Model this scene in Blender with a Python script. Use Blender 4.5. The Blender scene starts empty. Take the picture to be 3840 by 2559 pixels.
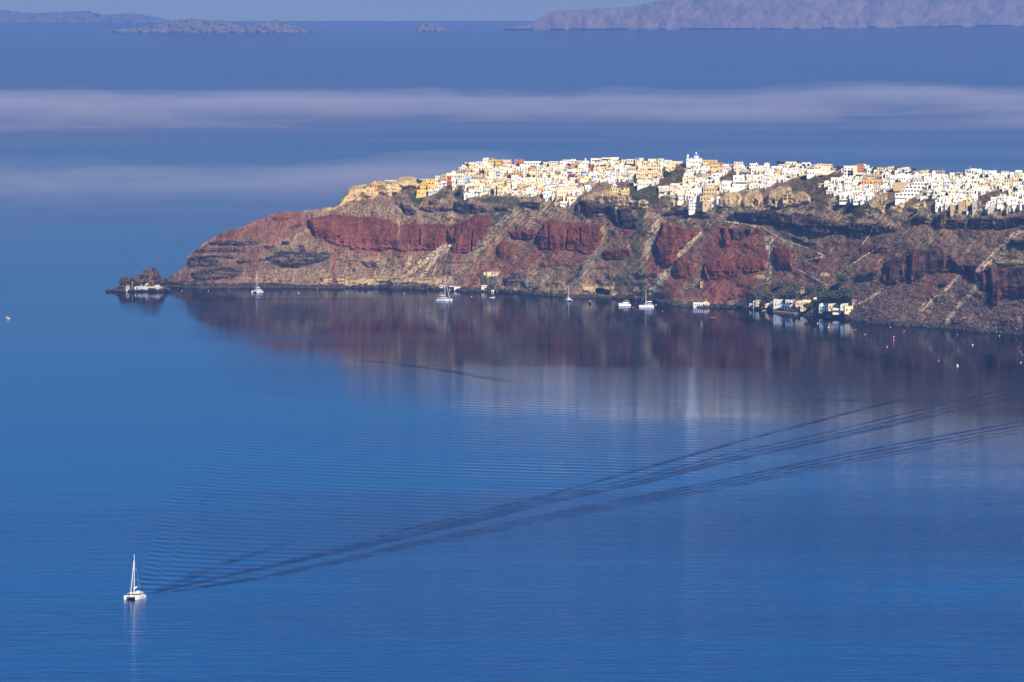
import bpy, math, random
import numpy as np
from mathutils import Vector
random.seed(7)
C = bpy.context.scene.collection
S = bpy.context.scene

# ------------------------------------------------------------------ camera, sky, sun, exposure
FPX = 28070.0                 # focal length in pixels of the 3840 px wide photograph
HC = 331.0                    # the camera stands on a cliff rim this high above the sea
RE = 7.4e6                    # effective earth radius (with refraction): the sea curves away
PITCH = math.atan((1279.5 + 187.0) / FPX)
cam = bpy.data.cameras.new('camera')
cam.sensor_width = 36.0
cam.lens = FPX / 3840.0 * 36.0
cam.clip_start = 5.0
cam.clip_end = 300000.0
co = bpy.data.objects.new('camera', cam)
C.objects.link(co)
co.location = (0, 0, HC)
co.rotation_euler = (math.pi / 2 - PITCH, 0, 0)
S.camera = co

SUN_AZ = math.radians(158.0)   # clockwise from +Y (the viewing direction): behind the camera, to the right
SUN_EL = math.radians(33.0)
w = bpy.data.worlds.new('World'); S.world = w; w.use_nodes = True
nt = w.node_tree; bg = nt.nodes['Background']
sky = nt.nodes.new('ShaderNodeTexSky'); sky.sky_type = 'NISHITA'; sky.sun_disc = False
sky.sun_elevation = SUN_EL; sky.sun_rotation = SUN_AZ
sky.altitude = 1500; sky.air_density = 1.0; sky.dust_density = 0.0; sky.ozone_density = 6.0
hs = nt.nodes.new('ShaderNodeHueSaturation'); hs.inputs['Saturation'].default_value = 1.6
nt.links.new(sky.outputs[0], hs.inputs['Color']); nt.links.new(hs.outputs[0], bg.inputs[0]); bg.inputs[1].default_value = 0.05
sl = bpy.data.lights.new('sun', 'SUN'); sl.energy = 5.0; sl.angle = math.radians(0.53); sl.color = (1.0, 0.87, 0.67)
so = bpy.data.objects.new('sun', sl); C.objects.link(so)
sd = Vector((math.sin(SUN_AZ) * math.cos(SUN_EL), math.cos(SUN_AZ) * math.cos(SUN_EL), math.sin(SUN_EL)))
so.rotation_euler = sd.to_track_quat('Z', 'Y').to_euler()
S.view_settings.view_transform = 'Standard'; S.view_settings.look = 'None'
S.view_settings.exposure = 0.5; S.view_settings.gamma = 1.0
S.view_settings.use_curve_mapping = False
S.cycles.use_denoising = True
S.cycles.max_bounces = 6; S.cycles.volume_bounces = 1; S.cycles.transparent_max_bounces = 24

# ------------------------------------------------------------------ small helpers
cp_, sp_ = math.cos(PITCH), math.sin(PITCH)
def ray(x, y):
    """direction of photograph pixel (x, y), scaled so that its forward (Y) part is 1"""
    r = (x - 1920.0) / FPX; d = (y - 1279.5) / FPX
    ry = cp_ - d * sp_; rz = -sp_ - d * cp_
    return r / ry, rz / ry
def world(x, y, D):
    rx, rz = ray(x, y)
    return rx * D, D, HC + rz * D
def sea_D(x, y):
    rx, s = ray(x, y)
    a = (1 + rx * rx) / (2 * RE)
    disc = s * s - 4 * a * HC
    return (-s - np.sqrt(np.maximum(disc, 0))) / (2 * a)
def sea_z(X, Y): return -(X * X + Y * Y) / (2 * RE)
def on_sea(x, y):
    D = float(sea_D(x, y)); X = ray(x, y)[0] * D
    return Vector((X, D, sea_z(X, D)))

_lat = {}
def vnoise(x, y, seed=0):
    if seed not in _lat:
        _lat[seed] = np.random.RandomState(seed + 11).rand(256, 256).astype(np.float32)
    L = _lat[seed]
    x = np.asarray(x, np.float64); y = np.asarray(y, np.float64)
    xi = np.floor(x).astype(np.int64); yi = np.floor(y).astype(np.int64)
    fx = x - xi; fy = y - yi
    fx = fx * fx * (3 - 2 * fx); fy = fy * fy * (3 - 2 * fy)
    a = L[xi & 255, yi & 255]; b = L[(xi + 1) & 255, yi & 255]
    c = L[xi & 255, (yi + 1) & 255]; d = L[(xi + 1) & 255, (yi + 1) & 255]
    return a + (b - a) * fx + (c - a) * fy + (a - b - c + d) * fx * fy
def fbm(x, y, o=4, seed=0):
    """-1 .. 1"""
    s = 0; a = 0.5; n = 0
    for i in range(o):
        s = s + a * (vnoise(x * 2 ** i + 17.3 * i, y * 2 ** i + 5.1 * i, seed + i) * 2 - 1); n += a; a *= 0.5
    return s / n
def sstep(v, a, b):
    t = np.clip((v - a) / (b - a), 0, 1); return t * t * (3 - 2 * t)

def mesh_np(name, V, F, smooth=False):
    """V (n,3), F (m,k) with one k"""
    me = bpy.data.meshes.new(name)
    V = np.asarray(V, np.float32); F = np.asarray(F, np.int32); m, k = F.shape
    me.vertices.add(len(V)); me.vertices.foreach_set('co', V.ravel())
    me.loops.add(m * k); me.loops.foreach_set('vertex_index', F.ravel())
    me.polygons.add(m); me.polygons.foreach_set('loop_start', np.arange(0, m * k, k, dtype=np.int32))
    me.polygons.foreach_set('use_smooth', np.full(m, smooth, dtype=bool))
    me.update(); me.validate()
    return me
def grid_faces(nr, nc):
    i = np.arange(nr * nc).reshape(nr, nc)
    return np.stack([i[:-1, :-1], i[:-1, 1:], i[1:, 1:], i[1:, :-1]], -1).reshape(-1, 4)
def set_col(me, col, name='Col'):
    a = me.color_attributes.new(name, 'FLOAT_COLOR', 'POINT')
    c4 = np.ones((len(me.vertices), 4), np.float32); c4[:, :3] = col.reshape(-1, 3)
    a.data.foreach_set('color', c4.ravel())
def link(name, me, kind=None, label=None, cat=None, group=None, parent=None):
    o = bpy.data.objects.new(name, me); C.objects.link(o)
    if kind: o['kind'] = kind
    if label: o['label'] = label
    if cat: o['category'] = cat
    if group: o['group'] = group
    if parent: o.parent = parent
    return o
def empty(name, loc, rz=0, label=None, cat=None, group=None):
    o = link(name, None, None, label, cat, group); o.location = loc; o.rotation_euler = (0, 0, rz); return o

# ------------------------------------------------------------------ materials
MATS = {}
def mat(name, rgb, rough=0.8, var=0.12, scale=0.6, metal=0.0):
    if name in MATS: return MATS[name]
    m = bpy.data.materials.new(name); m.use_nodes = True; n = m.node_tree.nodes; l = m.node_tree.links
    b = n['Principled BSDF']; b.inputs['Roughness'].default_value = rough; b.inputs['Metallic'].default_value = metal
    g = n.new('ShaderNodeNewGeometry'); nz = n.new('ShaderNodeTexNoise'); nz.inputs['Scale'].default_value = scale; nz.inputs['Detail'].default_value = 4
    l.new(g.outputs['Position'], nz.inputs['Vector'])
    r = n.new('ShaderNodeValToRGB'); e = r.color_ramp.elements
    e[0].position = 0.3; e[1].position = 0.7
    e[0].color = (*[c * (1 - var * 1.3) for c in rgb], 1); e[1].color = (*[min(.9, c * (1 + var)) for c in rgb], 1)
    l.new(nz.outputs['Fac'], r.inputs[0]); l.new(r.outputs[0], b.inputs['Base Color'])
    MATS[name] = m; return m
WALLC = dict(white=(.80, .79, .76), cream=(.76, .62, .40), ivory=(.79, .69, .50), yellow=(.72, .50, .16), paleyellow=(.74, .60, .27), orange=(.62, .33, .12),
    tan=(.50, .37, .22), pink=(.58, .33, .27), palepink=(.72, .55, .46), terracotta=(.42, .17, .09), maroon=(.17, .03, .035),
    red=(.45, .09, .05), lightblue=(.33, .52, .72), grey=(.42, .40, .40), brown=(.22, .13, .09), bluewhite=(.70, .74, .80), stone=(.30, .23, .17))
def wm(c): return mat('plaster_' + c, WALLC[c], .85, .10, .35)
dark_m = mat('dark_glass', (.02, .025, .035), .25, .1)
doorm = {'blue': mat('blue_paint', (.03, .12, .35), .5), 'brown': mat('brown_wood', (.12, .05, .03), .6), 'grey': mat('grey_paint', (.16, .17, .20), .6),
         'red': mat('red_paint', (.25, .03, .03), .6), 'green': mat('green_paint', (.03, .14, .09), .6), 'black': dark_m}
dome_m = mat('blue_dome_paint', (.02, .20, .62), .45, .06)
ldome_m = mat('light_blue_paint', (.10, .38, .72), .45, .06)
shade_m = mat('dark_awning', (.05, .05, .06), .8)
white_gel = mat('white_gelcoat', (.80, .80, .79), .25, .02)
alu = mat('white_mast_paint', (.78, .78, .76), .4, .03)
leaf_m = mat('tree_leaves', (.055, .085, .04), .9, .45, .5)
leaf_dry = mat('dry_leaves', (.12, .11, .06), .9, .4, .5)
bark_m = mat('bark', (.12, .085, .06), .9)
# ------------------------------------------------------------------ crops used while measuring: (origin x, origin y, scale)
CR = {1: (1200, 540, 2.8), 2: (1950, 540, 2.8), 3: (2650, 560, 2.306), 4: (3190, 580, 2.306), 5: (380, 640, 2.736), 6: (900, 1000, 2.80), 7: (2060, 1040, 3.677),
      8: (2780, 1080, 4.902), 9: (0, 0, 1.0), 10: (600, 1400, 1.307), 11: (3240, 1220, 3.922), 12: (1640, 1000, 7.843), 13: (480, 1040, 14.706),
      'A': (1540, 560, 5.115), 'B': (1960, 560, 5.115), 'C': (2380, 560, 5.115), 'D': (2800, 580, 5.115), 'E': (3220, 580, 5.6), 'F': (3520, 580, 5.6)}
def px(c, p):
    ox, oy, s = CR[c]; return [(ox + a / s, oy + b / s) for a, b in p]

shore_pts = [(600, 1072), (617, 1071), (691, 1079), (764, 1082), (928, 1079), (1001, 1080), (1221, 1081), (1436, 1080), (1550, 1084), (1632, 1087), (1740, 1093), (1800, 1094),
    (1900, 1097), (1960, 1102), (2060, 1109), (2142, 1117), (2223, 1116), (2332, 1121), (2454, 1129), (2536, 1147), (2631, 1155), (2700, 1152), (2780, 1155), (2857, 1163),
    (2898, 1168), (2980, 1177), (3025, 1181), (3092, 1186), (3137, 1191), (3178, 1199), (3260, 1210), (3363, 1220), (3537, 1231), (3710, 1248), (3840, 1257), (3960, 1266), (4100, 1276)]
top_pts = [(600, 1071), (612, 1056), (617, 1046), (636, 1038), (665, 1020), (698, 998), (702, 965), (725, 943), (767, 910), (837, 870), (910, 850), (1001, 812), (1052, 795), (1111, 794),
    (1184, 786), (1240, 777), (1265, 768), (1278, 751), (1303, 711), (1325, 697), (1368, 692), (1410, 688), (1450, 677), (1486, 676), (1511, 663), (1550, 663), (1564, 672),
    (1628, 676), (1671, 664), (1718, 646), (1750, 622), (1807, 614), (1860, 610), (1960, 622), (2050, 618), (2200, 612), (2300, 610), (2440, 610), (2550, 618), (2640, 616), (2750, 626),
    (2900, 624), (3000, 622), (3150, 632), (3240, 640), (3400, 650), (3540, 655), (3700, 656), (3840, 658), (4100, 662)]
sx, sy = zip(*shore_pts); tx, ty = zip(*top_pts)
XS = np.concatenate([np.arange(602, 3900, 2.3), np.arange(3900, 4090, 6)])
NR = 300
T = np.linspace(0, 1, NR)
YS = np.interp(XS, sx, sy) + .7 * fbm(XS / 16, XS * 0, 3, 3)
YT = np.interp(XS, tx, ty) + 2.0 * fbm(XS / 12, XS * 0 + 9, 3, 4) * (YS - np.interp(XS, tx, ty) > 20)
YT = np.minimum(YT, YS - 4)
GX = np.broadcast_to(XS[None, :], (NR, len(XS))).copy()
GY = YS[None, :] + (YT - YS)[None, :] * T[:, None]
BASE_SLOPE = 0.36
def dslope(x, y, ys):
    """horizontal run behind the shore, metres, for a point this many pixels above it"""
    townline = np.interp(x, [600, 1200, 1500, 1900, 2400, 3000, 3900], [640, 640, 690, 735, 735, 735, 760])
    lo = np.minimum(ys - y, ys - townline); hi = np.maximum(0, townline - y)
    return BASE_SLOPE * np.maximum(lo, 0) + 0.95 * hi
def smooth1(v, sig):
    n = int(sig * 3 / 2.3); k = np.exp(-.5 * (np.arange(-n, n + 1) * 2.3 / sig) ** 2); k /= k.sum()
    return np.convolve(np.pad(v, n, mode='reflect', reflect_type='odd'), k, 'valid')
DSH = sea_D(XS, smooth1(YS, 9)); DFAR = smooth1(sea_D(XS, YS), 190)
GD = DFAR[None, :] + (DSH - DFAR)[None, :] * np.exp(-(YS[None, :] - GY) / 55) + dslope(GX, GY, YS[None, :])
# relief and colour
Wx = GX + 10 * fbm(GX / 26, GY / 26, 3, 21) + 2.0 * fbm(GX / 6, GY / 6, 2, 25)
Wy = GY + 8 * fbm(GX / 26, GY / 26, 3, 31) + 2.0 * fbm(GX / 6, GY / 6, 2, 35)
lean = np.interp(GX, [600, 1300, 1800, 4000], [0.15, 0.35, 0.95, 1.0])
PP = GX + GY * lean          # constant along the fall lines of the screes
QQ = GY
n_fine = fbm(GX / 5, GY / 5, 3, 41); n_mid = fbm(GX / 22, GY / 18, 4, 45)
n_str = fbm(PP / 7, QQ / 60, 4, 51); n_lay = fbm(GX / 55, GY / 5.5, 4, 61); n_ver = fbm((GX + 4 * fbm(GX / 30, GY / 30, 2, 77)) / 15, GY / 70, 4, 71); n_big = fbm(GX / 90, GY / 60, 3, 81)
def ramp2(a, b, t): return np.asarray(a)[None, :] + (np.asarray(b) - np.asarray(a))[None, :] * t[:, None]
def tmix(n, lo, hi): return np.clip((n - lo) / (hi - lo), 0, 1)
def pal(kind, s):
    f, m, st, la, ve = n_fine[s], n_mid[s], n_str[s], n_lay[s], n_ver[s]
    if kind == 'brown': return ramp2((.13, .085, .066), (.32, .225, .155), tmix(.35 * st + .4 * f + .4 * m, -.45, .45))
    if kind == 'redbrown': return ramp2((.12, .068, .056), (.27, .15, .115), tmix(.3 * st + .35 * f + .4 * m, -.45, .45))
    if kind == 'red': return ramp2((.085, .029, .025), (.215, .072, .048), tmix(.3 * la + .4 * ve + .3 * f + .3 * m, -.45, .45))
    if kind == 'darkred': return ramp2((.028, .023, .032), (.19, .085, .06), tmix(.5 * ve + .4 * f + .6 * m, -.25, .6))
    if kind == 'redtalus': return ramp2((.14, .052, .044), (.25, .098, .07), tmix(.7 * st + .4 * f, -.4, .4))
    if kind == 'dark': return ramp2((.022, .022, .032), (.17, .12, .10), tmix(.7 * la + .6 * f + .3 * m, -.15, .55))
    if kind == 'tan': return ramp2((.24, .16, .09), (.60, .45, .25), tmix(.35 * la + .3 * m + .45 * f, -.55, .1))
    if kind == 'tanstrata': return ramp2((.10, .075, .06), (.46, .34, .19), tmix(.7 * la + .5 * f, -.35, .3))
    if kind == 'greystrata': return ramp2((.06, .055, .06), (.26, .21, .16), tmix(.7 * ve + .5 * f, -.3, .35))
    if kind == 'tantalus': return ramp2((.19, .14, .095), (.52, .40, .26), tmix(.8 * st + .55 * f, -.3, .35))
    if kind == 'greytalus': return ramp2((.14, .11, .09), (.34, .27, .20), tmix(.8 * st + .5 * f, -.35, .4))
    if kind == 'green': return ramp2((.042, .056, .034), (.17, .14, .08), tmix(.6 * f + .5 * m, -.2, .6))
    if kind == 'scrub': return ramp2((.07, .05, .035), (.26, .18, .11), tmix(.6 * f + .5 * m, -.35, .5))
    if kind == 'boulder': return ramp2((.06, .045, .048), (.24, .15, .125), tmix(.9 * f + .3 * m, -.35, .55))
    if kind == 'pale': return ramp2((.28, .215, .15), (.60, .48, .33), tmix(.7 * st + .55 * f, -.45, .25))
    if kind == 'path': return ramp2((.40, .31, .20), (.52, .42, .28), tmix(f, -.4, .4))
COL = np.zeros((GX.size, 3))
_s = np.arange(GX.size)
n_fine, n_mid, n_str, n_lay, n_ver, n_big = [a.ravel() for a in (n_fine, n_mid, n_str, n_lay, n_ver, n_big)]
gy = GY.ravel()
rb_ = sstep(fbm(GX / 120, GY / 90, 3, 301).ravel(), -.25, .35)[:, None] * .6 * sstep(gy, 780, 880)[:, None]
COL[:] = pal('brown', _s) * (1 - rb_) + pal('redbrown', _s) * rb_
chl = .2 + .8 * sstep(GX.ravel(), 1150, 1500)
chute = sstep(fbm(PP / 16, QQ / 260, 3, 311).ravel(), .12, .42) * sstep(GY.ravel(), 740, 800) * .5 * chl
COL += (pal('tantalus', _s) - COL) * chute[:, None]
chute = sstep(fbm(PP / 22, QQ / 240, 3, 321).ravel(), .15, .45) * sstep(GY.ravel(), 800, 880) * .55 * chl
COL += (pal('redtalus', _s) - COL) * chute[:, None]
REL = np.zeros(GX.size)
KC = np.zeros(GX.size)        # how much of a point is steep rock
gx, gy, wx, wy = GX.ravel(), GY.ravel(), Wx.ravel(), Wy.ravel()
colid = np.broadcast_to(np.arange(len(XS))[None, :], GX.shape).ravel()
VEG = np.full(GX.size, .5)

def sdf_poly(poly, X, Y):
    P = np.asarray(poly); d2 = np.full(X.shape, 1e18); ins = np.zeros(X.shape, bool)
    for i in range(len(P)):
        a, b = P[i], P[(i + 1) % len(P)]; e = b - a
        t = np.clip(((X - a[0]) * e[0] + (Y - a[1]) * e[1]) / (e @ e + 1e-9), 0, 1)
        d2 = np.minimum(d2, (X - a[0] - t * e[0]) ** 2 + (Y - a[1] - t * e[1]) ** 2)
        c = ((a[1] > Y) != (b[1] > Y)) & (X < (b[0] - a[0]) * (Y - a[1]) / (b[1] - a[1] + 1e-12) + a[0])
        ins ^= c
    d = np.sqrt(d2); return np.where(ins, d, -d)
def sdf_line(pts, X, Y):
    d2 = np.full(X.shape, 1e18)
    for i in range(len(pts) - 1):
        a, b = np.asarray(pts[i]), np.asarray(pts[i + 1]); e = b - a
        t = np.clip(((X - a[0]) * e[0] + (Y - a[1]) * e[1]) / (e @ e + 1e-9), 0, 1)
        d2 = np.minimum(d2, (X - a[0] - t * e[0]) ** 2 + (Y - a[1] - t * e[1]) ** 2)
    return -np.sqrt(d2)
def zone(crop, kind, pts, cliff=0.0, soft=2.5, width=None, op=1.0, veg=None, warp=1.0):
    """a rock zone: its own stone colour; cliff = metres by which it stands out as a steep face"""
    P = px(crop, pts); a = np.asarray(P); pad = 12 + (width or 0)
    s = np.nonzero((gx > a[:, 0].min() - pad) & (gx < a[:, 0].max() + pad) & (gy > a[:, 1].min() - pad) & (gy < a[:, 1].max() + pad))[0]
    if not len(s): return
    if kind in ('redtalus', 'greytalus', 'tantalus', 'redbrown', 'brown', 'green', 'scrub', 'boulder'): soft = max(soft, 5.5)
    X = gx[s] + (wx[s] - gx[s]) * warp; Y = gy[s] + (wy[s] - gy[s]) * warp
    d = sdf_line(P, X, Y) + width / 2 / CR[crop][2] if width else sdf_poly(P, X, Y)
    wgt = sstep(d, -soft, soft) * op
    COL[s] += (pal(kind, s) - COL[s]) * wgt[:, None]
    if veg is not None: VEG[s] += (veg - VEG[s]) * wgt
    if cliff:
        ins = d > 0; bot = np.full(len(XS), -1e9)
        np.maximum.at(bot, colid[s][ins], gy[s][ins])
        k = np.ones(9) / 9
        ok = bot > -1e8
        if ok.any():
            bb = np.interp(np.arange(len(XS)), np.nonzero(ok)[0], bot[ok]); bb = np.convolve(np.pad(bb, 4, mode='edge'), k, 'valid')
            h = np.maximum(bb[colid[s]] - gy[s], 0)
            face = np.minimum(0.31 * h, cliff)
            side = sstep(d, -1.0, 7.0)
            fl = (.45 * n_ver[s] + .9 * n_mid[s] + .35 * n_big[s]) * min(cliff, 8) * .6
            REL[s] = REL[s] * (1 - side) + side * (-(face + fl + .15 * cliff))
        KC[s] = np.maximum(KC[s], wgt)

exec_zones = [
 (3, 'tantalus', [(0,500),(300,505),(900,480),(1560,520),(1560,640),(1050,592),(700,545),(350,528),(160,590),(0,570)], dict(op=.65)),
 (4, 'tantalus', [(0,540),(500,490),(1000,470),(1560,480),(1560,545),(1000,560),(600,560),(400,620),(0,590)], dict(op=.55)),
 (2, 'tantalus', [(0,560),(300,560),(600,590),(500,700),(200,640),(0,600)], dict(op=.4)),
 (1, 'tanstrata', [(1000,570),(1500,580),(2240,590),(2240,640),(1500,620),(1000,640)], dict(op=.5)),
 (1, 'redtalus', [(-300,760),(0,740),(500,750),(1300,820),(1800,760),(1900,900),(1800,1080),(1500,1230),(900,1180),(300,1200),(-200,1080)], dict(op=.3)),
 (2, 'redtalus', [(-150,860),(250,780),(900,830),(1000,950),(900,1250),(500,1340),(0,1330),(-300,1150)], dict(op=.35)),
 (2, 'redtalus', [(1380,800),(1900,880),(2200,820),(2500,900),(2500,1500),(1500,1500),(1300,1350)], dict(op=.5)),
 (1, 'redtalus', [(1700,1080),(2100,1020),(2000,1320),(1600,1568),(1350,1540)], dict(op=.5)),
 (3, 'redtalus', [(560,840),(1000,840),(1100,1000),(800,1150),(560,1150)], dict(op=.45)),
 (4, 'redtalus', [(0,780),(350,760),(900,800),(1300,950),(1000,1150),(400,1150),(0,1000)], dict(op=.35)),
 # --- left headland (5)
 (5, 'redbrown', [(640,1100),(700,1040),(880,960),(1060,735),(1250,630),(1450,575),(1700,470),(1840,420),(2140,415),(2240,600),(2353,800),(2353,1000),(2000,1080),(1500,1180),(700,1190)], dict(veg=.25)),
 (5, 'redtalus', [(1070,735),(1250,628),(1420,610),(1380,700),(1150,725)], dict(op=.8)),
 (5, 'redtalus', [(1060,738),(1250,628),(1450,573),(1700,468),(1840,418),(2140,416),(2130,540),(1800,620),(1500,690),(1200,738)], dict(op=.55)),
 (5, 'redtalus', [(2150,620),(1900,700),(1700,760),(1650,700),(2000,600)], dict(op=.35)),
 (5, 'red', [(1750,470),(1980,480),(1880,530),(1770,540)], dict(cliff=4)),
 (5, 'darkred', [(1930,575),(2100,545),(2115,565),(1950,602)], dict(cliff=4)),
 (5, 'darkred', [(1210,640),(1340,640),(1350,690),(1215,690)], dict(cliff=3, op=.6)),
 (5, 'brown', [(1880,700),(2353,700),(2353,1100),(1700,1130),(1400,1150),(1600,1000),(1500,900),(1700,820)], dict(op=.8)),
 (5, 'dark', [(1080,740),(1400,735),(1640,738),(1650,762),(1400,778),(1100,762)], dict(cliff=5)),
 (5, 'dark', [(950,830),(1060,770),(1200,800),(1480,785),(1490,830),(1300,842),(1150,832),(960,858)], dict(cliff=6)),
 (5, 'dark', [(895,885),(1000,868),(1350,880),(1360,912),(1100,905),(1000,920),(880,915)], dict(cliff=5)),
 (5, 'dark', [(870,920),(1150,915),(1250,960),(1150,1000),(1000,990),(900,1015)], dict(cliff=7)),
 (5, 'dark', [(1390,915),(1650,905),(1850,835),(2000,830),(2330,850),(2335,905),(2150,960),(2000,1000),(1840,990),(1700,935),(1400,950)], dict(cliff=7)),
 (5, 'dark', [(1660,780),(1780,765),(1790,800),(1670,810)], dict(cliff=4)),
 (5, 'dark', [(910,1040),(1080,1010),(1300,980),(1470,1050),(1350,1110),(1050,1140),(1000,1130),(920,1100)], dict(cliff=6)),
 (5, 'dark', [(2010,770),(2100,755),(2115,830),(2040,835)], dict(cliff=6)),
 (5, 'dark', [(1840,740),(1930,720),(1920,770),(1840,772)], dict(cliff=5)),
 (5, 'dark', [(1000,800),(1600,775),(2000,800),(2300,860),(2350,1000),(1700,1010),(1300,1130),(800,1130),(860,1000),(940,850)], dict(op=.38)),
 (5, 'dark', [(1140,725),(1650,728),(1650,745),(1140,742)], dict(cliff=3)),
 (5, 'tan', [(1130,870),(1030,880),(1040,850)], dict(op=.6)),
 (5, 'redtalus', [(1590,800),(1592,1000),(1560,1180)], dict(width=30, op=.7)),
 (5, 'redtalus', [(1480,1120),(1440,1180)], dict(width=60, op=.6)),
 (5, 'tantalus', [(2160,590),(1980,700)], dict(width=22)),
 # --- centre left (1)
 (1, 'tan', [(0,690),(210,640),(230,590),(290,480),(350,430),(560,390),(700,375),(870,335),(980,335),(1030,370),(1040,430),(960,470),(870,470),(820,540),(740,560),(640,520),(560,570),(440,560),(360,590),(330,600),(210,655),(100,700),(20,740),(0,735)], dict(cliff=9, veg=.15)),
 (1, 'scrub', [(740,560),(860,470),(1030,440),(1010,540),(930,620),(800,600)], dict(op=.6)),
 (1, 'redbrown', [(0,700),(230,690),(330,740),(600,770),(560,800),(0,780)], dict(op=.5)),
 (1, 'red', [(-150,800),(0,760),(250,745),(330,755),(440,780),(560,770),(720,800),(830,850),(940,835),(1050,845),(1140,835),(1290,850),(1335,870),(1325,1060),(1220,1110),(1100,1125),(860,1130),(740,1110),(640,1120),(480,1110),(340,1100),(150,1070),(30,1010),(-60,1000),(-110,900)], dict(cliff=13, veg=0)),
 (1, 'redtalus', [(40,1010),(300,990),(620,1060),(1050,1060),(1100,1125),(860,1130),(480,1110),(150,1070)], dict(op=.8)),
 (1, 'redtalus', [(0,1010),(140,1090),(155,1360)], dict(width=24)),
 (1, 'redtalus', [(150,1070),(600,1120),(1000,1130),(800,1180),(400,1150)], dict(op=.6)),
 (1, 'red', [(1350,860),(1390,850),(1500,815),(1600,770),(1640,745),(1780,760),(1770,870),(1830,930),(1780,1010),(1720,1090),(1640,1110),(1560,1140),(1400,1150),(1370,1110),(1400,1010),(1350,1060),(1330,1000)], dict(cliff=13, veg=0)),
 (1, 'redtalus', [(1400,1150),(1560,1140),(1720,1090),(1600,1200),(1450,1350),(1350,1420),(1420,1250)], dict(op=.9)),
 (1, 'dark', [(745,600),(830,608),(880,650),(930,650),(1010,710),(1000,745),(880,740),(850,680),(790,625)], dict(cliff=9)),
 (1, 'dark', [(1020,675),(1100,665),(1250,655),(1400,680),(1405,615),(1540,610),(1640,640),(1720,650),(1780,690),(1780,718),(1640,742),(1560,748),(1400,702),(1250,715),(1080,712)], dict(cliff=9)),
 (1, 'dark', [(1820,660),(1960,645),(1990,718),(1830,712)], dict(cliff=7)),
 (1, 'dark', [(1150,590),(1220,578),(1230,632),(1160,642)], dict(cliff=6)),
 (1, 'dark', [(2020,650),(2170,600),(2300,610),(2300,690),(2130,675)], dict(cliff=7)),
 (1, 'green', [(940,515),(1020,530),(1115,590),(1060,645),(990,645),(950,580)], dict(veg=1)),
 (1, 'green', [(1200,540),(1300,490),(1340,560),(1230,585)], dict(veg=1)),
 (1, 'green', [(1400,520),(1480,465),(1520,560),(1560,605),(1440,612)], dict(veg=1)),
 (1, 'green', [(1620,580),(1800,555),(2000,555),(2110,600),(2030,705),(1980,640),(1700,605)], dict(veg=1)),
 (1, 'green', [(1780,740),(2040,700),(2000,760),(1900,900),(1850,925),(1780,850)], dict(veg=1, op=.8)),
 (1, 'tantalus', [(820,600),(830,800),(815,1090)], dict(width=16, op=.8)),
 (1, 'tantalus', [(1395,715),(1330,1060)], dict(width=14, op=.8)),
 (1, 'greytalus', [(2060,700),(1820,950),(1340,1430)], dict(width=110, op=.85)),
 (1, 'tantalus', [(2040,720),(1800,990),(1640,1140)], dict(width=34, op=.8)),
 (1, 'pale', [(1390,1050),(1180,1250),(1000,1480)], dict(width=40)),
 (1, 'pale', [(1300,1070),(1050,1280),(860,1420)], dict(width=50)),
 (1, 'tantalus', [(960,1200),(840,1400)], dict(width=30, op=.7)),
 (1, 'tanstrata', [(0,1388),(220,1395),(480,1400),(850,1402),(1000,1405),(1200,1388),(1400,1400),(1350,1440),(1250,1495),(1000,1505),(800,1485),(600,1490),(230,1488),(0,1475)], dict(cliff=5, veg=.1)),
 (1, 'red', [(85,1485),(150,1392),(225,1482)], dict()),
 (1, 'redtalus', [(1700,1370),(1520,1550)], dict(width=60)),
 (1, 'red', [(1850,1230),(1640,1430),(1560,1550)], dict(width=38, op=.9)),
 (1, 'redtalus', [(1480,1260),(1300,1440)], dict(width=24, op=.8)),
 (1, 'redtalus', [(2060,1300),(1900,1500)], dict(width=50, op=.8)),
 (1, 'red', [(1960,920),(2260,900),(2260,1010),(2130,1010),(2040,1000)], dict(cliff=8)),
 (1, 'red', [(1870,1055),(1900,1020),(2050,1060),(2085,1100),(2000,1200),(1900,1220),(1860,1180),(1870,1120)], dict(cliff=9)),
 (1, 'dark', [(430,1240),(600,1238),(590,1300),(470,1312)], dict(cliff=4)),
 (1, 'dark', [(1230,1235),(1440,1238),(1580,1236)], dict(width=16, cliff=3)),
 (1, 'dark', [(800,1160),(920,1135)], dict(width=12)),
 (1, 'dark', [(170,1230),(370,1232)], dict(width=14, cliff=2)),
 (1, 'dark', [(0,1130),(110,1160),(110,1205),(0,1212)], dict(cliff=3)),
 (1, 'dark', [(1910,1400),(2080,1380),(2060,1490),(1930,1500)], dict(cliff=5)),
 (1, 'greystrata', [(1680,1390),(1860,1390),(1900,1500),(1700,1540)], dict(cliff=3)),
 # --- centre (2)
 (2, 'tan', [(640,590),(740,520),(830,405),(930,395),(960,470),(970,520),(1140,530),(1200,600),(1330,600),(1345,660),(1290,695),(1180,682),(1100,670),(960,650),(800,620),(680,602)], dict(cliff=12, veg=.1)),
 (2, 'scrub', [(740,520),(830,405),(960,400),(960,470),(860,500)], dict(op=.7)),
 (2, 'dark', [(560,650),(620,590),(700,600),(800,620),(960,650),(1150,682),(1245,790),(1230,880),(1080,905),(1000,850),(930,790),(800,760),(680,745),(590,740)], dict(cliff=14, veg=0)),
 (2, 'tanstrata', [(740,722),(900,738),(935,782),(800,762)], dict()),
 (2, 'tan', [(1020,540),(1015,700)], dict(width=14)),
 (2, 'greystrata', [(480,740),(640,620),(700,745),(560,800),(400,790)], dict(op=.5)),
 (2, 'red', [(240,830),(310,800),(480,840),(640,820),(860,850),(890,920),(860,1060),(780,1170),(700,1170),(600,1130),(480,1120),(330,1130),(180,1110),(160,1010),(210,900)], dict(cliff=16, veg=0)),
 (2, 'red', [(0,900),(140,900),(190,950),(150,1010),(0,1000)], dict(cliff=8)),
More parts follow.
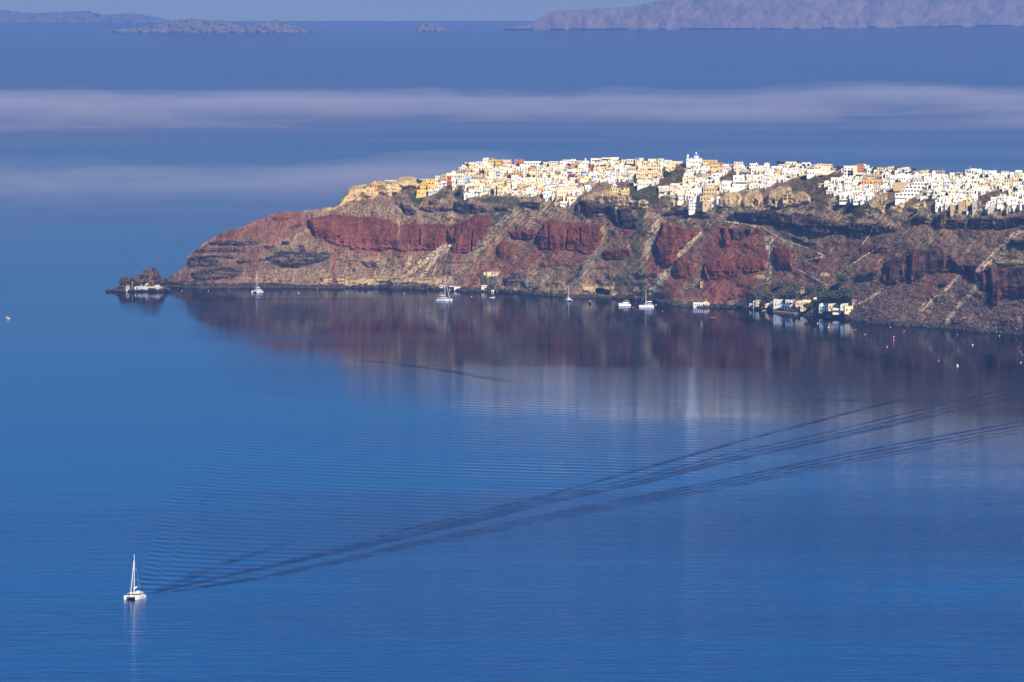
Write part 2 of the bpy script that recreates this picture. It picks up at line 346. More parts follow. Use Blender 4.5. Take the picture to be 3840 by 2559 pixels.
 (2, 'red', [(1070,910),(1190,900),(1170,950),(1110,962)], dict(cliff=4)),
 (2, 'red', [(880,1110),(1100,1090),(1140,1110),(1190,1190),(1050,1232),(900,1210),(860,1160)], dict(cliff=9)),
 (2, 'redtalus', [(170,1110),(500,1130),(780,1170),(620,1290),(300,1270),(60,1230)], dict(op=.8)),
 (2, 'redtalus', [(0,1250),(200,1150)], dict(width=90, op=.7)),
 (2, 'red', [(1490,830),(1600,850),(1750,900),(1900,920),(1840,980),(1720,1090),(1640,1170),(1600,1270),(1480,1310),(1430,1250),(1440,1160),(1400,1080),(1440,980),(1480,920)], dict(cliff=16, veg=0)),
 (2, 'redtalus', [(1370,1170),(1430,1260),(1490,1310),(1320,1490),(1340,1300)], dict()),
 (2, 'redtalus', [(2100,980),(1860,1330),(1930,1270),(2240,1130)], dict(op=.8)),
 (2, 'redtalus', [(1600,1270),(1850,1340),(2300,1400),(2400,1620),(1460,1620)], dict(op=.85)),
 (2, 'red', [(1610,1230),(1700,1200),(1830,1260),(1850,1340),(1790,1390),(1700,1422),(1620,1400)], dict(cliff=12)),
 (2, 'darkred', [(1930,1270),(2070,1200),(2190,1200),(2300,1210),(2300,1395),(2060,1420),(1940,1442),(1920,1350)], dict(cliff=10)),
 (2, 'red', [(2110,880),(2180,880),(2185,1000),(2140,1090),(2100,980)], dict(cliff=8)),
 (2, 'pale', [(1890,955),(1680,1170)], dict(width=46)),
 (2, 'pale', [(1590,1310),(1480,1420),(1380,1545)], dict(width=75)),
 (2, 'tantalus', [(1450,800),(1400,900),(1320,1180)], dict(width=90)),
 (2, 'greytalus', [(900,1050),(700,1290),(560,1500)], dict(width=80)),
 (2, 'greytalus', [(1900,1400),(1700,1560)], dict(width=60)),
 (2, 'tantalus', [(1300,750),(1450,770)], dict(width=60, op=.8)),
 (2, 'tantalus', [(880,880),(900,1000)], dict(width=60, op=.7)),
 (2, 'greytalus', [(1060,1300),(1360,1280),(1340,1500),(1000,1560)], dict(op=.6)),
 (2, 'green', [(1110,420),(1200,395),(1460,450),(1520,520),(1350,620),(1290,800),(1250,1000),(1270,1200),(1160,1200),(1170,980),(1240,800),(1240,640)], dict(veg=1.3)),
 (2, 'green', [(1160,1200),(1260,1200),(1300,1500),(1050,1560),(980,1500)], dict(op=.5, veg=1)),
 (2, 'tan', [(1255,600),(1330,600),(1345,660),(1300,690),(1250,660)], dict(cliff=5)),
 (2, 'tan', [(1500,640),(1600,570),(1640,600),(1720,600),(1660,680),(1480,712)], dict(cliff=8)),
 (2, 'tan', [(2050,640),(2090,560),(2180,510),(2260,500),(2260,680),(2060,682)], dict(cliff=9)),
 (2, 'tan', [(1690,700),(1740,600),(1800,560),(1800,690)], dict(cliff=3)),
 (2, 'dark', [(1470,740),(1640,678),(1720,690),(2000,760),(2010,792),(1760,762),(1640,750),(1560,765)], dict(cliff=8)),
 (2, 'dark', [(2120,822),(2240,750),(2240,822)], dict(cliff=8)),
 (2, 'scrub', [(1440,440),(1500,360),(1620,250),(1720,235),(1745,320),(1640,392),(1500,442)], dict(veg=.7)),
 (2, 'tantalus', [(1790,790),(1870,850)], dict(width=50, op=.7)),
 (2, 'dark', [(200,1285),(400,1280),(570,1285)], dict(width=16, cliff=3)),
 (2, 'dark', [(790,1300),(930,1302)], dict(width=16, cliff=3)),
 (2, 'dark', [(650,1295),(600,1330),(600,1390),(510,1450)], dict(width=40)),
 (2, 'dark', [(740,1400),(930,1404)], dict(width=9)),
 (2, 'dark', [(90,1385),(220,1380)], dict(width=9)),
 (2, 'greystrata', [(0,1430),(240,1440),(220,1545),(60,1545)], dict(cliff=4)),
 (2, 'tanstrata', [(260,1450),(480,1440),(480,1568),(260,1568)], dict(cliff=4)),
 (2, 'tanstrata', [(640,1480),(980,1490),(960,1568),(640,1568)], dict(cliff=3)),
 # --- right of centre (3)
 (3, 'redtalus', [(0,760),(120,690),(480,680),(520,740),(510,800),(530,900),(500,1060),(430,1200),(200,1335),(0,1340)], dict(veg=.15)),
 (3, 'red', [(0,990),(210,945),(340,920),(500,960),(500,1055),(300,1080),(190,1130),(0,1120)], dict(cliff=10, veg=0)),
 (3, 'red', [(120,690),(180,690),(190,850),(150,850)], dict(cliff=8)),
 (3, 'darkred', [(200,690),(470,680),(480,720),(370,750),(300,790),(210,790)], dict(cliff=9)),
 (3, 'red', [(570,850),(700,840),(740,900),(745,1040),(620,1060),(590,1000)], dict(cliff=10, veg=0)),
 (3, 'redtalus', [(880,930),(1020,860),(1060,900),(1000,1000),(860,1050),(780,1040)], dict(op=.8)),
 (3, 'darkred', [(870,930),(1000,930),(990,985),(960,980)], dict(cliff=3)),
 (3, 'red', [(1320,850),(1460,820),(1499,850),(1400,900),(1320,912)], dict(cliff=5)),
 (3, 'red', [(1180,890),(1240,890),(1240,920),(1190,922)], dict(cliff=3)),
 (3, 'darkred', [(1250,950),(1340,940),(1330,980),(1240,982)], dict(cliff=3)),
 (3, 'pale', [(500,750),(570,760),(570,870),(580,1000),(545,1150),(500,1170),(560,1000),(520,880)], dict()),
 (3, 'tantalus', [(540,1150),(440,1280)], dict(width=20, op=.7)),
 (3, 'tan', [(90,430),(190,365),(290,380),(315,440),(280,492),(150,512),(80,490)], dict(cliff=8, veg=.1)),
 (3, 'tan', [(300,430),(360,350),(430,335),(480,420),(440,500),(300,512)], dict(cliff=8, veg=.1)),
 (3, 'tan', [(530,380),(640,320),(720,330),(740,400),(830,365),(900,400),(885,462),(700,500),(600,512),(490,492)], dict(cliff=10, veg=.1)),
 (3, 'tan', [(1040,460),(1090,415),(1140,430),(1155,482)], dict(cliff=6)),
 (3, 'tan', [(1380,490),(1430,420),(1499,395),(1540,560),(1400,545)], dict(cliff=8)),
 (3, 'scrub', [(700,280),(860,235),(1050,255),(1060,400),(1000,470),(900,450),(885,370),(740,360)], dict(veg=1)),
 (3, 'green', [(1150,500),(1380,470),(1390,560),(1200,562)], dict(veg=1)),
 (3, 'green', [(50,510),(130,500),(130,560),(60,552)], dict(veg=1)),
 (3, 'green', [(900,470),(1040,460),(1030,522),(920,512)], dict(op=.6, veg=1)),
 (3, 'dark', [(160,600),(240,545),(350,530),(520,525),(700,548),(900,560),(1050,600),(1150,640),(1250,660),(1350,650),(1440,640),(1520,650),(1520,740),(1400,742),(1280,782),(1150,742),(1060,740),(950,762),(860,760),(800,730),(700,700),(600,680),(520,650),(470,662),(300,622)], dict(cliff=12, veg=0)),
 (3, 'brown', [(540,580),(700,600),(850,640),(840,660),(680,630),(540,610)], dict(op=.7)),
 (3, 'brown', [(900,690),(1100,700),(1100,720),(900,715)], dict(op=.7)),
 (3, 'dark', [(720,740),(850,790),(930,800),(960,832),(860,832),(760,792)], dict(cliff=5)),
 (3, 'tan', [(990,1085),(1130,1098)], dict(width=26)),
 (3, 'tan', [(430,1095),(500,1110)], dict(width=30)),
 (3, 'tan', [(1165,570),(1245,575)], dict(width=22)),
 (3, 'scrub', [(560,1150),(1050,1180),(1300,1250),(1300,1335),(300,1335),(450,1200)], dict(veg=.8)),
 # --- right (4)
 (4, 'boulder', [(0,1150),(700,1030),(1000,1100),(1200,1300),(1499,1300),(1700,1300),(1700,1600),(0,1500)], dict(veg=.15)),
 (4, 'redtalus', [(520,1110),(820,1010),(960,1020),(700,1250),(500,1300)], dict(op=.5)),
 (4, 'tan', [(130,480),(230,355),(310,345),(330,400),(250,512),(180,522),(130,502)], dict(cliff=8, veg=.1)),
 (4, 'tan', [(290,500),(400,370),(440,385),(460,440),(440,492),(350,522)], dict(cliff=7, veg=.1)),
 (4, 'tan', [(480,480),(520,440),(640,395),(650,472),(540,492)], dict(cliff=6)),
 (4, 'tan', [(850,520),(870,460),(960,405),(1000,420),(990,502),(900,512)], dict(cliff=8)),
 (4, 'tan', [(1080,420),(1170,345),(1230,335),(1205,440),(1180,482),(1100,482)], dict(cliff=5, veg=.6)),
 (4, 'green', [(0,450),(120,430),(130,500),(60,562),(0,562)], dict(veg=1)),
 (4, 'green', [(430,620),(520,560),(560,600),(500,652)], dict(veg=1)),
 (4, 'green', [(370,680),(440,670),(430,730),(360,740)], dict(veg=1, op=.6)),
 (4, 'dark', [(0,590),(100,588),(200,600),(370,610),(420,640),(400,672),(200,692),(90,690),(0,732)], dict(cliff=11)),
 (4, 'dark', [(510,580),(560,520),(650,540),(670,602),(600,612)], dict(cliff=9)),
 (4, 'dark', [(700,640),(730,540),(830,490),(840,560),(1000,560),(1010,642),(820,642),(740,662)], dict(cliff=11)),
 (4, 'dark', [(1000,560),(1100,530),(1300,550),(1560,530),(1560,592),(1330,652),(1200,652),(1020,642)], dict(cliff=11)),
 (4, 'tanstrata', [(740,600),(810,530),(820,580),(800,620)], dict(op=.8)),
 (4, 'red', [(80,800),(230,770),(290,780),(250,832),(80,872)], dict(cliff=4)),
 (4, 'brown', [(250,740),(600,640),(1000,660),(1300,660),(1200,800),(900,880),(600,800)], dict(op=.4)),
 (4, 'darkred', [(290,930),(440,870),(540,815),(720,828),(820,880),(920,890),(970,960),(1060,940),(1180,950),(1225,1060),(1225,1205),(1140,1190),(1080,1120),(980,1080),(960,1022),(820,1012),(640,1042),(520,1112),(460,1090),(360,1132),(250,1090),(300,1010)], dict(cliff=14, veg=0)),
 (4, 'dark', [(20,1110),(60,1030),(240,1010),(230,1082),(130,1112)], dict(cliff=9)),
 (4, 'darkred', [(1180,960),(1300,980),(1600,960),(1600,1250),(1400,1242),(1300,1242),(1290,1302),(1220,1322),(1170,1272),(1200,1180)], dict(cliff=14, veg=0)),
 (4, 'dark', [(1340,780),(1400,730),(1600,715),(1600,800),(1380,802)], dict(cliff=9)),
 (4, 'dark', [(750,1120),(800,1090),(840,1110),(830,1150),(770,1155)], dict(cliff=4)),
 (4, 'pale', [(1560,600),(1400,700),(1230,860),(1100,1010)], dict(width=36)),
 (4, 'pale', [(1100,1120),(900,1350),(810,1465)], dict(width=40)),
 (4, 'pale', [(950,1040),(780,1200),(600,1350)], dict(width=30, op=.8)),
 (4, 'pale', [(240,1180),(80,1290)], dict(width=26)),
 (4, 'tantalus', [(660,680),(580,750)], dict(width=24, op=.8)),
 (4, 'tantalus', [(1050,780),(960,900)], dict(width=24, op=.6)),
 (4, 'tanstrata', [(1240,920),(1560,905),(1560,965),(1270,972)], dict(cliff=3)),
]
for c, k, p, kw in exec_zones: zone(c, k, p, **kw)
# waterline rock: black wet lava along the whole shore
band = gy - (np.broadcast_to(YS[None, :], GX.shape).ravel() - np.interp(gx, [600, 1000, 1250, 2000, 3100, 3300, 4000], [22, 16, 11, 9, 9, 14, 16]) * (1 + .6 * fbm(gx / 20, gy / 12, 3, 91)))
wgt = sstep(band, -1.5, 1.5)
COL += (pal('dark', _s) * .8 - COL) * wgt[:, None]; VEG *= 1 - wgt
# bare ground under the town is pale where walls and yards cover it
TOWN = [[(1636,705),(1650,665),(1690,655),(1735,625),(1810,605),(1900,600),(2030,600),(2170,600),(2340,600),(2440,600),(2560,610),(2565,628),(2520,640),(2500,655),(2480,690),(2430,702),(2385,700),(2370,685),(2330,680),(2290,690),(2250,680),(2215,705),(2180,735),(2140,770),(2096,772),(2092,750),(2060,750),(2030,722),(1990,742),(1930,738),(1850,735),(1800,732),(1740,742),(1737,715),(1700,710),(1690,692),(1650,700)],
 [(2568,620),(2700,606),(2900,612),(3000,610),(3150,624),(3160,640),(3100,660),(3000,662),(2950,680),(2880,705),(2800,718),(2700,722),(2690,780),(2640,780),(2632,794),(2578,785),(2590,745),(2560,745),(2490,742),(2472,725),(2475,700),(2530,695),(2570,670)],
 [(3160,640),(3250,634),(3420,648),(3560,650),(3620,646),(3840,650),(4080,654),(4080,780),(3700,795),(3705,760),(3780,720),(3700,730),(3660,755),(3560,785),(3500,790),(3510,745),(3440,750),(3350,745),(3340,725),(3290,735),(3240,762),(3150,760),(3120,720),(3070,690),(3110,680),(3160,668)]]
for P in TOWN:
    s = np.nonzero(gy < 800)[0]
    d = sdf_poly(P, wx[s], wy[s]); wgt = sstep(d, 1, 5)
    c = ramp2((.22, .17, .12), (.70, .62, .50), tmix(n_fine[s] + .4 * n_mid[s], -.35, .35))
    COL[s] += (c - COL[s]) * wgt[:, None]; VEG[s] *= 1 - .9 * wgt
# hill of scrub among the houses
zone('C', 'scrub', [(430,700),(560,520),(760,350),(960,360),(940,480),(860,640),(650,690),(520,700)], veg=.9)
zone('C', 'scrub', [(1540,640),(1700,520),(1830,400),(1930,400),(1900,590),(1700,600)], veg=.6)
zone('C', 'scrub', [(1080,420),(1180,370),(1190,460),(1090,470)], veg=.5)
zone('D', 'scrub', [(880,470),(1080,420),(1440,420),(1630,360),(1800,380),(1750,460),(1600,500),(1500,580),(1350,640),(1400,800),(1300,1000),(1230,800),(1150,680),(900,600)], veg=1)
zone('E', 'scrub', [(590,830),(640,730),(880,735),(760,850),(560,1050),(440,1100),(560,950)], veg=.7)
zone('F', 'scrub', [(830,880),(1000,800),(1350,730),(1300,800),(1150,900),(1040,1010),(900,1080),(850,980)], veg=.6)
# general relief
edge = sstep(np.broadcast_to((YS - YT)[None, :], GX.shape).ravel(), 6, 60)
town_soft = 1 - .75 * sstep(760 - gy, 0, 60) * (gx > 1560)
REL += edge * town_soft * (9.0 * n_big + 2.6 * n_mid + 1.6 * n_str * (1 - KC) + .6 * n_fine + KC * (1.0 * n_fine + .9 * n_lay))
# caves: real hollows
def hollow(crop, pts, depth):
    P = px(crop, pts); a = np.asarray(P)
    s = np.nonzero((gx > a[:, 0].min() - 4) & (gx < a[:, 0].max() + 4) & (gy > a[:, 1].min() - 4) & (gy < a[:, 1].max() + 4))[0]
    REL[s] += depth * sstep(sdf_poly(P, gx[s], gy[s]), -.8, 1.2)
hollow(7, [(630,165),(700,148),(770,170),(830,180),(830,240),(760,245),(700,225),(650,230)], 22)
hollow(1, [(757,525),(765,508),(780,512),(780,540),(757,545)], 8); hollow(1, [(786,520),(795,510),(805,515),(803,535),(788,535)], 8)
hollow(1, [(445,462),(460,452),(475,462),(470,472),(448,472)], 8); hollow(1, [(175,975),(190,962),(210,970),(205,980),(180,982)], 6)
for P in ([(300,770),(330,700),(370,700),(345,760)], [(120,700),(145,690),(140,790),(120,760)], [(205,700),(228,700),(225,785),(205,785)]): hollow(3, P, 9)
for P in ([(1040,900),(1055,900),(1050,1060),(1035,1060)], [(1395,880),(1430,840),(1420,920),(1395,1030)], [(1590,940),(1605,920),(1595,1125),(1575,1125)], [(1475,840),(1495,830),(1485,950),(1470,950)], [(1345,880),(1365,850),(1370,900),(1350,920)]): hollow(1, P, 8)
for P in ([(490,910),(505,900),(490,1105),(468,1105)], [(290,860),(305,860),(305,1110),(288,1110)], [(618,880),(642,880),(640,1040),(622,1050)], [(630,610),(680,600),(690,720),(630,730)], [(1010,690),(1050,700),(1060,870),(1020,800)]): hollow(2, P, 9)
for P in ([(455,960),(480,880),(530,870),(520,1000),(520,1100),(460,1060)], [(820,890),(860,880),(850,990),(820,990)], [(1150,1000),(1210,1000),(1225,1200),(1160,1190)], [(300,1010),(330,960),(340,1080),(300,1100)], [(970,960),(1030,970),(1080,1100),(1000,1080)]): hollow(4, P, 10)
for P in ([(110,940),(160,850),(220,890),(220,980),(150,1000)], [(310,960),(320,880),(380,820),(400,870),(390,960)], [(475,910),(520,840),(545,960),(510,950)]): hollow('D', P, 9)
REL = np.where(np.broadcast_to(T[:, None] < .015, GX.shape).ravel(), REL * .2, REL)
taper = sstep(1 - np.broadcast_to(T[:, None], GX.shape).ravel(), 0, .04)
GD = GD + (REL * (.25 + .75 * taper)).reshape(GX.shape)
PX, PY, PZ = world(GX, GY, GD)
rows = [np.stack([PX, PY, PZ], -1)]
cols = [COL.reshape(NR, len(XS), 3)]
def xrow(dD, z, y):
    D = y + dD; rx = ray(XS, YT)[0]; return np.stack([rx * D, D, z + 0 * D], -1)[None]
hgt = PZ[-1]
back = []
for dD, f in ((8, .99), (30, .97), (120, .9), (300, .72), (600, .4), (1000, .1), (1300, -.25)):
    zz = hgt * f - (20 if f < 0 else 0) + 2 * fbm(XS / 40, XS * 0 + dD, 3, 5)
    back.append(xrow(dD, np.minimum(zz, hgt - .5 - .1 * dD), GD[-1]))
front = []
for dD, dz in ((-60, -30), (-14, -8)):
    D = GD[0] + dD; rx = ray(XS, YS)[0]; front.append(np.stack([rx * D, D, PZ[0] + dz], -1)[None])
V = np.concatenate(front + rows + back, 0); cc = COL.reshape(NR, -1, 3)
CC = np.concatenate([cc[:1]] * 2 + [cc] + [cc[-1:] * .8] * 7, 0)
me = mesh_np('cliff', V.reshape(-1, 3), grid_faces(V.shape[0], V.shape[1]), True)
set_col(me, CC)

def rock_material(name, scale=.35, bump=.6):
    m = bpy.data.materials.new(name); m.use_nodes = True; n = m.node_tree.nodes; l = m.node_tree.links
    b = n['Principled BSDF']; b.inputs['Roughness'].default_value = 1.0; b.inputs['Specular IOR Level'].default_value = 0.1
    at = n.new('ShaderNodeVertexColor'); at.layer_name = 'Col'
    g = n.new('ShaderNodeNewGeometry')
    nz = n.new('ShaderNodeTexNoise'); nz.inputs['Scale'].default_value = scale; nz.inputs['Detail'].default_value = 6; nz.inputs['Roughness'].default_value = .65
    l.new(g.outputs['Position'], nz.inputs['Vector'])
    mr = n.new('ShaderNodeMapRange'); mr.inputs[1].default_value = .3; mr.inputs[2].default_value = .7; mr.inputs[3].default_value = .72; mr.inputs[4].default_value = 1.3
    l.new(nz.outputs['Fac'], mr.inputs[0])
    mx = n.new('ShaderNodeVectorMath'); mx.operation = 'SCALE'; l.new(at.outputs[0], mx.inputs[0]); l.new(mr.outputs[0], mx.inputs['Scale']); l.new(mx.outputs[0], b.inputs['Base Color'])
    bp = n.new('ShaderNodeBump'); bp.inputs['Strength'].default_value = bump; bp.inputs['Distance'].default_value = 1.5
    l.new(nz.outputs['Fac'], bp.inputs['Height']); l.new(bp.outputs[0], b.inputs['Normal'])
    return m
rock_m = rock_material('volcanic_rock')
me.materials.append(rock_m)
link('cliff_terrain', me, 'structure')
print('cliff verts', len(me.vertices))

def ground(x, y, lift=0.0):
    """point of the cliff surface seen at photograph pixel (x, y); lift moves it that many metres towards the viewer"""
    i = np.interp(x, XS, np.arange(len(XS))); i0 = int(min(max(i, 0), len(XS) - 2)); f = i - i0
    def D(k):
        t = np.clip((YS[k] - y) / (YS[k] - YT[k]), 0, 1) * (NR - 1); j = int(min(t, NR - 2)); g = t - j
        return GD[j, k] * (1 - g) + GD[j + 1, k] * g
    d = D(i0) * (1 - f) + D(i0 + 1) * f - lift
    return Vector(world(x, y, d))

# ------------------------------------------------------------------ rock islet with its own surface
def island(name, outline, base_y, D0, run, seed, c1, c2, rough=6.0, nr=60, step=3.0, kind='structure', back=200, dens=1.0, maxz=None):
    ox, oy = zip(*outline); xs = np.arange(ox[0], ox[-1] + step, step)
    yt = np.interp(xs, ox, oy); by = np.interp(xs, *zip(*base_y)) if isinstance(base_y, list) else np.full(len(xs), base_y)
    yt = yt + 1.2 * fbm(xs / 9, xs * 0 + seed, 3, seed); yt = np.minimum(yt, by - .8)
    t = np.linspace(0, 1, nr)[:, None]
    if D0 is None: D0 = np.minimum(smooth1(sea_D(xs, by), 40), 52000)[None, :]
    X = np.broadcast_to(xs, (nr, len(xs))); Y = by + (yt - by) * t
    n1 = fbm(X / (18 * dens), Y / (14 * dens), 4, seed + 1); n2 = fbm(X / (5 * dens), Y / (5 * dens), 3, seed + 5)
    ridge = 1 - 2 * np.abs(fbm((X + .6 * Y) / (30 * dens), Y / (60 * dens), 4, seed + 9))
    D = D0 + run * (by - Y) + rough * (n1 * 1.4 + n2 * .5 - ridge * 1.2) * sstep(by - Y, 0, 6)
    P = np.stack(world(X, Y, D), -1)
    bk = []
    for dd, f in ((back * .15, .8), (back * .5, .4), (back, -.3)):
        q = P[-1].copy(); q[:, 1] += dd; q[:, 0] *= q[:, 1] / (q[:, 1] - dd); sz = sea_z(q[:, 0], q[:, 1]); q[:, 2] = sz + (q[:, 2] - sz) * f - (5 if f < 0 else 0); bk.append(q[None])
    fr = P[:1].copy(); fr[:, :, 1] -= 10; fr[:, :, 2] -= max(6, rough * .8)
    V = np.concatenate([fr, P] + bk, 0)
    k = tmix(.6 * n1 + .7 * n2, -.4, .5).ravel(); c = ramp2(c1, c2, k).reshape(nr, -1, 3)
    c = np.concatenate([c[:1], c] + [c[-1:]] * 3, 0)
    me = mesh_np(name, V.reshape(-1, 3), grid_faces(V.shape[0], V.shape[1]), True); set_col(me, c); me.materials.append(rock_m)
    o = link(name, me, kind)
    return o, (xs, by, yt, D)
isl = px(5, [(45,1246),(80,1238),(130,1215),(165,1200),(195,1110),(205,1098),(230,1090),(360,1090),(385,1062),(415,1055),(440,1008),(470,1012),(520,994),(560,1010),(585,1030),(600,1060),(603,1078),(635,1108),(645,1150),(665,1190),(690,1222),(700,1226)])
islbase = px(5, [(45,1248),(180,1250),(350,1243),(470,1241),(560,1238),(660,1230),(700,1228)])
_, ISL = island('rock_islet', isl, islbase, float(sea_D(520, 1094)), .30, 200, (.03, .025, .028), (.19, .115, .085), 6.0, 70, 1.6, back=60)
def islet(x, y, lift=0.0):
    xs, by, yt, D = ISL; i = int(np.clip(np.interp(x, xs, np.arange(len(xs))), 0, len(xs) - 1)); t = np.clip((by[i] - y) / (by[i] - yt[i]), 0, 1) * (D.shape[0] - 1)
    return Vector(world(x, y, D[int(t), i] - lift))

# ------------------------------------------------------------------ islands on the horizon
far1, far2 = (.20, .15, .14), (.40, .28, .23)
island('distant_island', [(380,122),(392,121),(457,110),(571,98),(653,78),(718,69),(783,77),(840,77.5),(906,98),(963,90),(1036,75),(1077,86),(1167,118),(1180,122)], 122.5, 39900, 9, 300, (.17, .15, .15), (.28, .23, .21), 70, 50, 3.0, back=1500)  # rock colours kept low in contrast, painting in some distance haze
island('distant_island', [(1545,118),(1559,117),(1591,92),(1624,87),(1656,100),(1689,117),(1700,118)], 118.5, 41000, 9, 320, (.17, .15, .15), (.30, .24, .22), 60, 40, 3.0, back=500)
island('distant_island', [(1880,112),(1920,104),(1969,100),(2026,66),(2067,41),(2110,40),(2165,37),(2280,31),(2377,24),(2430,12),(2491,0),(2560,-8),(2700,-14),(2900,-8),(3000,-2),(3150,-16),(3350,-34),(3600,-60),(3840,-50),(4200,-40)],
       [(1880,113),(2817,110),(3430,103),(3840,98),(4200,95)], None, 30, 340, far1, far2, 260, 120, 4.0, back=5000, dens=3.2)
island('distant_island', [(-300,60),(-100,45),(0,37),(130,50),(245,44),(326,41),(392,57),(490,49),(587,65),(640,77)], 92, 56000, 40, 360, (.17, .16, .17), (.26, .23, .22), 400, 40, 5.0, back=4000, dens=1.8)  # muted colours again carry part of the haze
# ------------------------------------------------------------------ the sea, one curved sheet to beyond the horizon
NA = 288; rad = np.concatenate([[1.0], np.geomspace(300, 75000, 240)])
ang = np.linspace(0, 2 * math.pi, NA, endpoint=False)
R_, A_ = np.meshgrid(rad, ang, indexing='ij')
V = np.stack([R_ * np.sin(A_), R_ * np.cos(A_), -(R_ ** 2) / (2 * RE)], -1)
i = np.arange(len(rad) * NA).reshape(len(rad), NA); j = np.roll(i, -1, 1)
F = np.stack([i[:-1], i[1:], j[1:], j[:-1]], -1).reshape(-1, 4)
sea_me = mesh_np('sea', V.reshape(-1, 3), F, True)

class N:
    """terse maths on shader sockets"""
    def __init__(s, t): s.t = t
    def m(s, op, a, b=None, c=None, clamp=False):
        n = s.t.nodes.new('ShaderNodeMath'); n.operation = op; n.use_clamp = clamp
        for i, v in enumerate((a, b, c)):
            if v is None: continue
            if isinstance(v, (int, float)): n.inputs[i].default_value = v
            else: s.t.links.new(v, n.inputs[i])
        return n.outputs[0]
    def noise(s, vec, scale, detail=3, rough=.55, mapping=None):
        if mapping:
            mp = s.t.nodes.new('ShaderNodeMapping'); mp.inputs['Scale'].default_value = mapping[0]; mp.inputs['Rotation'].default_value = (0, 0, mapping[1]); s.t.links.new(vec, mp.inputs[0]); vec = mp.outputs[0]
        n = s.t.nodes.new('ShaderNodeTexNoise'); n.inputs['Scale'].default_value = scale; n.inputs['Detail'].default_value = detail; n.inputs['Roughness'].default_value = rough
        s.t.links.new(vec, n.inputs['Vector']); return n.outputs['Fac']
    def ramp(s, v, a, b, c=0.0, d=1.0, smooth=True):
        n = s.t.nodes.new('ShaderNodeMapRange'); n.interpolation_type = 'SMOOTHSTEP' if smooth else 'LINEAR'
        for i, q in enumerate((a, b, c, d)): n.inputs[i + 1].default_value = q
        s.t.links.new(v, n.inputs[0]); return n.outputs[0]

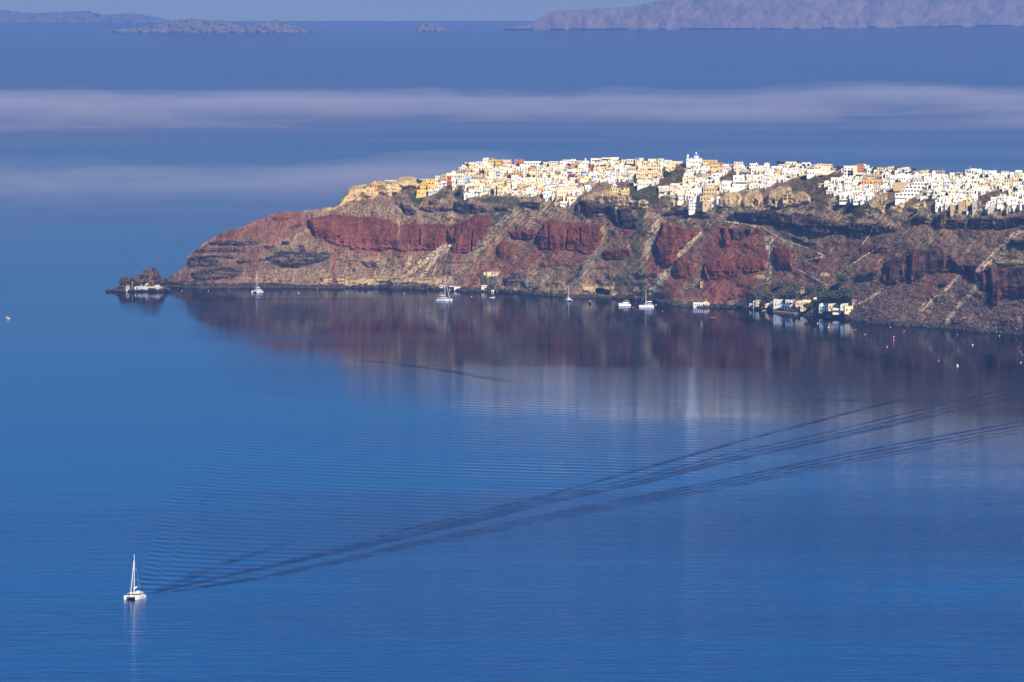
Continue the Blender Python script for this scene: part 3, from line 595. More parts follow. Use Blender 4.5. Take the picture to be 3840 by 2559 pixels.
BOAT = on_sea(505, 2246)
TRAIL = on_sea(3840, 1478)
uv_ = (TRAIL - BOAT); uv_.z = 0; uv_.normalize()
def water_tree(name, wake=True, ribbon=None):
    m = bpy.data.materials.new(name); m.use_nodes = True; t = m.node_tree; t.nodes.clear(); q = N(t); L = t.links
    out = t.nodes.new('ShaderNodeOutputMaterial')
    g = t.nodes.new('ShaderNodeNewGeometry'); pos = g.outputs['Position']
    sep = t.nodes.new('ShaderNodeSeparateXYZ'); L.new(pos, sep.inputs[0]); X0, Y0 = sep.outputs[0], sep.outputs[1]
    # ripples: short crests lying across the view, stronger and weaker in broad patches
    patch = q.ramp(q.noise(pos, 1.0, 4, .6, ((1 / 1300, 1 / 420, 1), .15)), .35, .62)
    h = q.m('MULTIPLY', q.m('SUBTRACT', q.noise(pos, 1.0, 4, .6, ((1 / 22, 1 / 9, 1), .10)), .5), .42)
    h2 = q.m('MULTIPLY', q.m('SUBTRACT', q.noise(pos, 1.0, 2, .5, ((1 / 70, 1 / 28, 1), -.2)), .5), .36)
    h = q.m('ADD', h, q.m('MULTIPLY', q.m('SUBTRACT', q.noise(pos, 1.0, 2, .5, ((1 / 7, 1 / 3.2, 1), .06)), .5), .16))
    h = q.m('MULTIPLY', q.m('ADD', h, h2), q.m('ADD', q.m('MULTIPLY', patch, .9), .35))
    h = q.m('MULTIPLY', h, q.ramp(Y0, 4200.0, 5250.0, .8, .10))
    if wake:
        dx = q.m('SUBTRACT', X0, float(BOAT.x)); dy = q.m('SUBTRACT', Y0, float(BOAT.y))
        X = q.m('ADD', q.m('MULTIPLY', dx, uv_.x), q.m('MULTIPLY', dy, uv_.y))
        Y = q.m('ADD', q.m('MULTIPLY', dx, -uv_.y), q.m('MULTIPLY', dy, uv_.x))
        aY = q.m('MAXIMUM', q.m('ABSOLUTE', Y), .05)
        Xc = q.m('MAXIMUM', X, 1.0)
        tt = q.m('DIVIDE', aY, Xc)
        s2 = q.m('SUBTRACT', 1.0, q.m('MULTIPLY', q.m('MULTIPLY', tt, tt), 8.0))
        sq = q.m('SQRT', q.m('MAXIMUM', s2, 0.0))
        t4 = q.m('MULTIPLY', tt, 4.0)
        k0 = 2 * math.pi / 27.0
        def ph(T):
            return q.m('MULTIPLY', q.m('MULTIPLY', q.m('SQRT', q.m('ADD', q.m('MULTIPLY', T, T), 1.0)), q.m('SUBTRACT', X, q.m('MULTIPLY', aY, T))), k0)
        TT = q.m('DIVIDE', q.m('SUBTRACT', 1.0, sq), t4); TD = q.m('DIVIDE', q.m('ADD', 1.0, sq), t4)
        inside = q.m('MULTIPLY', q.ramp(s2, -.02, .12), q.ramp(X, 6.0, 60.0))
        fade = q.ramp(X, 150.0, 1550.0, 1.0, .12, False)
        near = q.ramp(X, 0.0, 900.0, 1.5, .8, False)
        wt = q.m('MULTIPLY', q.m('SINE', ph(TT)), .15)
        cusp = q.m('ADD', q.ramp(s2, .75, .0, .0, 1.0), .12)
        wd = q.m('MULTIPLY', q.m('MULTIPLY', q.m('SINE', ph(TD)), .17), q.m('MULTIPLY', q.m('MULTIPLY', q.ramp(TD, 1.2, 2.2, 1.0, 0.0), q.ramp(X, 300.0, 1500.0, 1.0, .35)), cusp))
        side = q.ramp(Y, -20.0, 4.0, .06, 1.0)
        amp = q.m('MULTIPLY', q.m('MULTIPLY', inside, fade), q.m('MULTIPLY', side, near))
        amp = q.m('MULTIPLY', amp, q.ramp(q.noise(pos, 1.0, 3, .6, ((1 / 260, 1 / 150, 1), .4)), .34, .64, .25, .95))
        # ordinary long wave trains elsewhere
        h = q.m('ADD', h, q.m('MULTIPLY', q.m('ADD', wt, wd), amp))
    if ribbon:
        uvn = t.nodes.new('ShaderNodeUVMap'); su = t.nodes.new('ShaderNodeSeparateXYZ'); L.new(uvn.outputs[0], su.inputs[0])
        n_ = q.noise(uvn.outputs[0], 1.0, 3, .6, ((.02, 3, 1), 0))
        h = q.m('ADD', h, q.m('MULTIPLY', q.m('SINE', q.m('MULTIPLY', q.m('ADD', su.outputs[1], q.m('MULTIPLY', n_, .25)), ribbon['k'])), ribbon['amp']))
    bp = t.nodes.new('ShaderNodeBump'); bp.inputs['Strength'].default_value = 1.0; bp.inputs['Distance'].default_value = 1.0; L.new(h, bp.inputs['Height'])
    fr = t.nodes.new('ShaderNodeFresnel'); fr.inputs['IOR'].default_value = 1.33; L.new(bp.outputs[0], fr.inputs['Normal'])
    gl = t.nodes.new('ShaderNodeBsdfGlossy'); gl.inputs['Color'].default_value = WATER_TINT; L.new(bp.outputs[0], gl.inputs['Normal'])
    ro = q.m('MULTIPLY', q.ramp(patch, 0, 1, .045, .085), q.ramp(Y0, 4300.0, 5700.0, 1.0, 1.05)); L.new(ro, gl.inputs['Roughness'])
    df = t.nodes.new('ShaderNodeBsdfDiffuse'); df.inputs['Color'].default_value = WATER_BODY
    mix = t.nodes.new('ShaderNodeMixShader'); L.new(fr.outputs[0], mix.inputs[0]); L.new(df.outputs[0], mix.inputs[1]); L.new(gl.outputs[0], mix.inputs[2])
    sh = mix.outputs[0]
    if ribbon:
        dk = t.nodes.new('ShaderNodeMixShader'); dk.inputs[0].default_value = ribbon.get('dark', .3); L.new(sh, dk.inputs[1]); L.new(df.outputs[0], dk.inputs[2]); sh = dk.outputs[0]  # paints the wake's darker reflection: body colour mixed over the gloss
        v = q.m('ABSOLUTE', q.m('SUBTRACT', su.outputs[1], .5))
        a = q.m('MULTIPLY', q.ramp(v, .5, .12), q.m('MULTIPLY', q.ramp(su.outputs[0], 0, .04), q.ramp(su.outputs[0], 1.0, ribbon.get('end', .96))))
        a = q.m('MULTIPLY', a, q.ramp(q.noise(pos, 1.0, 4, .7, ((1 / 40, 1 / 30, 1), .3)), .35, .6, .10, .75))
        tr = t.nodes.new('ShaderNodeBsdfTransparent'); m2 = t.nodes.new('ShaderNodeMixShader'); L.new(a, m2.inputs[0]); L.new(tr.outputs[0], m2.inputs[1]); L.new(sh, m2.inputs[2]); sh = m2.outputs[0]
    L.new(sh, out.inputs[0]); return m
WATER_TINT = (.325, .38, .575, 1); WATER_BODY = (.003, .014, .085, 1)
sea_me.materials.append(water_tree('sea_water'))
link('sea', sea_me, 'structure')

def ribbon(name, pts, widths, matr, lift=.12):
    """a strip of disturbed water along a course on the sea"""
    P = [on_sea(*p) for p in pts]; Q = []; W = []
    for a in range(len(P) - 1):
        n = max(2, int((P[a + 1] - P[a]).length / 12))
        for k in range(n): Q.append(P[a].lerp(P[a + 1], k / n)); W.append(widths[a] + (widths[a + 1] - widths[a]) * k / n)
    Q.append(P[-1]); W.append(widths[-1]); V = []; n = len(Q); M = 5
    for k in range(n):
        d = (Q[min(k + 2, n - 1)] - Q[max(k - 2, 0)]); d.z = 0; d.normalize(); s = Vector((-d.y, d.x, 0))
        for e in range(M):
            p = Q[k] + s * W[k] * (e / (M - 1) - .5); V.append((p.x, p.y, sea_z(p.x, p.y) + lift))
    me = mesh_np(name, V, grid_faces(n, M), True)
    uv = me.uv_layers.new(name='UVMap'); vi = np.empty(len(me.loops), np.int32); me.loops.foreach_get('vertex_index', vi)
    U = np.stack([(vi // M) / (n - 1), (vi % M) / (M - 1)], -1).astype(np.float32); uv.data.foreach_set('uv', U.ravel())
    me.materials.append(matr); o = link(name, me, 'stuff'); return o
wake_a = water_tree('wake_water', False, dict(k=18.0, amp=.13, dark=.06))  # dark: how far the strip's reflection is dulled by colour
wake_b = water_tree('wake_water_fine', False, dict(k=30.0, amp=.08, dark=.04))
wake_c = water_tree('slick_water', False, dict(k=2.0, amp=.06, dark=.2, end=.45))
b0 = (545, 2233)
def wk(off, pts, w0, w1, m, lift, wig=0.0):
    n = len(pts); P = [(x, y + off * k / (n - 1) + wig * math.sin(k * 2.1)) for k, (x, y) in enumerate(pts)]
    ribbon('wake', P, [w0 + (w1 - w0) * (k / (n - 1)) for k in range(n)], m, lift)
MAIN = [b0] + px(10, [(150,1032),(400,978),(700,915),(1000,850),(1300,780),(1600,710),(1900,632),(2353,540)]) + [(2700, 1735), (3100, 1650), (3450, 1570), (3860, 1475)]
LOW = [b0] + px(10, [(300,1030),(500,998),(900,912),(1300,822),(1600,762),(2000,680),(2353,615)]) + [(2800, 1792), (3200, 1708), (3860, 1590)]
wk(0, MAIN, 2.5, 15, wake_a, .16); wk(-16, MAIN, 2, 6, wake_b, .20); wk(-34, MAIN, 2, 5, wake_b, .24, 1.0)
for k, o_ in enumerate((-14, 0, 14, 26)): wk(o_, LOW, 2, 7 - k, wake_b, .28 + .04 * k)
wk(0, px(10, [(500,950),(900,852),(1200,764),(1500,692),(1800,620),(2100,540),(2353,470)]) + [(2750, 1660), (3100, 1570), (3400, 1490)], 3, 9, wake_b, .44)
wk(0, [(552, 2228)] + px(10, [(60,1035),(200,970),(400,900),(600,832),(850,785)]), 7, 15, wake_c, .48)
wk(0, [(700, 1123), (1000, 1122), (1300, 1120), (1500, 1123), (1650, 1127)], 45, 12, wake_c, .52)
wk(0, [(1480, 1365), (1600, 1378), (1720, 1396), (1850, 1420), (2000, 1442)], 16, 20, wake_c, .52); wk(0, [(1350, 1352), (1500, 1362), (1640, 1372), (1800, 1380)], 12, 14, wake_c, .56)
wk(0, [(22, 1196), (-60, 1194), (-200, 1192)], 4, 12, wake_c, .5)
foam_m = mat('sea_foam', (.75, .78, .80), .9)

# ------------------------------------------------------------------ low fog banks lying on the sea
def vol_mat(name, col, dens, aniso=0.0):
    m = bpy.data.materials.new(name); m.use_nodes = True; t = m.node_tree; t.nodes.clear()
    o = t.nodes.new('ShaderNodeOutputMaterial'); v = t.nodes.new('ShaderNodeVolumePrincipled')
    v.inputs['Color'].default_value = (*col, 1); v.inputs['Density'].default_value = dens; v.inputs['Anisotropy'].default_value = aniso
    t.links.new(v.outputs[0], o.inputs['Volume']); return m
def fog_bank(name, D0, D1, x0, x1, top, mt, seed, edge=.25, cover=.0, nx=260, ny=170):
    """a closed, lumpy-topped pancake of mist: thickness swells and dies away with the weather, not with the view"""
    d = np.linspace(D0, D1, ny)[:, None] + np.zeros((1, nx)); u = np.linspace(0, 1, nx)[None, :] + np.zeros((ny, 1))
    X = (x0 + (x1 - x0) * u); v = (d - D0) / (D1 - D0)
    n = fbm(X / 1000, d / 480, 5, seed); n2 = fbm(X / 260, d / 150, 3, seed + 7)
    vf = 1 - v - .10 + .16 * fbm(X / 420, d * 0, 4, seed + 3)
    prof = sstep(v + .12 * fbm(X / 600, d * 0 + 3, 3, seed + 4), 0, edge) * sstep(vf, 0, edge * .4) * sstep(u, 0, .08) * sstep(1 - u, 0, .08)
    th = top * (1 - np.exp(-1.7 * np.maximum(prof * (1 + cover + 2.6 * n + 2.2 * n2) - .42, 0))) + .4
    zs = sea_z(X, d); B = np.stack([X, d, zs + 6 + 0 * X], -1); Tt = np.stack([X, d, zs + 6 + th], -1)
    nv = nx * ny; f = grid_faces(ny, nx); idx = np.arange(nv).reshape(ny, nx)
    ring = np.concatenate([idx[0, :-1], idx[:-1, -1], idx[-1, :0:-1], idx[:0:-1, 0]]); rn = np.roll(ring, -1)
    side = np.stack([ring, rn, rn + nv, ring + nv], -1)
    F = np.concatenate([f[:, ::-1], f + nv, side], 0)
    me = mesh_np(name, np.concatenate([B.reshape(-1, 3), Tt.reshape(-1, 3)]), F, True); me.materials.append(mt)
    o = link(name, me, 'stuff'); return o
fogm = vol_mat('fog_vapour', (.98, .90, 1.0), 5.6e-4, .1)
fogm2 = vol_mat('thin_fog_vapour', (.93, .94, .98), 1.6e-4, .1)
fog_bank('fog_bank', 13300, 18700, -2600, 2600, 40, fogm, 401, .3, .15)
fog_bank('fog_bank', 9350, 11500, -1500, 60, 38, fogm, 411, .35, .2)
fog_bank('fog_bank', 11300, 12700, 250, 1700, 16, fogm2, 431, .4, -.05)

# ------------------------------------------------------------------ the blue air between
HAZE_DENS = 2.8e-5
hz = mesh_np('haze', [(sx_ * 24000, yy, zz) for zz in (-480, 352) for yy in (-6000, 61000) for sx_ in (-1, 1)],
             [(0, 2, 3, 1), (4, 5, 7, 6), (0, 1, 5, 4), (2, 6, 7, 3), (0, 4, 6, 2), (1, 3, 7, 5)])
hz.materials.append(vol_mat('blue_haze', HAZE_COL if 'HAZE_COL' in globals() else (.17, .33, .80), HAZE_DENS, 0.0))
link('haze', hz, 'stuff')
# ------------------------------------------------------------------ unit meshes shared by many parts
def pymesh(name, V, F, smooth=False):
    me = bpy.data.meshes.new(name); me.from_pydata(V, [], F); me.update()
    if smooth:
        for p in me.polygons: p.use_smooth = True
    return me
def prism_xz(name, prof, smooth=False):
    """profile in x,z pushed from y=0 (front) to y=1 (back)"""
    n = len(prof); V = [(x, 0, z) for x, z in prof] + [(x, 1, z) for x, z in prof]
    F = [tuple(range(n)), tuple(range(2 * n - 1, n - 1, -1))] + [(i + n, (i + 1) % n + n, (i + 1) % n, i) for i in range(n)]
    return pymesh(name, V, F, smooth)
def prism_yz(name, prof):
    n = len(prof); V = [(-.5, y, z) for y, z in prof] + [(.5, y, z) for y, z in prof]
    F = [tuple(range(n - 1, -1, -1)), tuple(range(n, 2 * n))] + [(i, (i + 1) % n, (i + 1) % n + n, i + n) for i in range(n)]
    return pymesh(name, V, F)
BOX = prism_xz('box', [(-.5, 0), (.5, 0), (.5, 1), (-.5, 1)])
ARC = [(.5 * math.cos(a), math.sin(a)) for a in np.linspace(0, math.pi, 11)]
VAULT = prism_xz('barrel_vault', ARC)
VAULTX = prism_yz('cross_vault', [(.5 - .5 * math.cos(a), math.sin(a)) for a in np.linspace(math.pi, 0, 11)])
GABLE = prism_xz('gable', [(-.5, 0), (.5, 0), (0, 1)])
ARCHW = prism_xz('arched_opening', [(-.5, 0), (.5, 0)] + [(.5 * math.cos(a), .55 + .45 * math.sin(a)) for a in np.linspace(0, math.pi, 9)])
def lathe(name, prof, n=16, smooth=True):
    V = []; F = []
    for r, z in prof: V += [(r * math.cos(2 * math.pi * k / n), r * math.sin(2 * math.pi * k / n), z) for k in range(n)]
    m = len(prof)
    for i in range(m - 1):
        for k in range(n): F.append((i * n + k, i * n + (k + 1) % n, (i + 1) * n + (k + 1) % n, (i + 1) * n + k))
    F.append(tuple(range(n - 1, -1, -1))); F.append(tuple(range((m - 1) * n, m * n)))
    return pymesh(name, V, F, smooth)
DOME = lathe('dome', [(math.cos(a), math.sin(a)) for a in np.linspace(0, math.pi / 2 - .05, 7)], 18)
DRUM = lathe('drum', [(1, 0), (1, 1)], 18, False)
CONE = lathe('cone', [(1, 0), (.05, 1)], 14)
BALL = lathe('ball', [(max(.05, math.sin(a)), -math.cos(a)) for a in np.linspace(0.05, math.pi - .05, 9)], 12)
TAPER = lathe('tapered_post', [(1, 0), (.6, 1)], 8)
def bevel_slab():
    b = .06; pr = [(-.5, 0), (.5, 0), (.5, 1), (.46, 1), (.46, .55), (-.46, .55), (-.46, 1), (-.5, 1)]
    return prism_xz('parapet_slab', pr)
SLAB = bevel_slab()
BUILT = []
def part(name, me, m, parent, loc, scale, rz=0.0, rx=0.0, ry=0.0):
    o = bpy.data.objects.new(name, me)
    if not me.materials: me.materials.append(m)
    o.material_slots[0].link = 'OBJECT'; o.material_slots[0].material = m
    o.location = loc; o.scale = scale; o.rotation_euler = (rx, ry, rz); o.parent = parent; C.objects.link(o); return o
PXM = lambda D: FPX / D        # pixels per metre at distance D

RECTS = []                     # picture rectangles already built over, to keep later houses clear of them
def windows(root, w, h, rows, cols, m, arched=False, door=None, z0=0.0, ww=None, wh=None, y=0.0):
    """openings on the front face: each its own mesh"""
    n = rows * cols; fh = h / max(rows, 1)
    ww = ww or min(1.25, w / cols * .45); wh = wh or min(1.6, fh * .5)
    for r in range(rows):
        for c in range(cols):
            if door and r == 0 and c == cols // 2: continue
            x = (c + .5) / cols * w - w / 2 + RNG.uniform(-.15, .15) * (not arched)
            part('window', ARCHW if arched else BOX, m, root, (x, y - .07, z0 + fh * (r + .32)), (ww, .12, wh))
    if door:
        c = cols // 2; x = (c + .5) / cols * w - w / 2
        part('door', ARCHW if RNG.random() < .4 else BOX, doorm[door], root, (x, y - .08, z0), (1.15, .14, 2.25))
RNG = random.Random(5)
def building(name, cat, label, x0, x1, yt, yb, col='white', kind='flat', yaw=None, rows=1, cols=2, door='blue', depth=None, arched=False, group=None,
             gnd=None, roofcol=None, win=None, terrace=False, pergola=None, embed=2.4, lift=1.0, ww=None, wh=None, register=True, chimney=False, front=False):
    """a building filling photograph rectangle x0..x1, yt..yb, standing on the slope there"""
    g = (gnd or ground)((x0 + x1) / 2, yb); D = (min((gnd or ground)(xx, yb).y for xx in (x0, (x0 * 2 + x1) / 3, (x0 + 2 * x1) / 3, x1)) * .3 + g.y * .7 if front else g.y) - lift; k = PXM(D); p = Vector(world((x0 + x1) / 2, yb, D))
    app = (x1 - x0) / k; h = (yb - yt) / k
    yaw = RNG.uniform(-.45, .08) if yaw is None else yaw
    d = depth or max(3.5, min(8.5, app * .75))
    if abs(math.sin(yaw)) * d > app * .45: d = app * .45 / abs(math.sin(yaw))
    w = max(1.5, (app - d * abs(math.sin(yaw))) / math.cos(yaw))
    if front: w = app * .93 / math.cos(yaw)
    root = empty(name, p, yaw, label, cat, group)
    m = wm(col); rm = wm(roofcol or col); win = win or dark_m
    if kind == 'flat':
        hb = h - .45
        part('wall', BOX, m, root, (0, 0, -embed), (w, d, hb + embed)); part('roof', SLAB, rm, root, (0, -.12, hb), (w + .24, d + .24, .45 if h > 3 else .3))
    elif kind in ('vault', 'vaultx', 'gable'):
        rise = min(w if kind != 'vaultx' else d, 5) * .42; rise = min(rise, h * .42); hb = h - rise
        part('wall', BOX, m, root, (0, 0, -embed), (w, d, hb + embed))
        part('roof', dict(vault=VAULT, vaultx=VAULTX, gable=GABLE)[kind], rm, root, (0, -.05, hb), (w + .1, d + .1, rise))
    elif kind == 'twin':
        rise = min(w * .25, h * .35); hb = h - rise
        part('wall', BOX, m, root, (0, 0, -embed), (w, d, hb + embed))
        for s in (-1, 1): part('roof', VAULT, rm, root, (s * w / 4, -.05, hb), (w / 2 - .08, d + .1, rise))
    elif kind == 'dome':
        r = min(w, d) * .42; rise = min(r, h * .4); hb = h - rise
        part('wall', BOX, m, root, (0, 0, -embed), (w, d, hb + embed)); part('dome', DOME, rm, root, (0, d / 2, hb), (r, r, rise))
    elif kind == 'step':
        hb = h * .55
        part('wall', BOX, m, root, (0, 0, -embed), (w, d, hb + embed)); part('upper_storey', BOX, m, root, (w * .14, d * .35, hb), (w * .7, d * .63, h - hb - .35))
        part('roof', SLAB, rm, root, (w * .14, d * .33, h - .35), (w * .74, d * .66, .35)); part('parapet', BOX, m, root, (0, -.05, hb), (w + .1, .25, .6))
    hh = hb
    if rows * cols > 0: windows(root, w, hh, rows, cols, win, arched, door, ww=ww, wh=wh)
    if kind == 'step' and cols: part('window', BOX, win, root, (w * .14, d * .35 - .06, hb + .7), (1.1, .12, min(1.5, (h - hb) * .55)))
    if terrace: part('terrace_wall', BOX, rm, root, (RNG.uniform(-.5, .5), -2.6, -embed - 1), (w * 1.12, .3, embed + 1 + .75)); part('terrace', BOX, rm, root, (0, -2.4, -embed - 1), (w * 1.05, 2.38, embed + 1 - .02))
    if pergola: part('pergola', BOX, pergola, root, (RNG.uniform(-.1, .1) * w, -1.9, min(2.5, h * .62)), (w * .7, 1.85, .22))
    if chimney: part('chimney', BOX, m, root, (w * .3, d * .4, h - .1), (.7, .7, 1.1))
    if register: RECTS.append((x0, x1, yt, yb))
    BUILT.append((root, col, kind, (x0 + x1) / 2, (yt + yb) / 2))
    return root, w, d, h
def B(crop, x0, x1, y0, y1, col, kind, label, rows=1, cols=2, **kw):
    ox, oy, s = CR[crop]; kw.setdefault('group', 'houses of the clifftop village')
    name = kw.pop('name', 'house'); cat = kw.pop('cat', 'house')
    return building(name, cat, label, ox + x0 / s, ox + x1 / s, oy + y0 / s, oy + y1 / s, col, kind, rows=rows, cols=cols, **kw)
# ------------------------------------------------------------------ ruins and walls on the headland
GR = dict(group='old stone buildings on the headland')
B(1, 540, 602, 388, 458, 'orange', 'dome', 'small orange domed house with two doors on the bare tan headland', 1, 2, door='brown', **GR)
B(1, 604, 660, 392, 430, 'tan', 'flat', 'low tan ruin with dark window holes beside the orange domed house', 1, 3, door=None, **GR)
B(1, 478, 530, 418, 450, 'stone', 'flat', 'crumbled stone shed left of the orange domed house on the headland', 1, 1, door=None, **GR)
B(1, 590, 690, 432, 465, 'brown', 'flat', 'long roofless brown ruin with dark doorways below the orange domed house', 1, 4, door=None, **GR)
B(1, 668, 700, 376, 392, 'grey', 'flat', 'tiny grey hut on the ridge between the ruins and the rock top', 0, 0, door=None, **GR)
B(1, 700, 795, 380, 388, 'white', 'flat', 'long low white wall along the ridge right of the ruins', 0, 0, door=None, depth=2, name='boundary_wall', cat='wall')
B(1, 1022, 1196, 367, 376, 'white', 'flat', 'long low white wall on the ridge above the yellow stepped house', 0, 0, door=None, depth=2, name='boundary_wall', cat='wall')
B(1, 20, 40, 668, 684, 'stone', 'flat', 'tiny stone lookout hut on the lower red ridge of the headland', 1, 1, door=None, **GR)
B(1, 700, 760, 400, 425, 'stone', 'flat', 'broken brown stone wall with one dark hole left of the rock top', 1, 2, door=None, **GR)
# ------------------------------------------------------------------ landmark houses, west to east
B('A', 210, 460, 570, 692, 'yellow', 'step', 'upper tier of the yellow cave house at the west end of the village', 1, 4, door=None, yaw=-.15)
B('A', 165, 330, 655, 790, 'yellow', 'flat', 'middle tier of the yellow cave house, four small dark windows in a row', 2, 4, door=None, yaw=-.15)
B('A', 320, 470, 670, 790, 'yellow', 'flat', 'yellow tier with a brown door beside the middle of the yellow cave house', 1, 2, door='brown', yaw=-.1)
B('A', 405, 512, 640, 755, 'yellow', 'dome', 'round yellow domed room on the right side of the yellow cave house', 1, 1, door=None, yaw=0)
B('A', 110, 345, 778, 885, 'yellow', 'flat', 'lowest terrace of the yellow cave house, just above green scrub', 1, 3, door='blue', yaw=-.1, terrace=True)
B('A', 330, 430, 775, 868, 'white', 'flat', 'white house stepping down right of the lowest yellow terrace', 1, 3, door='grey')
B('A', 425, 525, 755, 840, 'white', 'vault', 'white arched house between the yellow terraces and the white stair', 1, 2)
B('A', 480, 600, 650, 765, 'white', 'step', 'white stepped house right of the round yellow domed room', 1, 2)
B('A', 458, 560, 508, 640, 'white', 'flat', 'tall white house with arched windows above the yellow domed room', 2, 2, arched=True)
B('A', 550, 680, 482, 640, 'tan', 'step', 'tan two-storey house with arched windows left of the white belfry', 2, 3, arched=True, door=None)
B('A', 590, 690, 610, 700, 'white', 'flat', 'white house with dark windows below the tan two-storey house', 1, 3, pergola=shade_m)
B('A', 692, 750, 500, 560, 'palepink', 'flat', 'pale pink chapel body under the westmost white belfry', 1, 1)
B('A', 702, 738, 455, 505, 'white', 'gable', 'small white belfry with gable top at the west end of the skyline', 1, 1, door=None, name='belfry', cat='belfry', arched=True)
B('A', 700, 782, 515, 680, 'red', 'flat', 'narrow red orange two-storey house with an arched porch', 2, 1, arched=True, door=None, ww=2.2)
B('A', 765, 800, 440, 500, 'white', 'gable', 'slim white bell gable right of the first belfry on the ridge', 1, 1, door=None, name='belfry', cat='belfry', arched=True)
B('A', 780, 920, 485, 560, 'ivory', 'flat', 'wide cream house right of the slim bell gable', 1, 4)
B('A', 870, 1010, 400, 490, 'tan', 'flat', 'sandy house under the skyline left of the big arches', 1, 3, door=None)
B('A', 790, 900, 560, 660, 'white', 'vault', 'white vaulted house touching the red orange house on its right', 1, 2)
B('A', 895, 1035, 555, 660, 'white', 'flat', 'plain white house between the red orange house and light blue house', 2, 3)
B('A', 800, 872, 672, 775, 'ivory', 'flat', 'cream house directly below the white vaulted house, over the shrubs', 1, 2, door='brown')
B('A', 870, 940, 668, 742, 'orange', 'vault', 'small orange arched house below the plain white house', 1, 1, door='brown')
B('A', 920, 1003, 345, 412, 'white', 'flat', 'small white cube at the left foot of the skyline terraces', 1, 2)
B('A', 1003, 1105, 258, 345, 'white', 'vault', 'white skyline house with two big dark arches', 1, 2, arched=True, door=None, ww=3.0, wh=3.2)
B('A', 1105, 1250, 247, 350, 'ivory', 'flat', 'cream skyline house right of the one with two big dark arches', 1, 3, arched=True)
B('A', 1250, 1385, 237, 305, 'white', 'flat', 'long low white skyline house left of the summit houses', 1, 3)
B('A', 1380, 1500, 162, 232, 'white', 'step', 'white stepped house at the western summit of the skyline', 1, 3)
B('A', 1497, 1560, 165, 215, 'orange', 'flat', 'orange cube beside the white summit house', 1, 1, door=None)
B('A', 1560, 1620, 178, 218, 'orange', 'dome', 'small orange dome right of the orange summit cube', 0, 0, door=None)
B('A', 1460, 1610, 205, 340, 'paleyellow', 'flat', 'large pale yellow house with tall windows below the orange cube', 2, 4, door='brown')
B('A', 1605, 1745, 200, 340, 'yellow', 'flat', 'large yellow tan house between pale yellow house and pink house', 2, 3, door='brown')
B('A', 1750, 1925, 200, 310, 'palepink', 'flat', 'large pale pink house on the skyline left of twin brown vaults', 1, 3, door='red')
B('A', 1985, 2075, 188, 318, 'terracotta', 'vault', 'left of the two brown brick vaults on the skyline', 1, 1, door='brown', yaw=-.1)
B('A', 2075, 2180, 195, 318, 'terracotta', 'vault', 'right of the two brown brick vaults on the skyline', 1, 2, door='brown', yaw=-.1)
B('A', 1030, 1190, 365, 460, 'tan', 'flat', 'sandy terrace house below the two big dark arches', 1, 3, arched=True)
B('A', 1190, 1300, 380, 470, 'ivory', 'flat', 'cream house left of the round maroon house', 1, 2)
B('A', 1300, 1420, 400, 490, 'maroon', 'vault', 'round topped maroon house beside the orange stair house', 1, 1, door=None)
B('A', 1415, 1500, 375, 510, 'yellow', 'flat', 'deep yellow house wedged between the maroon house and a white one', 1, 2)
B('A', 1490, 1600, 400, 510, 'white', 'flat', 'white house with four dark windows right of the deep yellow house', 2, 3, door=None)
B('A', 1615, 1760, 395, 480, 'white', 'flat', 'white house with a wide dark awning above the small blue dome', 1, 3, pergola=shade_m)
B('A', 1040, 1145, 520, 620, 'lightblue', 'flat', 'light blue house with three blue doors, the only one', 1, 4, door='blue', win=doorm['blue'])
B('A', 1140, 1200, 525, 600, 'white', 'vault', 'white arched house squeezed right of the light blue house', 1, 1)
B('A', 1200, 1400, 485, 605, 'tan', 'flat', 'broad sandy house right of the light blue house', 1, 4, door=None)
B('A', 1110, 1185, 700, 800, 'orange', 'flat', 'orange house with two rows of small arches near the lower edge', 2, 3, arched=True, door=None)
B('A', 1020, 1110, 820, 930, 'white', 'gable', 'white gabled house at the lowest west corner of the village', 1, 1)
B('A', 1105, 1260, 770, 880, 'white', 'flat', 'white house with a dark porch right of the lowest gabled one', 1, 3, terrace=True)
B('A', 1255, 1395, 785, 870, 'white', 'flat', 'white house with dark green shade at the lower edge left of yellow tower', 1, 3, pergola=doorm['green'])
B('A', 1395, 1560, 750, 840, 'white', 'flat', 'white house with long blue window band left of the yellow tower', 1, 4, door='blue')
B('A', 1580, 1660, 565, 665, 'grey', 'flat', 'grey house with two arches left of the yellow tower top', 1, 2, arched=True, door=None)
B('A', 1655, 1770, 562, 870, 'paleyellow', 'flat', 'tall pale yellow tower house, the tallest on the western slope', 4, 3, door='brown', yaw=-.1, depth=7)
B('A', 1590, 1660, 700, 870, 'ivory', 'flat', 'cream wing attached left of the tall pale yellow tower house', 2, 2)
B('A', 1405, 1560, 520, 620, 'white', 'flat', 'white house with three dark windows left of the blue dome chapel', 1, 4)
B('A', 1790, 1960, 465, 530, 'orange', 'flat', 'long orange house under a dark red roof', 1, 4, roofcol='maroon', door='brown')
B('A', 1960, 2140, 430, 520, 'orange', 'flat', 'orange house with the dark red roof stepping up to the right', 1, 3, roofcol='maroon', door=None)
B('A', 2150, 2245, 365, 560, 'white', 'flat', 'tall white house with a grid of small windows', 4, 3, door='grey', yaw=-.1)
B('A', 2245, 2353, 350, 450, 'orange', 'flat', 'orange house right of the white house with window grid', 1, 2, door='brown')
B('A', 1930, 2010, 540, 725, 'white', 'gable', 'white gabled church front with an arched door, right of yellow tower', 2, 2, arched=True)
B('A', 2040, 2205, 668, 785, 'tan', 'flat', 'sandy cube house with two tall doors above the palm', 1, 3, door='brown')
B('A', 1925, 2060, 790, 880, 'white', 'flat', 'white house right of the palm at the lower village edge', 1, 2)
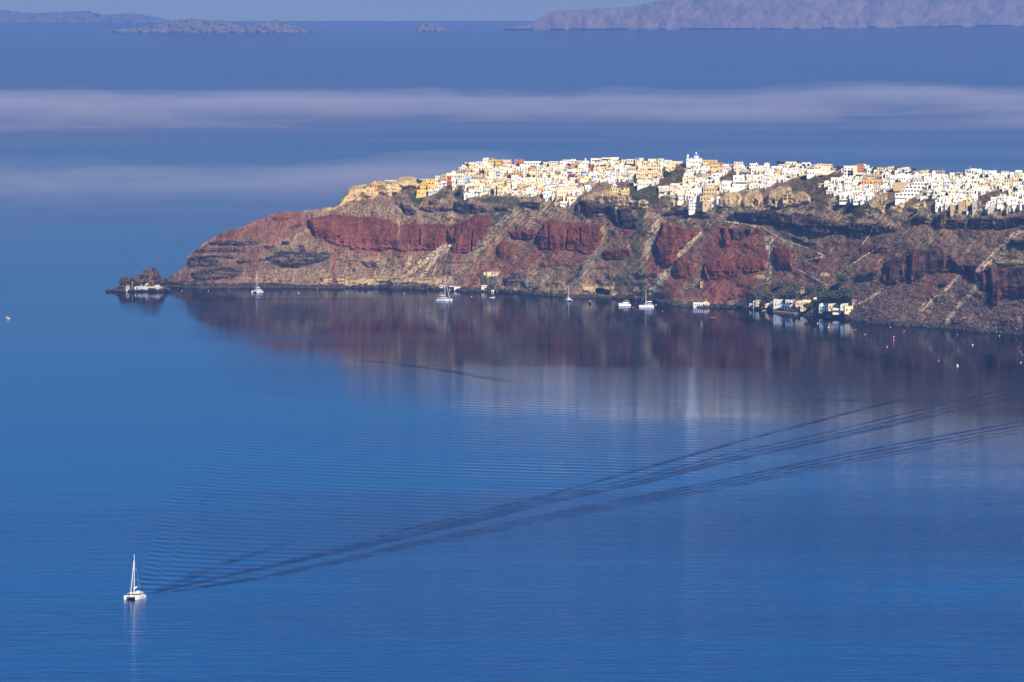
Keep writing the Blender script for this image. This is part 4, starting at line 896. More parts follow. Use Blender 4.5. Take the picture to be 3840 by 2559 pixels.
# blue dome chapel
r, w_, d_, h_ = B('A', 1620, 1755, 522, 590, 'white', 'flat', 'small white chapel with a blue dome left of the orange house', 1, 2, name='chapel', cat='chapel', yaw=-.1)
part('dome', DOME, dome_m, r, (-w_ * .12, 3, h_), (2.1, 2.1, 1.9))
# --- crop B
B('B', 30, 350, 230, 322, 'white', 'flat', 'long white restaurant block on the skyline', 1, 6, door=None, yaw=0, roofcol='white')
B('B', 30, 355, 322, 345, 'grey', 'flat', 'dark glazed terrace strip under the long white restaurant block', 1, 8, door=None, yaw=0, depth=3, ww=2.0, wh=1.3)
B('B', 380, 500, 245, 330, 'ivory', 'flat', 'cream house right of the long white restaurant', 1, 3)
B('B', 500, 690, 232, 335, 'ivory', 'flat', 'wide cream skyline house with four upper windows', 2, 4, door='grey')
B('B', 385, 530, 345, 395, 'white', 'flat', 'white house with two long dark bands of windows', 1, 5, door=None, ww=1.6)
B('B', 375, 530, 395, 440, 'bluewhite', 'flat', 'bluish white house under the one with two dark window bands', 1, 3, pergola=shade_m)
B('B', 765, 900, 200, 262, 'white', 'flat', 'white skyline cafe with roof posts left of the round tower', 1, 4, pergola=shade_m)
B('B', 880, 1020, 190, 262, 'white', 'step', 'white stepped skyline house just left of the round tower', 1, 3)
B('B', 1020, 1130, 215, 270, 'ivory', 'flat', 'low cream house touching the round tower', 1, 3)
B('B', 845, 925, 272, 330, 'maroon', 'flat', 'small maroon house left of the orange cube below the cafe', 1, 2, door=None)
B('B', 920, 1005, 268, 335, 'orange', 'flat', 'orange cube between two maroon houses', 1, 1, door=None)
B('B', 1000, 1098, 298, 345, 'maroon', 'flat', 'low maroon house right of the orange cube', 1, 2, door=None)
B('B', 1005, 1090, 232, 300, 'grey', 'flat', 'grey house above the low maroon house', 1, 2)
B('B', 800, 900, 330, 420, 'grey', 'flat', 'grey colonnaded house below the maroon house', 2, 4, door=None)
B('B', 900, 1000, 335, 400, 'tan', 'flat', 'sandy house with many posts below the orange cube', 1, 5, door=None)
B('B', 1300, 1500, 165, 262, 'white', 'flat', 'white skyline house with brown roof terrace right of the round tower', 1, 3, roofcol='brown', pergola=shade_m)
B('B', 1512, 1700, 158, 240, 'ivory', 'flat', 'cream skyline house with a long brown awning', 1, 4, pergola=mat('brown_awning', (.12, .05, .04), .8))
B('B', 1690, 1845, 155, 245, 'white', 'vaultx', 'white round-roofed skyline house left of the cream dome church', 1, 3)
B('B', 1290, 1395, 350, 410, 'red', 'flat', 'lower storey of the red arched facade house', 1, 3, door=None)
B('B', 1293, 1392, 288, 352, 'red', 'vault', 'round topped red facade house below the skyline', 1, 3, door=None, arched=True, yaw=-.05)
B('B', 1480, 1625, 290, 335, 'grey', 'flat', 'grey house with a dark shade strip right of the red facade', 1, 4, pergola=shade_m)
B('B', 1500, 1620, 325, 385, 'yellow', 'gable', 'bright yellow awning house right of the red facade house', 1, 2, door=None)
B('B', 640, 740, 420, 500, 'stone', 'flat', 'dull brown house among white ones left of the maroon yard', 1, 2, door=None)
B('B', 360, 430, 440, 515, 'paleyellow', 'flat', 'left pale yellow tower of the pair below the window bands', 2, 1, door=None)
B('B', 430, 500, 425, 535, 'paleyellow', 'flat', 'right pale yellow tower of the pair below the window bands', 2, 1, door=None)
B('B', 100, 165, 350, 470, 'orange', 'flat', 'narrow orange house with stacked windows below the restaurant', 3, 2, door=None)
B('B', 0, 90, 350, 560, 'ivory', 'flat', 'tall cream house at left below the restaurant', 3, 3, door='brown')
B('B', 230, 330, 385, 540, 'ivory', 'flat', 'tall cream house right of the narrow orange one', 3, 2, door='brown')
B('B', 870, 1000, 480, 540, 'maroon', 'vault', 'dark red vaulted house left of the pink belfry church', 1, 2, door=None)
# pink belfry church with blue dome
B('B', 1052, 1180, 505, 640, 'pink', 'flat', 'pink church facade with rounded corners left of its blue dome', 1, 3, door='red', name='church', cat='church', yaw=-.1, arched=True)
B('B', 1062, 1105, 440, 508, 'pink', 'gable', 'pink pointed belfry on top of the pink church facade', 1, 1, door=None, arched=True, name='belfry', cat='belfry', yaw=-.1)
B('B', 1175, 1320, 520, 610, 'paleyellow', 'vaultx', 'yellow nave behind the pink church facade', 1, 2, door=None, name='church', cat='church', yaw=-.1)
r, w_, d_, h_ = B('B', 1140, 1238, 465, 525, 'white', 'flat', 'white round drum with bright blue dome behind the pink church', 1, 4, door=None, name='domed_church', cat='church', yaw=0, lift=2.0, depth=5)
part('dome', DOME, dome_m, r, (0, 2.6, h_), (w_ / 2, w_ / 2, w_ * .42)); part('cross', BOX, white_gel, r, (0, 2.6, h_ + w_ * .42 - .1), (.15, .15, 1.1))
r, w_, d_, h_ = B('B', 1320, 1412, 545, 600, 'white', 'flat', 'white chapel with a paler blue flat dome right of the pink church', 1, 2, name='domed_church', cat='church', yaw=0)
part('dome', DOME, ldome_m, r, (0, 2.6, h_), (w_ * .47, w_ * .47, w_ * .40))
B('B', 1235, 1372, 605, 710, 'grey', 'flat', 'grey house with tall arched windows below the pale blue dome', 2, 4, door=None, arched=True)
B('B', 1175, 1235, 640, 705, 'orange', 'flat', 'small orange house with a red door at the pink church foot', 1, 1, door='red')
B('B', 1060, 1180, 640, 705, 'stone', 'flat', 'rough stone basement below the pink church', 1, 1, door=None)
B('B', 200, 310, 640, 700, 'white', 'flat', 'white house with a row of dark windows over the blue balcony', 1, 4)
B('B', 160, 300, 700, 790, 'bluewhite', 'flat', 'bluish white house with blue balcony near the lower edge', 1, 3, door='blue', win=doorm['blue'])
B('B', 440, 560, 625, 720, 'white', 'flat', 'white house with two square windows in the white middle slope', 1, 3, terrace=True)
B('B', 560, 680, 600, 700, 'white', 'flat', 'white cube with six small windows in the middle slope', 2, 3, terrace=True)
B('B', 285, 430, 745, 825, 'orange', 'vaultx', 'orange rounded house above the brown slope at the lower edge', 1, 2, door='brown')
B('B', 395, 560, 800, 900, 'white', 'flat', 'white house of the low spur with blue windows', 1, 3, win=doorm['blue'], door='blue')
B('B', 430, 530, 895, 968, 'white', 'gable', 'lowest pointed white house on the narrow spur', 1, 2)
B('B', 745, 850, 640, 720, 'orange', 'vault', 'orange vaulted house left of the big white shell roof', 1, 2, door='brown')
B('B', 860, 1000, 575, 690, 'white', 'dome', 'big white shell-like domed house below left of the pink church', 1, 1)
B('B', 925, 1060, 750, 870, 'white', 'flat', 'white house with a large blank grey retaining wall', 0, 0, door=None)
B('B', 1050, 1175, 715, 800, 'white', 'step', 'white stepped house right of the blank grey wall', 1, 3)
B('B', 690, 800, 900, 960, 'orange', 'flat', 'left orange terrace house above the long brown wall', 1, 2, door='brown')
B('B', 800, 1000, 865, 950, 'orange', 'step', 'right orange terrace house above the long brown wall', 1, 4, door='brown')
B('B', 690, 930, 958, 992, 'maroon', 'flat', 'long low brown wall under the orange terrace houses', 0, 0, door=None, name='retaining_wall', cat='wall', depth=2.5)
B('B', 690, 905, 1000, 1090, 'white', 'flat', 'lowest white house under the long brown wall', 1, 4, door='brown')
B('B', 1230, 1320, 720, 800, 'white', 'flat', 'white stair house on the rim of the big tan rock', 1, 2)
B('B', 1715, 1880, 745, 815, 'paleyellow', 'flat', 'left half of the cream house standing out on the rock ledge', 1, 3, door=None, yaw=0)
B('B', 1880, 2045, 745, 862, 'paleyellow', 'step', 'right half of the cream house standing out on the rock ledge', 1, 3, door=None)
B('B', 1712, 1925, 815, 850, 'tan', 'flat', 'tan retaining wall under the cream house on the ledge', 0, 0, door=None, name='retaining_wall', cat='wall', depth=3, yaw=0)
B('B', 1685, 1800, 655, 742, 'white', 'dome', 'white domed house behind the cream house on the ledge', 1, 2)
B('B', 1680, 1830, 410, 520, 'white', 'flat', 'big white house right of the tall doorway, upper middle slope', 2, 3)
B('B', 1600, 1680, 460, 560, 'bluewhite', 'flat', 'shaded bluish white house left of the big white house', 1, 2)
B('B', 1850, 2120, 440, 490, 'white', 'flat', 'white house above the dark brown hollow', 1, 4)
B('B', 1880, 2040, 490, 545, 'stone', 'flat', 'dark brown hollow with rubble walls among white houses', 0, 0, door=None)
B('B', 1900, 2110, 545, 600, 'white', 'vaultx', 'white long-roofed house below the dark brown hollow', 1, 4)
B('B', 1885, 1990, 200, 320, 'ivory', 'flat', 'cream house with dark windows left of the cream dome church', 2, 3)
B('B', 1990, 2150, 190, 330, 'ivory', 'flat', 'wide cream house left of the cream dome church', 2, 4, pergola=shade_m)
# cream domed church
r, w_, d_, h_ = B('B', 2165, 2255, 200, 330, 'ivory', 'flat', 'tall cream church tower block under the blue skyline dome', 3, 2, door=None, name='domed_church', cat='church', yaw=0)
part('dome', DOME, dome_m, r, (0, 3, h_), (w_ * .4, w_ * .4, w_ * .40)); part('finial', BALL, dome_m, r, (0, 3, h_ + w_ * .42), (.35, .35, .5))
r = empty('round_tower', ground(CR['B'][0] + 1203 / 5.115, CR['B'][1] + 262 / 5.115), 0, 'round cream tower with cone roof standing alone on the skyline', 'tower')
part('wall', DRUM, wm('ivory'), r, (0, 0, -3), (1.15 * 1, 1.15, 6.4)); part('roof', CONE, wm('cream'), r, (0, 0, 3.4), (1.35, 1.35, 1.5)); part('window', ARCHW, dark_m, r, (0, -1.2, 1.4), (.7, .3, 1.1))
# cream complex
for i, (a, b, c, d_, l, rr, cc_, dr) in enumerate([
    (2000, 2180, 330, 430, 'cream terraced block left of the cream church tower', 1, 4, None), (2150, 2353, 400, 520, 'cream block with a round brown hollow below the church tower', 2, 4, None),
    (2190, 2353, 520, 620, 'lowest left cream block of the big cream hotel', 1, 4, 'brown')]):
    B('B', a, b, c, d_, 'cream', 'flat', l, rr, cc_, door=dr)
for a, b, c, d_, l, rr, cc_, dr in [
    (20, 170, 165, 290, 'cream block right behind the blue skyline dome', 1, 3, None), (150, 350, 225, 330, 'cream rounded block right of the skyline dome church', 1, 4, None),
    (100, 330, 330, 430, 'cream block with three narrow doors in the hotel middle', 1, 5, 'red'), (320, 510, 290, 420, 'cream block with dark balcony in the hotel middle', 2, 4, None),
    (30, 240, 430, 530, 'cream block of the hotel with red doors, third tier', 1, 5, 'red'), (230, 460, 410, 520, 'cream block of the hotel with tall dark doors, third tier', 1, 5, 'brown'),
    (80, 330, 520, 610, 'cream lowest tier of the hotel with small arches', 1, 6, 'red'), (420, 570, 440, 560, 'cream right-hand corner of the hotel above the brown hill', 1, 4, 'red'),
    (590, 760, 280, 420, 'cream house left of the lone dark green tree', 1, 3, 'brown')]:
    B('C', a, b, c, d_, 'cream', 'flat', l, rr, cc_, door=dr)
B('C', 255, 420, 185, 300, 'ivory', 'flat', 'cream skyline house under a thin roof frame', 1, 3)
B('C', 425, 545, 178, 240, 'ivory', 'vault', 'cream skyline house with a big round arch', 1, 1, arched=True, ww=3)
B('C', 545, 695, 208, 300, 'white', 'flat', 'plain white skyline block right of the big round arch', 1, 3)
B('C', 690, 905, 230, 330, 'ivory', 'flat', 'long cream skyline house left of the big blue dome church', 1, 5, door='brown')
B('C', 60, 300, 620, 720, 'white', 'flat', 'white house row at the foot of the cream hotel', 1, 6, terrace=True)
B('C', 310, 460, 560, 690, 'white', 'step', 'white stepped house at the right foot of the cream hotel', 2, 4)
# --- the big church
CH = Vector(ground(2602, 619)); CH = Vector(world(2602, 617, CH.y - 2))
r = empty('cathedral', CH, -.12, 'large white church with blue dome and bell tower, highest on the skyline', 'church')
M_ = wm('white')
part('wall', BOX, M_, r, (1.2, 0, -3), (13.2, 9, 7.4)); part('roof', SLAB, M_, r, (1.2, -.1, 4.4), (13.4, 9.2, .5))
for xx in (-3.6, -.6, 2.4, 5.4): part('window', ARCHW, dark_m, r, (xx, -.08, 1.2), (.7, .14, 1.7))
part('gable', GABLE, M_, r, (-2.6, .2, 4.6), (3.6, 8.5, 1.7)); part('gable', GABLE, M_, r, (6.2, .2, 4.6), (3.2, 8.5, 1.6))
dr = part('drum', DRUM, M_, r, (1.8, 4.4, 4.5), (2.75, 2.75, 3.7))
for k in range(8):
    a = -math.pi / 2 + (k - 3.5) * .5; part('window', ARCHW, dark_m, r, (1.8 + 2.78 * math.cos(a), 4.4 + 2.78 * math.sin(a), 5.5), (.42, .1, 1.5), rz=a + math.pi / 2)
part('dome', DOME, dome_m, r, (1.8, 4.4, 8.2), (2.6, 2.6, 1.9)); part('lantern', DRUM, M_, r, (1.8, 4.4, 9.8), (.75, .75, 1.3)); part('lantern_cap', DOME, M_, r, (1.8, 4.4, 11.1), (.85, .85, .8)); part('cross', BOX, M_, r, (1.8, 4.4, 11.8), (.14, .14, 1.0))
bt = part('bell_tower', BOX, M_, r, (-6.0, .3, -3), (2.7, 2.7, 8.6))
part('belfry_stage', BOX, M_, r, (-6.0, .5, 5.6), (2.2, 2.3, 2.0)); part('belfry_stage', BOX, M_, r, (-6.0, .8, 7.6), (1.5, 1.7, 1.4)); part('tower_cap', DOME, M_, r, (-6.0, 1.6, 9.0), (.7, .7, .9))
for zz, ww_ in ((3.0, .55), (5.9, .5)):
    for s in (-1, 1): part('window', ARCHW, dark_m, r, (-6.0 + s * .55, .24 if zz < 5 else .44, zz), (ww_, .12, 1.4))
RECTS.append((2568, 2634, 577, 619))
B('C', 980, 1045, 300, 352, 'red', 'flat', 'small red shed at the bell tower foot', 1, 2, door=None)
B('C', 1070, 1180, 262, 385, 'ivory', 'flat', 'pale house with two tall windows below the big church', 1, 3)
B('C', 1100, 1290, 258, 290, 'grey', 'flat', 'dark glazed veranda below the big church', 1, 7, door=None, ww=1.8, wh=1.2, depth=4)
B('C', 1290, 1570, 206, 262, 'paleyellow', 'flat', 'long pale yellow skyline house right of the big church', 1, 4, door=None)
B('C', 1320, 1425, 255, 310, 'maroon', 'flat', 'brown shaded house below the long pale yellow one', 0, 0, door=None)
B('C', 1425, 1570, 252, 312, 'orange', 'flat', 'orange brown house with slats right of the brown shaded one', 1, 4, door=None)
B('C', 1590, 1710, 256, 312, 'orange', 'flat', 'small orange house with two doors right of the yellow skyline house', 1, 3, door='brown')
B('C', 1720, 1905, 287, 348, 'pink', 'flat', 'long low pink house on the skyline right of the church', 1, 4, door=None)
B('C', 1900, 2078, 242, 345, 'white', 'flat', 'white skyline house right of the long pink one', 2, 3, door='grey')
B('C', 958, 1072, 382, 490, 'white', 'dome', 'white rounded house below the bell tower', 1, 1)
B('C', 1180, 1270, 375, 465, 'white', 'vault', 'white vaulted house above the curved stone wall', 1, 1)
B('C', 1265, 1440, 315, 455, 'white', 'step', 'white stepped house with arched windows above the curved stone wall', 1, 4)
B('C', 1440, 1610, 290, 480, 'paleyellow', 'flat', 'tall pale yellow house above the red flowering bush', 2, 3, door='brown')
B('C', 1600, 1720, 345, 460, 'palepink', 'flat', 'pale pink house with a dark slit window right of the yellow one', 1, 1, door=None)
B('C', 1710, 1850, 348, 410, 'bluewhite', 'flat', 'pale grey house with a row of six windows below the pink one', 1, 6, door=None)
B('C', 1590, 1700, 430, 475, 'white', 'flat', 'white house with a dark veranda left of the sliding brown hill', 1, 3, pergola=shade_m)
B('C', 1160, 1275, 462, 545, 'stone', 'flat', 'curved brown stone retaining wall below the white stepped house', 0, 0, door=None, name='retaining_wall', cat='wall', depth=4)
B('C', 1275, 1450, 460, 540, 'tan', 'flat', 'tan retaining wall left of the red flowering bush', 0, 0, door=None, name='retaining_wall', cat='wall', depth=4)
B('C', 1930, 2070, 372, 520, 'ivory', 'flat', 'cream building site with green netting right of the brown hill', 0, 0, door=None)
B('C', 2040, 2200, 390, 500, 'grey', 'flat', 'grey house with green shade cloth right of the building site', 1, 3, pergola=doorm['green'], door='green')
B('C', 1890, 2100, 500, 610, 'white', 'flat', 'long white blank wall house right of the brown hill', 1, 2, door=None, yaw=0)
B('C', 1660, 1890, 605, 760, 'white', 'flat', 'large blank white house left of the white restaurant terrace', 1, 4, yaw=-.2)
B('C', 1890, 2190, 600, 690, 'white', 'flat', 'white restaurant with a dark awning over the tan rocks', 1, 6, yaw=0, pergola=shade_m)
B('C', 1820, 2200, 730, 790, 'white', 'flat', 'long white retaining wall under the white restaurant', 0, 0, door=None, name='retaining_wall', cat='wall', depth=4, yaw=0)
B('C', 470, 640, 705, 785, 'white', 'flat', 'white cube house on the left end of the eastern lower cluster', 1, 2)
B('C', 660, 850, 655, 735, 'white', 'vaultx', 'white vaulted house with three arched windows, lower cluster', 1, 4, arched=True)
B('C', 560, 690, 770, 850, 'white', 'flat', 'white house with a row of dark doors, lower cluster', 1, 5)
B('C', 1050, 1180, 630, 695, 'white', 'flat', 'white cube beside a brown yard in the lower cluster', 0, 0, door=None)
B('C', 1150, 1290, 670, 720, 'ivory', 'flat', 'cream low house above the tan tower block', 1, 3)
B('C', 1350, 1610, 655, 740, 'ivory', 'flat', 'cream top storey of the big tan tower block', 1, 5, door=None, yaw=.1)
B('C', 1300, 1600, 735, 900, 'tan', 'flat', 'tan middle of the tower block hanging over the cliff', 2, 5, door=None, yaw=.15, depth=9)
B('C', 1240, 1560, 895, 1000, 'tan', 'flat', 'tan lower middle of the tower block hanging over the cliff', 1, 5, door=None, yaw=.15, depth=9)
B('C', 1290, 1530, 995, 1130, 'tan', 'flat', 'blank tan foundation of the tower block hanging over the cliff', 1, 2, door=None, yaw=.15, depth=9, embed=3.5)
B('C', 1030, 1290, 1010, 1190, 'white', 'flat', 'lowest white house of the village, three storeys over the cliff', 3, 5, door='grey', yaw=.1, embed=3.5)
B('C', 1080, 1200, 905, 1020, 'bluewhite', 'step', 'shaded bluish white house above the lowest white house', 1, 3)
B('C', 1210, 1300, 975, 1060, 'white', 'dome', 'small white domed room at the tan tower block foot', 1, 1)
B('C', 820, 960, 910, 1010, 'white', 'flat', 'white house at the lower right of the eastern lower cluster', 1, 3, terrace=True)
# --- crop D
B('D', 615, 745, 180, 240, 'ivory', 'flat', 'cream skyline house right of the dark red trees', 1, 3)
B('D', 740, 965, 138, 200, 'ivory', 'vaultx', 'cream long vaulted roof house between two dark trees on the skyline', 1, 4)
B('D', 850, 970, 195, 250, 'grey', 'flat', 'dark glazed veranda under the cream vaulted skyline house', 1, 5, door=None, ww=1.4)
B('D', 1052, 1140, 148, 250, 'white', 'vault', 'left of the two white skyline vaults with big dark arches', 1, 1, arched=True, door=None, ww=2.6, wh=2.6, yaw=-.25)
B('D', 1140, 1228, 148, 250, 'white', 'vault', 'right of the two white skyline vaults with big dark arches', 1, 1, arched=True, door=None, ww=2.4, wh=2.6, yaw=-.25)
B('D', 1225, 1320, 188, 240, 'ivory', 'flat', 'low cream skyline house right of the two white vaults', 1, 3)
B('D', 1318, 1440, 170, 245, 'cream', 'step', 'cream stepped skyline house left of the yellow one', 1, 3)
B('D', 1435, 1645, 182, 275, 'paleyellow', 'flat', 'wide pale yellow and white skyline house', 2, 5, door=None)
B('D', 545, 750, 308, 352, 'yellow', 'flat', 'orange yellow awning house in the middle of the white slope', 1, 3, door=None)
B('D', 590, 700, 352, 405, 'yellow', 'flat', 'lower orange yellow house under the yellow awning', 1, 2, door=None)
B('D', 1150, 1560, 255, 275, 'brown', 'flat', 'long brown roof above the long white wall', 0, 0, door=None, name='shade_roof', cat='roof', depth=4)
B('D', 1150, 1450, 278, 420, 'white', 'flat', 'long plain white house below the long brown roof', 1, 6, door='grey', yaw=-.05)
B('D', 1450, 1820, 300, 345, 'ivory', 'flat', 'long cream garden wall left of the six arched windows', 0, 0, door=None, name='retaining_wall', cat='wall', depth=3, yaw=-.05)
B('D', 1865, 2045, 215, 300, 'white', 'flat', 'top storey of the white hotel with small arched windows', 1, 3, arched=True, door=None, yaw=0, ww=1.3, wh=1.0)
rt, w_, d_, h_ = B('D', 1863, 2047, 292, 420, 'white', 'flat', 'white hotel front with six large dark arches', 2, 3, arched=True, door=None, yaw=0, ww=2.0, wh=2.0)
B('D', 2045, 2120, 205, 420, 'cream', 'flat', 'beige side wing right of the six dark arches', 0, 0, door=None, yaw=0)
B('D', 2115, 2250, 178, 345, 'terracotta', 'flat', 'terracotta hotel with three rows of windows and low arches', 3, 4, arched=True, door=None, yaw=.1)
B('D', 2218, 2290, 182, 300, 'white', 'vault', 'white round-topped house right of the terracotta hotel', 2, 1)
B('D', 2285, 2345, 205, 300, 'white', 'vault', 'smaller white round-topped house right of the terracotta hotel', 1, 1)
B('D', 1868, 2050, 430, 520, 'white', 'flat', 'plain white storey below the six dark arches', 1, 4, door=None, yaw=-.05)
B('D', 1870, 2120, 520, 600, 'white', 'flat', 'white storey with six small windows below the six arches', 1, 6, door=None, yaw=-.05)
B('D', 1360, 1480, 555, 615, 'ivory', 'flat', 'cream house with two dark openings at the left end of the hotel slope', 1, 2, door=None, arched=True, ww=2)
B('D', 1560, 1700, 560, 640, 'white', 'flat', 'white house beside red flowers left on the hotel slope', 1, 3)
B('D', 1510, 1660, 650, 750, 'white', 'step', 'white stepped house over the small ravine', 1, 3)
B('D', 1710, 1860, 690, 740, 'white', 'flat', 'white house with long dark shade strip on the hotel slope', 1, 5, door=None, pergola=shade_m)
B('D', 2070, 2290, 350, 440, 'white', 'flat', 'white terrace house right of the six arches', 1, 4, pergola=shade_m)
B('D', 2230, 2353, 640, 730, 'bluewhite', 'flat', 'white house with a turquoise balcony', 1, 4, win=mat('turquoise_paint', (.05, .35, .42), .5), door='blue')
B('D', 1780, 2040, 850, 930, 'white', 'flat', 'lowest white building of the hotel slope with wide dark windows', 1, 5, door=None, yaw=0, ww=2.2, wh=1.6, embed=1.5)
B('D', 2040, 2340, 870, 940, 'white', 'flat', 'right lowest white building of the hotel slope', 1, 5, door=None, yaw=-.05, ww=2.0, wh=1.3, embed=1.5)
# unfinished shell in the rock
rt, w_, d_, h_ = B('D', 690, 880, 762, 888, 'tan', 'flat', 'unfinished tan concrete frame with four black openings set in the rock', 2, 2, door=None, yaw=.08, ww=3.3, wh=2.3, name='concrete_shell', cat='ruin')
B('D', 550, 700, 890, 960, 'tan', 'flat', 'blank tan retaining wall under the four black openings', 0, 0, door=None, name='retaining_wall', cat='wall', depth=3, yaw=.05)
# --- crop E
rt = empty('tent', ground(CR['E'][0] + 200 / 5.6, CR['E'][1] + 372 / 5.6), 0, 'pointed dark red market tent on the skyline', 'tent')
part('canopy', CONE, mat('dark_red_canvas', (.22, .02, .03), .8), rt, (0, 0, 1.6), (3.4, 2.6, 2.4)); [part('post', DRUM, white_gel, rt, (sx_ * 2.4, -1.4, -.5), (.12, .12, 2.3)) for sx_ in (-1, 1)]
B('E', 368, 522, 272, 340, 'yellow', 'vaultx', 'yellow vaulted skyline house between dark trees', 1, 3)
B('E', 365, 530, 340, 390, 'ivory', 'flat', 'cream terrace house under the yellow vaulted one', 1, 4)
B('E', 530, 640, 275, 400, 'white', 'step', 'white stepped skyline house left of the cypress pair', 2, 3, arched=True)
B('E', 615, 750, 255, 410, 'ivory', 'flat', 'cream house with roof hut left of the cypress pair', 2, 3, chimney=True)
B('E', 798, 880, 290, 415, 'white', 'flat', 'white house just right of the cypress pair', 2, 2, arched=True)
B('E', 870, 960, 275, 425, 'bluewhite', 'vault', 'shaded white vault in the skyline group right of the cypresses', 2, 1, arched=True)
B('E', 945, 1062, 265, 420, 'ivory', 'vaultx', 'large cream vault in the skyline group right of the cypresses', 2, 3)
B('E', 1055, 1118, 315, 420, 'ivory', 'vault', 'smallest cream vault at the right of that skyline group', 1, 1)
B('E', 1130, 1300, 348, 430, 'tan', 'flat', 'left part of the long sandy skyline farmhouse', 1, 3, door=None)
B('E', 1298, 1495, 335, 430, 'paleyellow', 'flat', 'right part of the long sandy skyline farmhouse with chimney', 1, 4, door=None, chimney=True)
B('E', 1600, 1790, 338, 425, 'tan', 'flat', 'separate sandy skyline farmhouse farther right', 1, 4, door=None, chimney=True)
B('E', 150, 480, 415, 500, 'tan', 'flat', 'apricot hotel upper wall with arched windows', 1, 6, door=None, arched=True, yaw=-.1)
B('E', 40, 290, 520, 640, 'orange', 'flat', 'left lower apricot hotel wall with three doorways', 1, 4, door='brown', yaw=-.1, arched=True)
B('E', 290, 520, 520, 640, 'tan', 'flat', 'right lower apricot hotel wall with small doors', 1, 4, door='red', yaw=-.1)
B('E', 520, 680, 520, 640, 'bluewhite', 'flat', 'pale shaded house right of the apricot hotel', 1, 2)
B('E', 650, 900, 430, 575, 'white', 'flat', 'long white house with blue windows above the tan wall', 1, 5, door='blue', yaw=-.05)
B('E', 880, 1160, 430, 575, 'white', 'flat', 'long grey white house with blue door above the tan wall', 1, 5, door='blue', yaw=-.05, win=doorm['blue'])
B('E', 725, 1090, 580, 715, 'tan', 'flat', 'large tan retaining wall left of the terraced hotel', 0, 0, door=None, name='retaining_wall', cat='wall', depth=4, yaw=-.05)
B('E', 300, 500, 640, 760, 'white', 'step', 'white stepped house with balcony below the apricot hotel', 1, 4, pergola=shade_m)
B('E', 500, 640, 650, 780, 'white', 'flat', 'white house with blue arcade right of that balcony', 1, 4, arched=True, win=doorm['blue'])
B('E', 20, 220, 880, 1010, 'white', 'gable', 'white sloping-roof house on the left rim of the tan rocks', 1, 3)
# five-tier terraced hotel: one building whose tiers are parts
D_ = ground(CR['E'][0] + 1120 / 5.6, CR['E'][1] + 900 / 5.6)
rt = empty('terraced_hotel', Vector(world(CR['E'][0] + 1120 / 5.6, CR['E'][1] + 930 / 5.6, D_.y - 3)), 0, 'white hotel climbing in five long terraces with dark window rows', 'hotel', 'houses of the clifftop village')
for i, (a, b, c, d__) in enumerate([(1150, 1440, 520, 590), (1110, 1420, 585, 655), (980, 1390, 650, 725), (900, 1340, 720, 800), (770, 1330, 795, 880)]):
    xm = CR['E'][0] + (a + b) / 2 / 5.6; yb = CR['E'][1] + d__ / 5.6; k = PXM(D_.y); zz = (CR['E'][1] + 930 / 5.6 - yb) / k * .96; yy = 3 + (4 - i) * 7.5
    q = Vector(world(xm, yb, D_.y - 3 + yy)) - rt.location; wd = (b - a) / 5.6 / k
    t_ = part('terrace_storey', BOX, wm('white'), rt, (q.x, q.y, q.z - (8 if i == 4 else 3)), (wd, 8, (8 if i == 4 else 3) + (d__ - c) / 5.6 / k * .8)); part('parapet', BOX, wm('white'), rt, (q.x, q.y - 1.8, q.z - 1.2), (wd + .4, .3, 2.0))
    nwin = 5 if i < 3 else 7
    for s in range(nwin): part('window', BOX, dark_m, rt, (q.x - wd / 2 + (s + .5) * wd / nwin, q.y - .1, q.z + .5), (wd / nwin * .62, .2, 1.7))
part('base_wall', BOX, wm('ivory'), rt, (4, 1, -6), (18, 3, 7))
RECTS.append((3354, 3480, 672, 750))
# --- crop F
B('F', 560, 650, 312, 380, 'white', 'flat', 'white skyline cube at the left of the eastern summit group', 1, 1, door=None)
B('F', 630, 800, 295, 400, 'white', 'vaultx', 'white vaulted house under the two antenna masts', 1, 3)
B('F', 800, 915, 300, 460, 'white', 'vault', 'white vaulted house right of the antenna masts with shaded windows', 1, 2)
B('F', 915, 1050, 330, 465, 'bluewhite', 'flat', 'house with large blue-grey shaded wall in the eastern summit group', 1, 2)
B('F', 1050, 1220, 335, 470, 'white', 'flat', 'bright white block right of the blue-grey shaded wall', 1, 2, door=None)
B('F', 1195, 1300, 385, 440, 'yellow', 'flat', 'small mustard yellow house on the eastern skyline', 1, 2, door=None)
B('F', 1300, 1470, 345, 410, 'ivory', 'flat', 'low cream skyline house with a blue-grey window band', 1, 4, win=mat('blue_glass', (.06, .14, .3), .3), door=None)
B('F', 1590, 1750, 328, 430, 'white', 'vaultx', 'big white rounded house near the right edge of the skyline', 1, 3)
B('F', 330, 560, 378, 440, 'ivory', 'flat', 'long cream skyline house with a dark veranda left of the antennas', 1, 6, pergola=shade_m, door=None)
B('F', 110, 235, 520, 640, 'bluewhite', 'flat', 'bluish house with two deep blue arches', 1, 2, arched=True, win=doorm['blue'], door=None, ww=2)
B('F', 235, 345, 530, 660, 'grey', 'flat', 'grey shaded block right of the two deep blue arches', 1, 1, door=None)
B('F', 850, 1010, 640, 720, 'ivory', 'flat', 'cream block above the eastern tan gully', 1, 2)
B('F', 930, 1140, 540, 640, 'cream', 'step', 'cream stepped house right of centre on the eastern slope', 1, 4)
B('F', 1350, 1540, 520, 680, 'cream', 'flat', 'tall cream house with a grey side on the eastern slope', 2, 3)
B('F', 1540, 1690, 470, 600, 'cream', 'flat', 'cream house under the big rounded white one', 1, 3)
B('F', 230, 385, 1055, 1220, 'tan', 'flat', 'left half of the tan rock-like wall under the eastern cluster', 0, 0, door=None, name='retaining_wall', cat='wall', depth=5, embed=3.5)
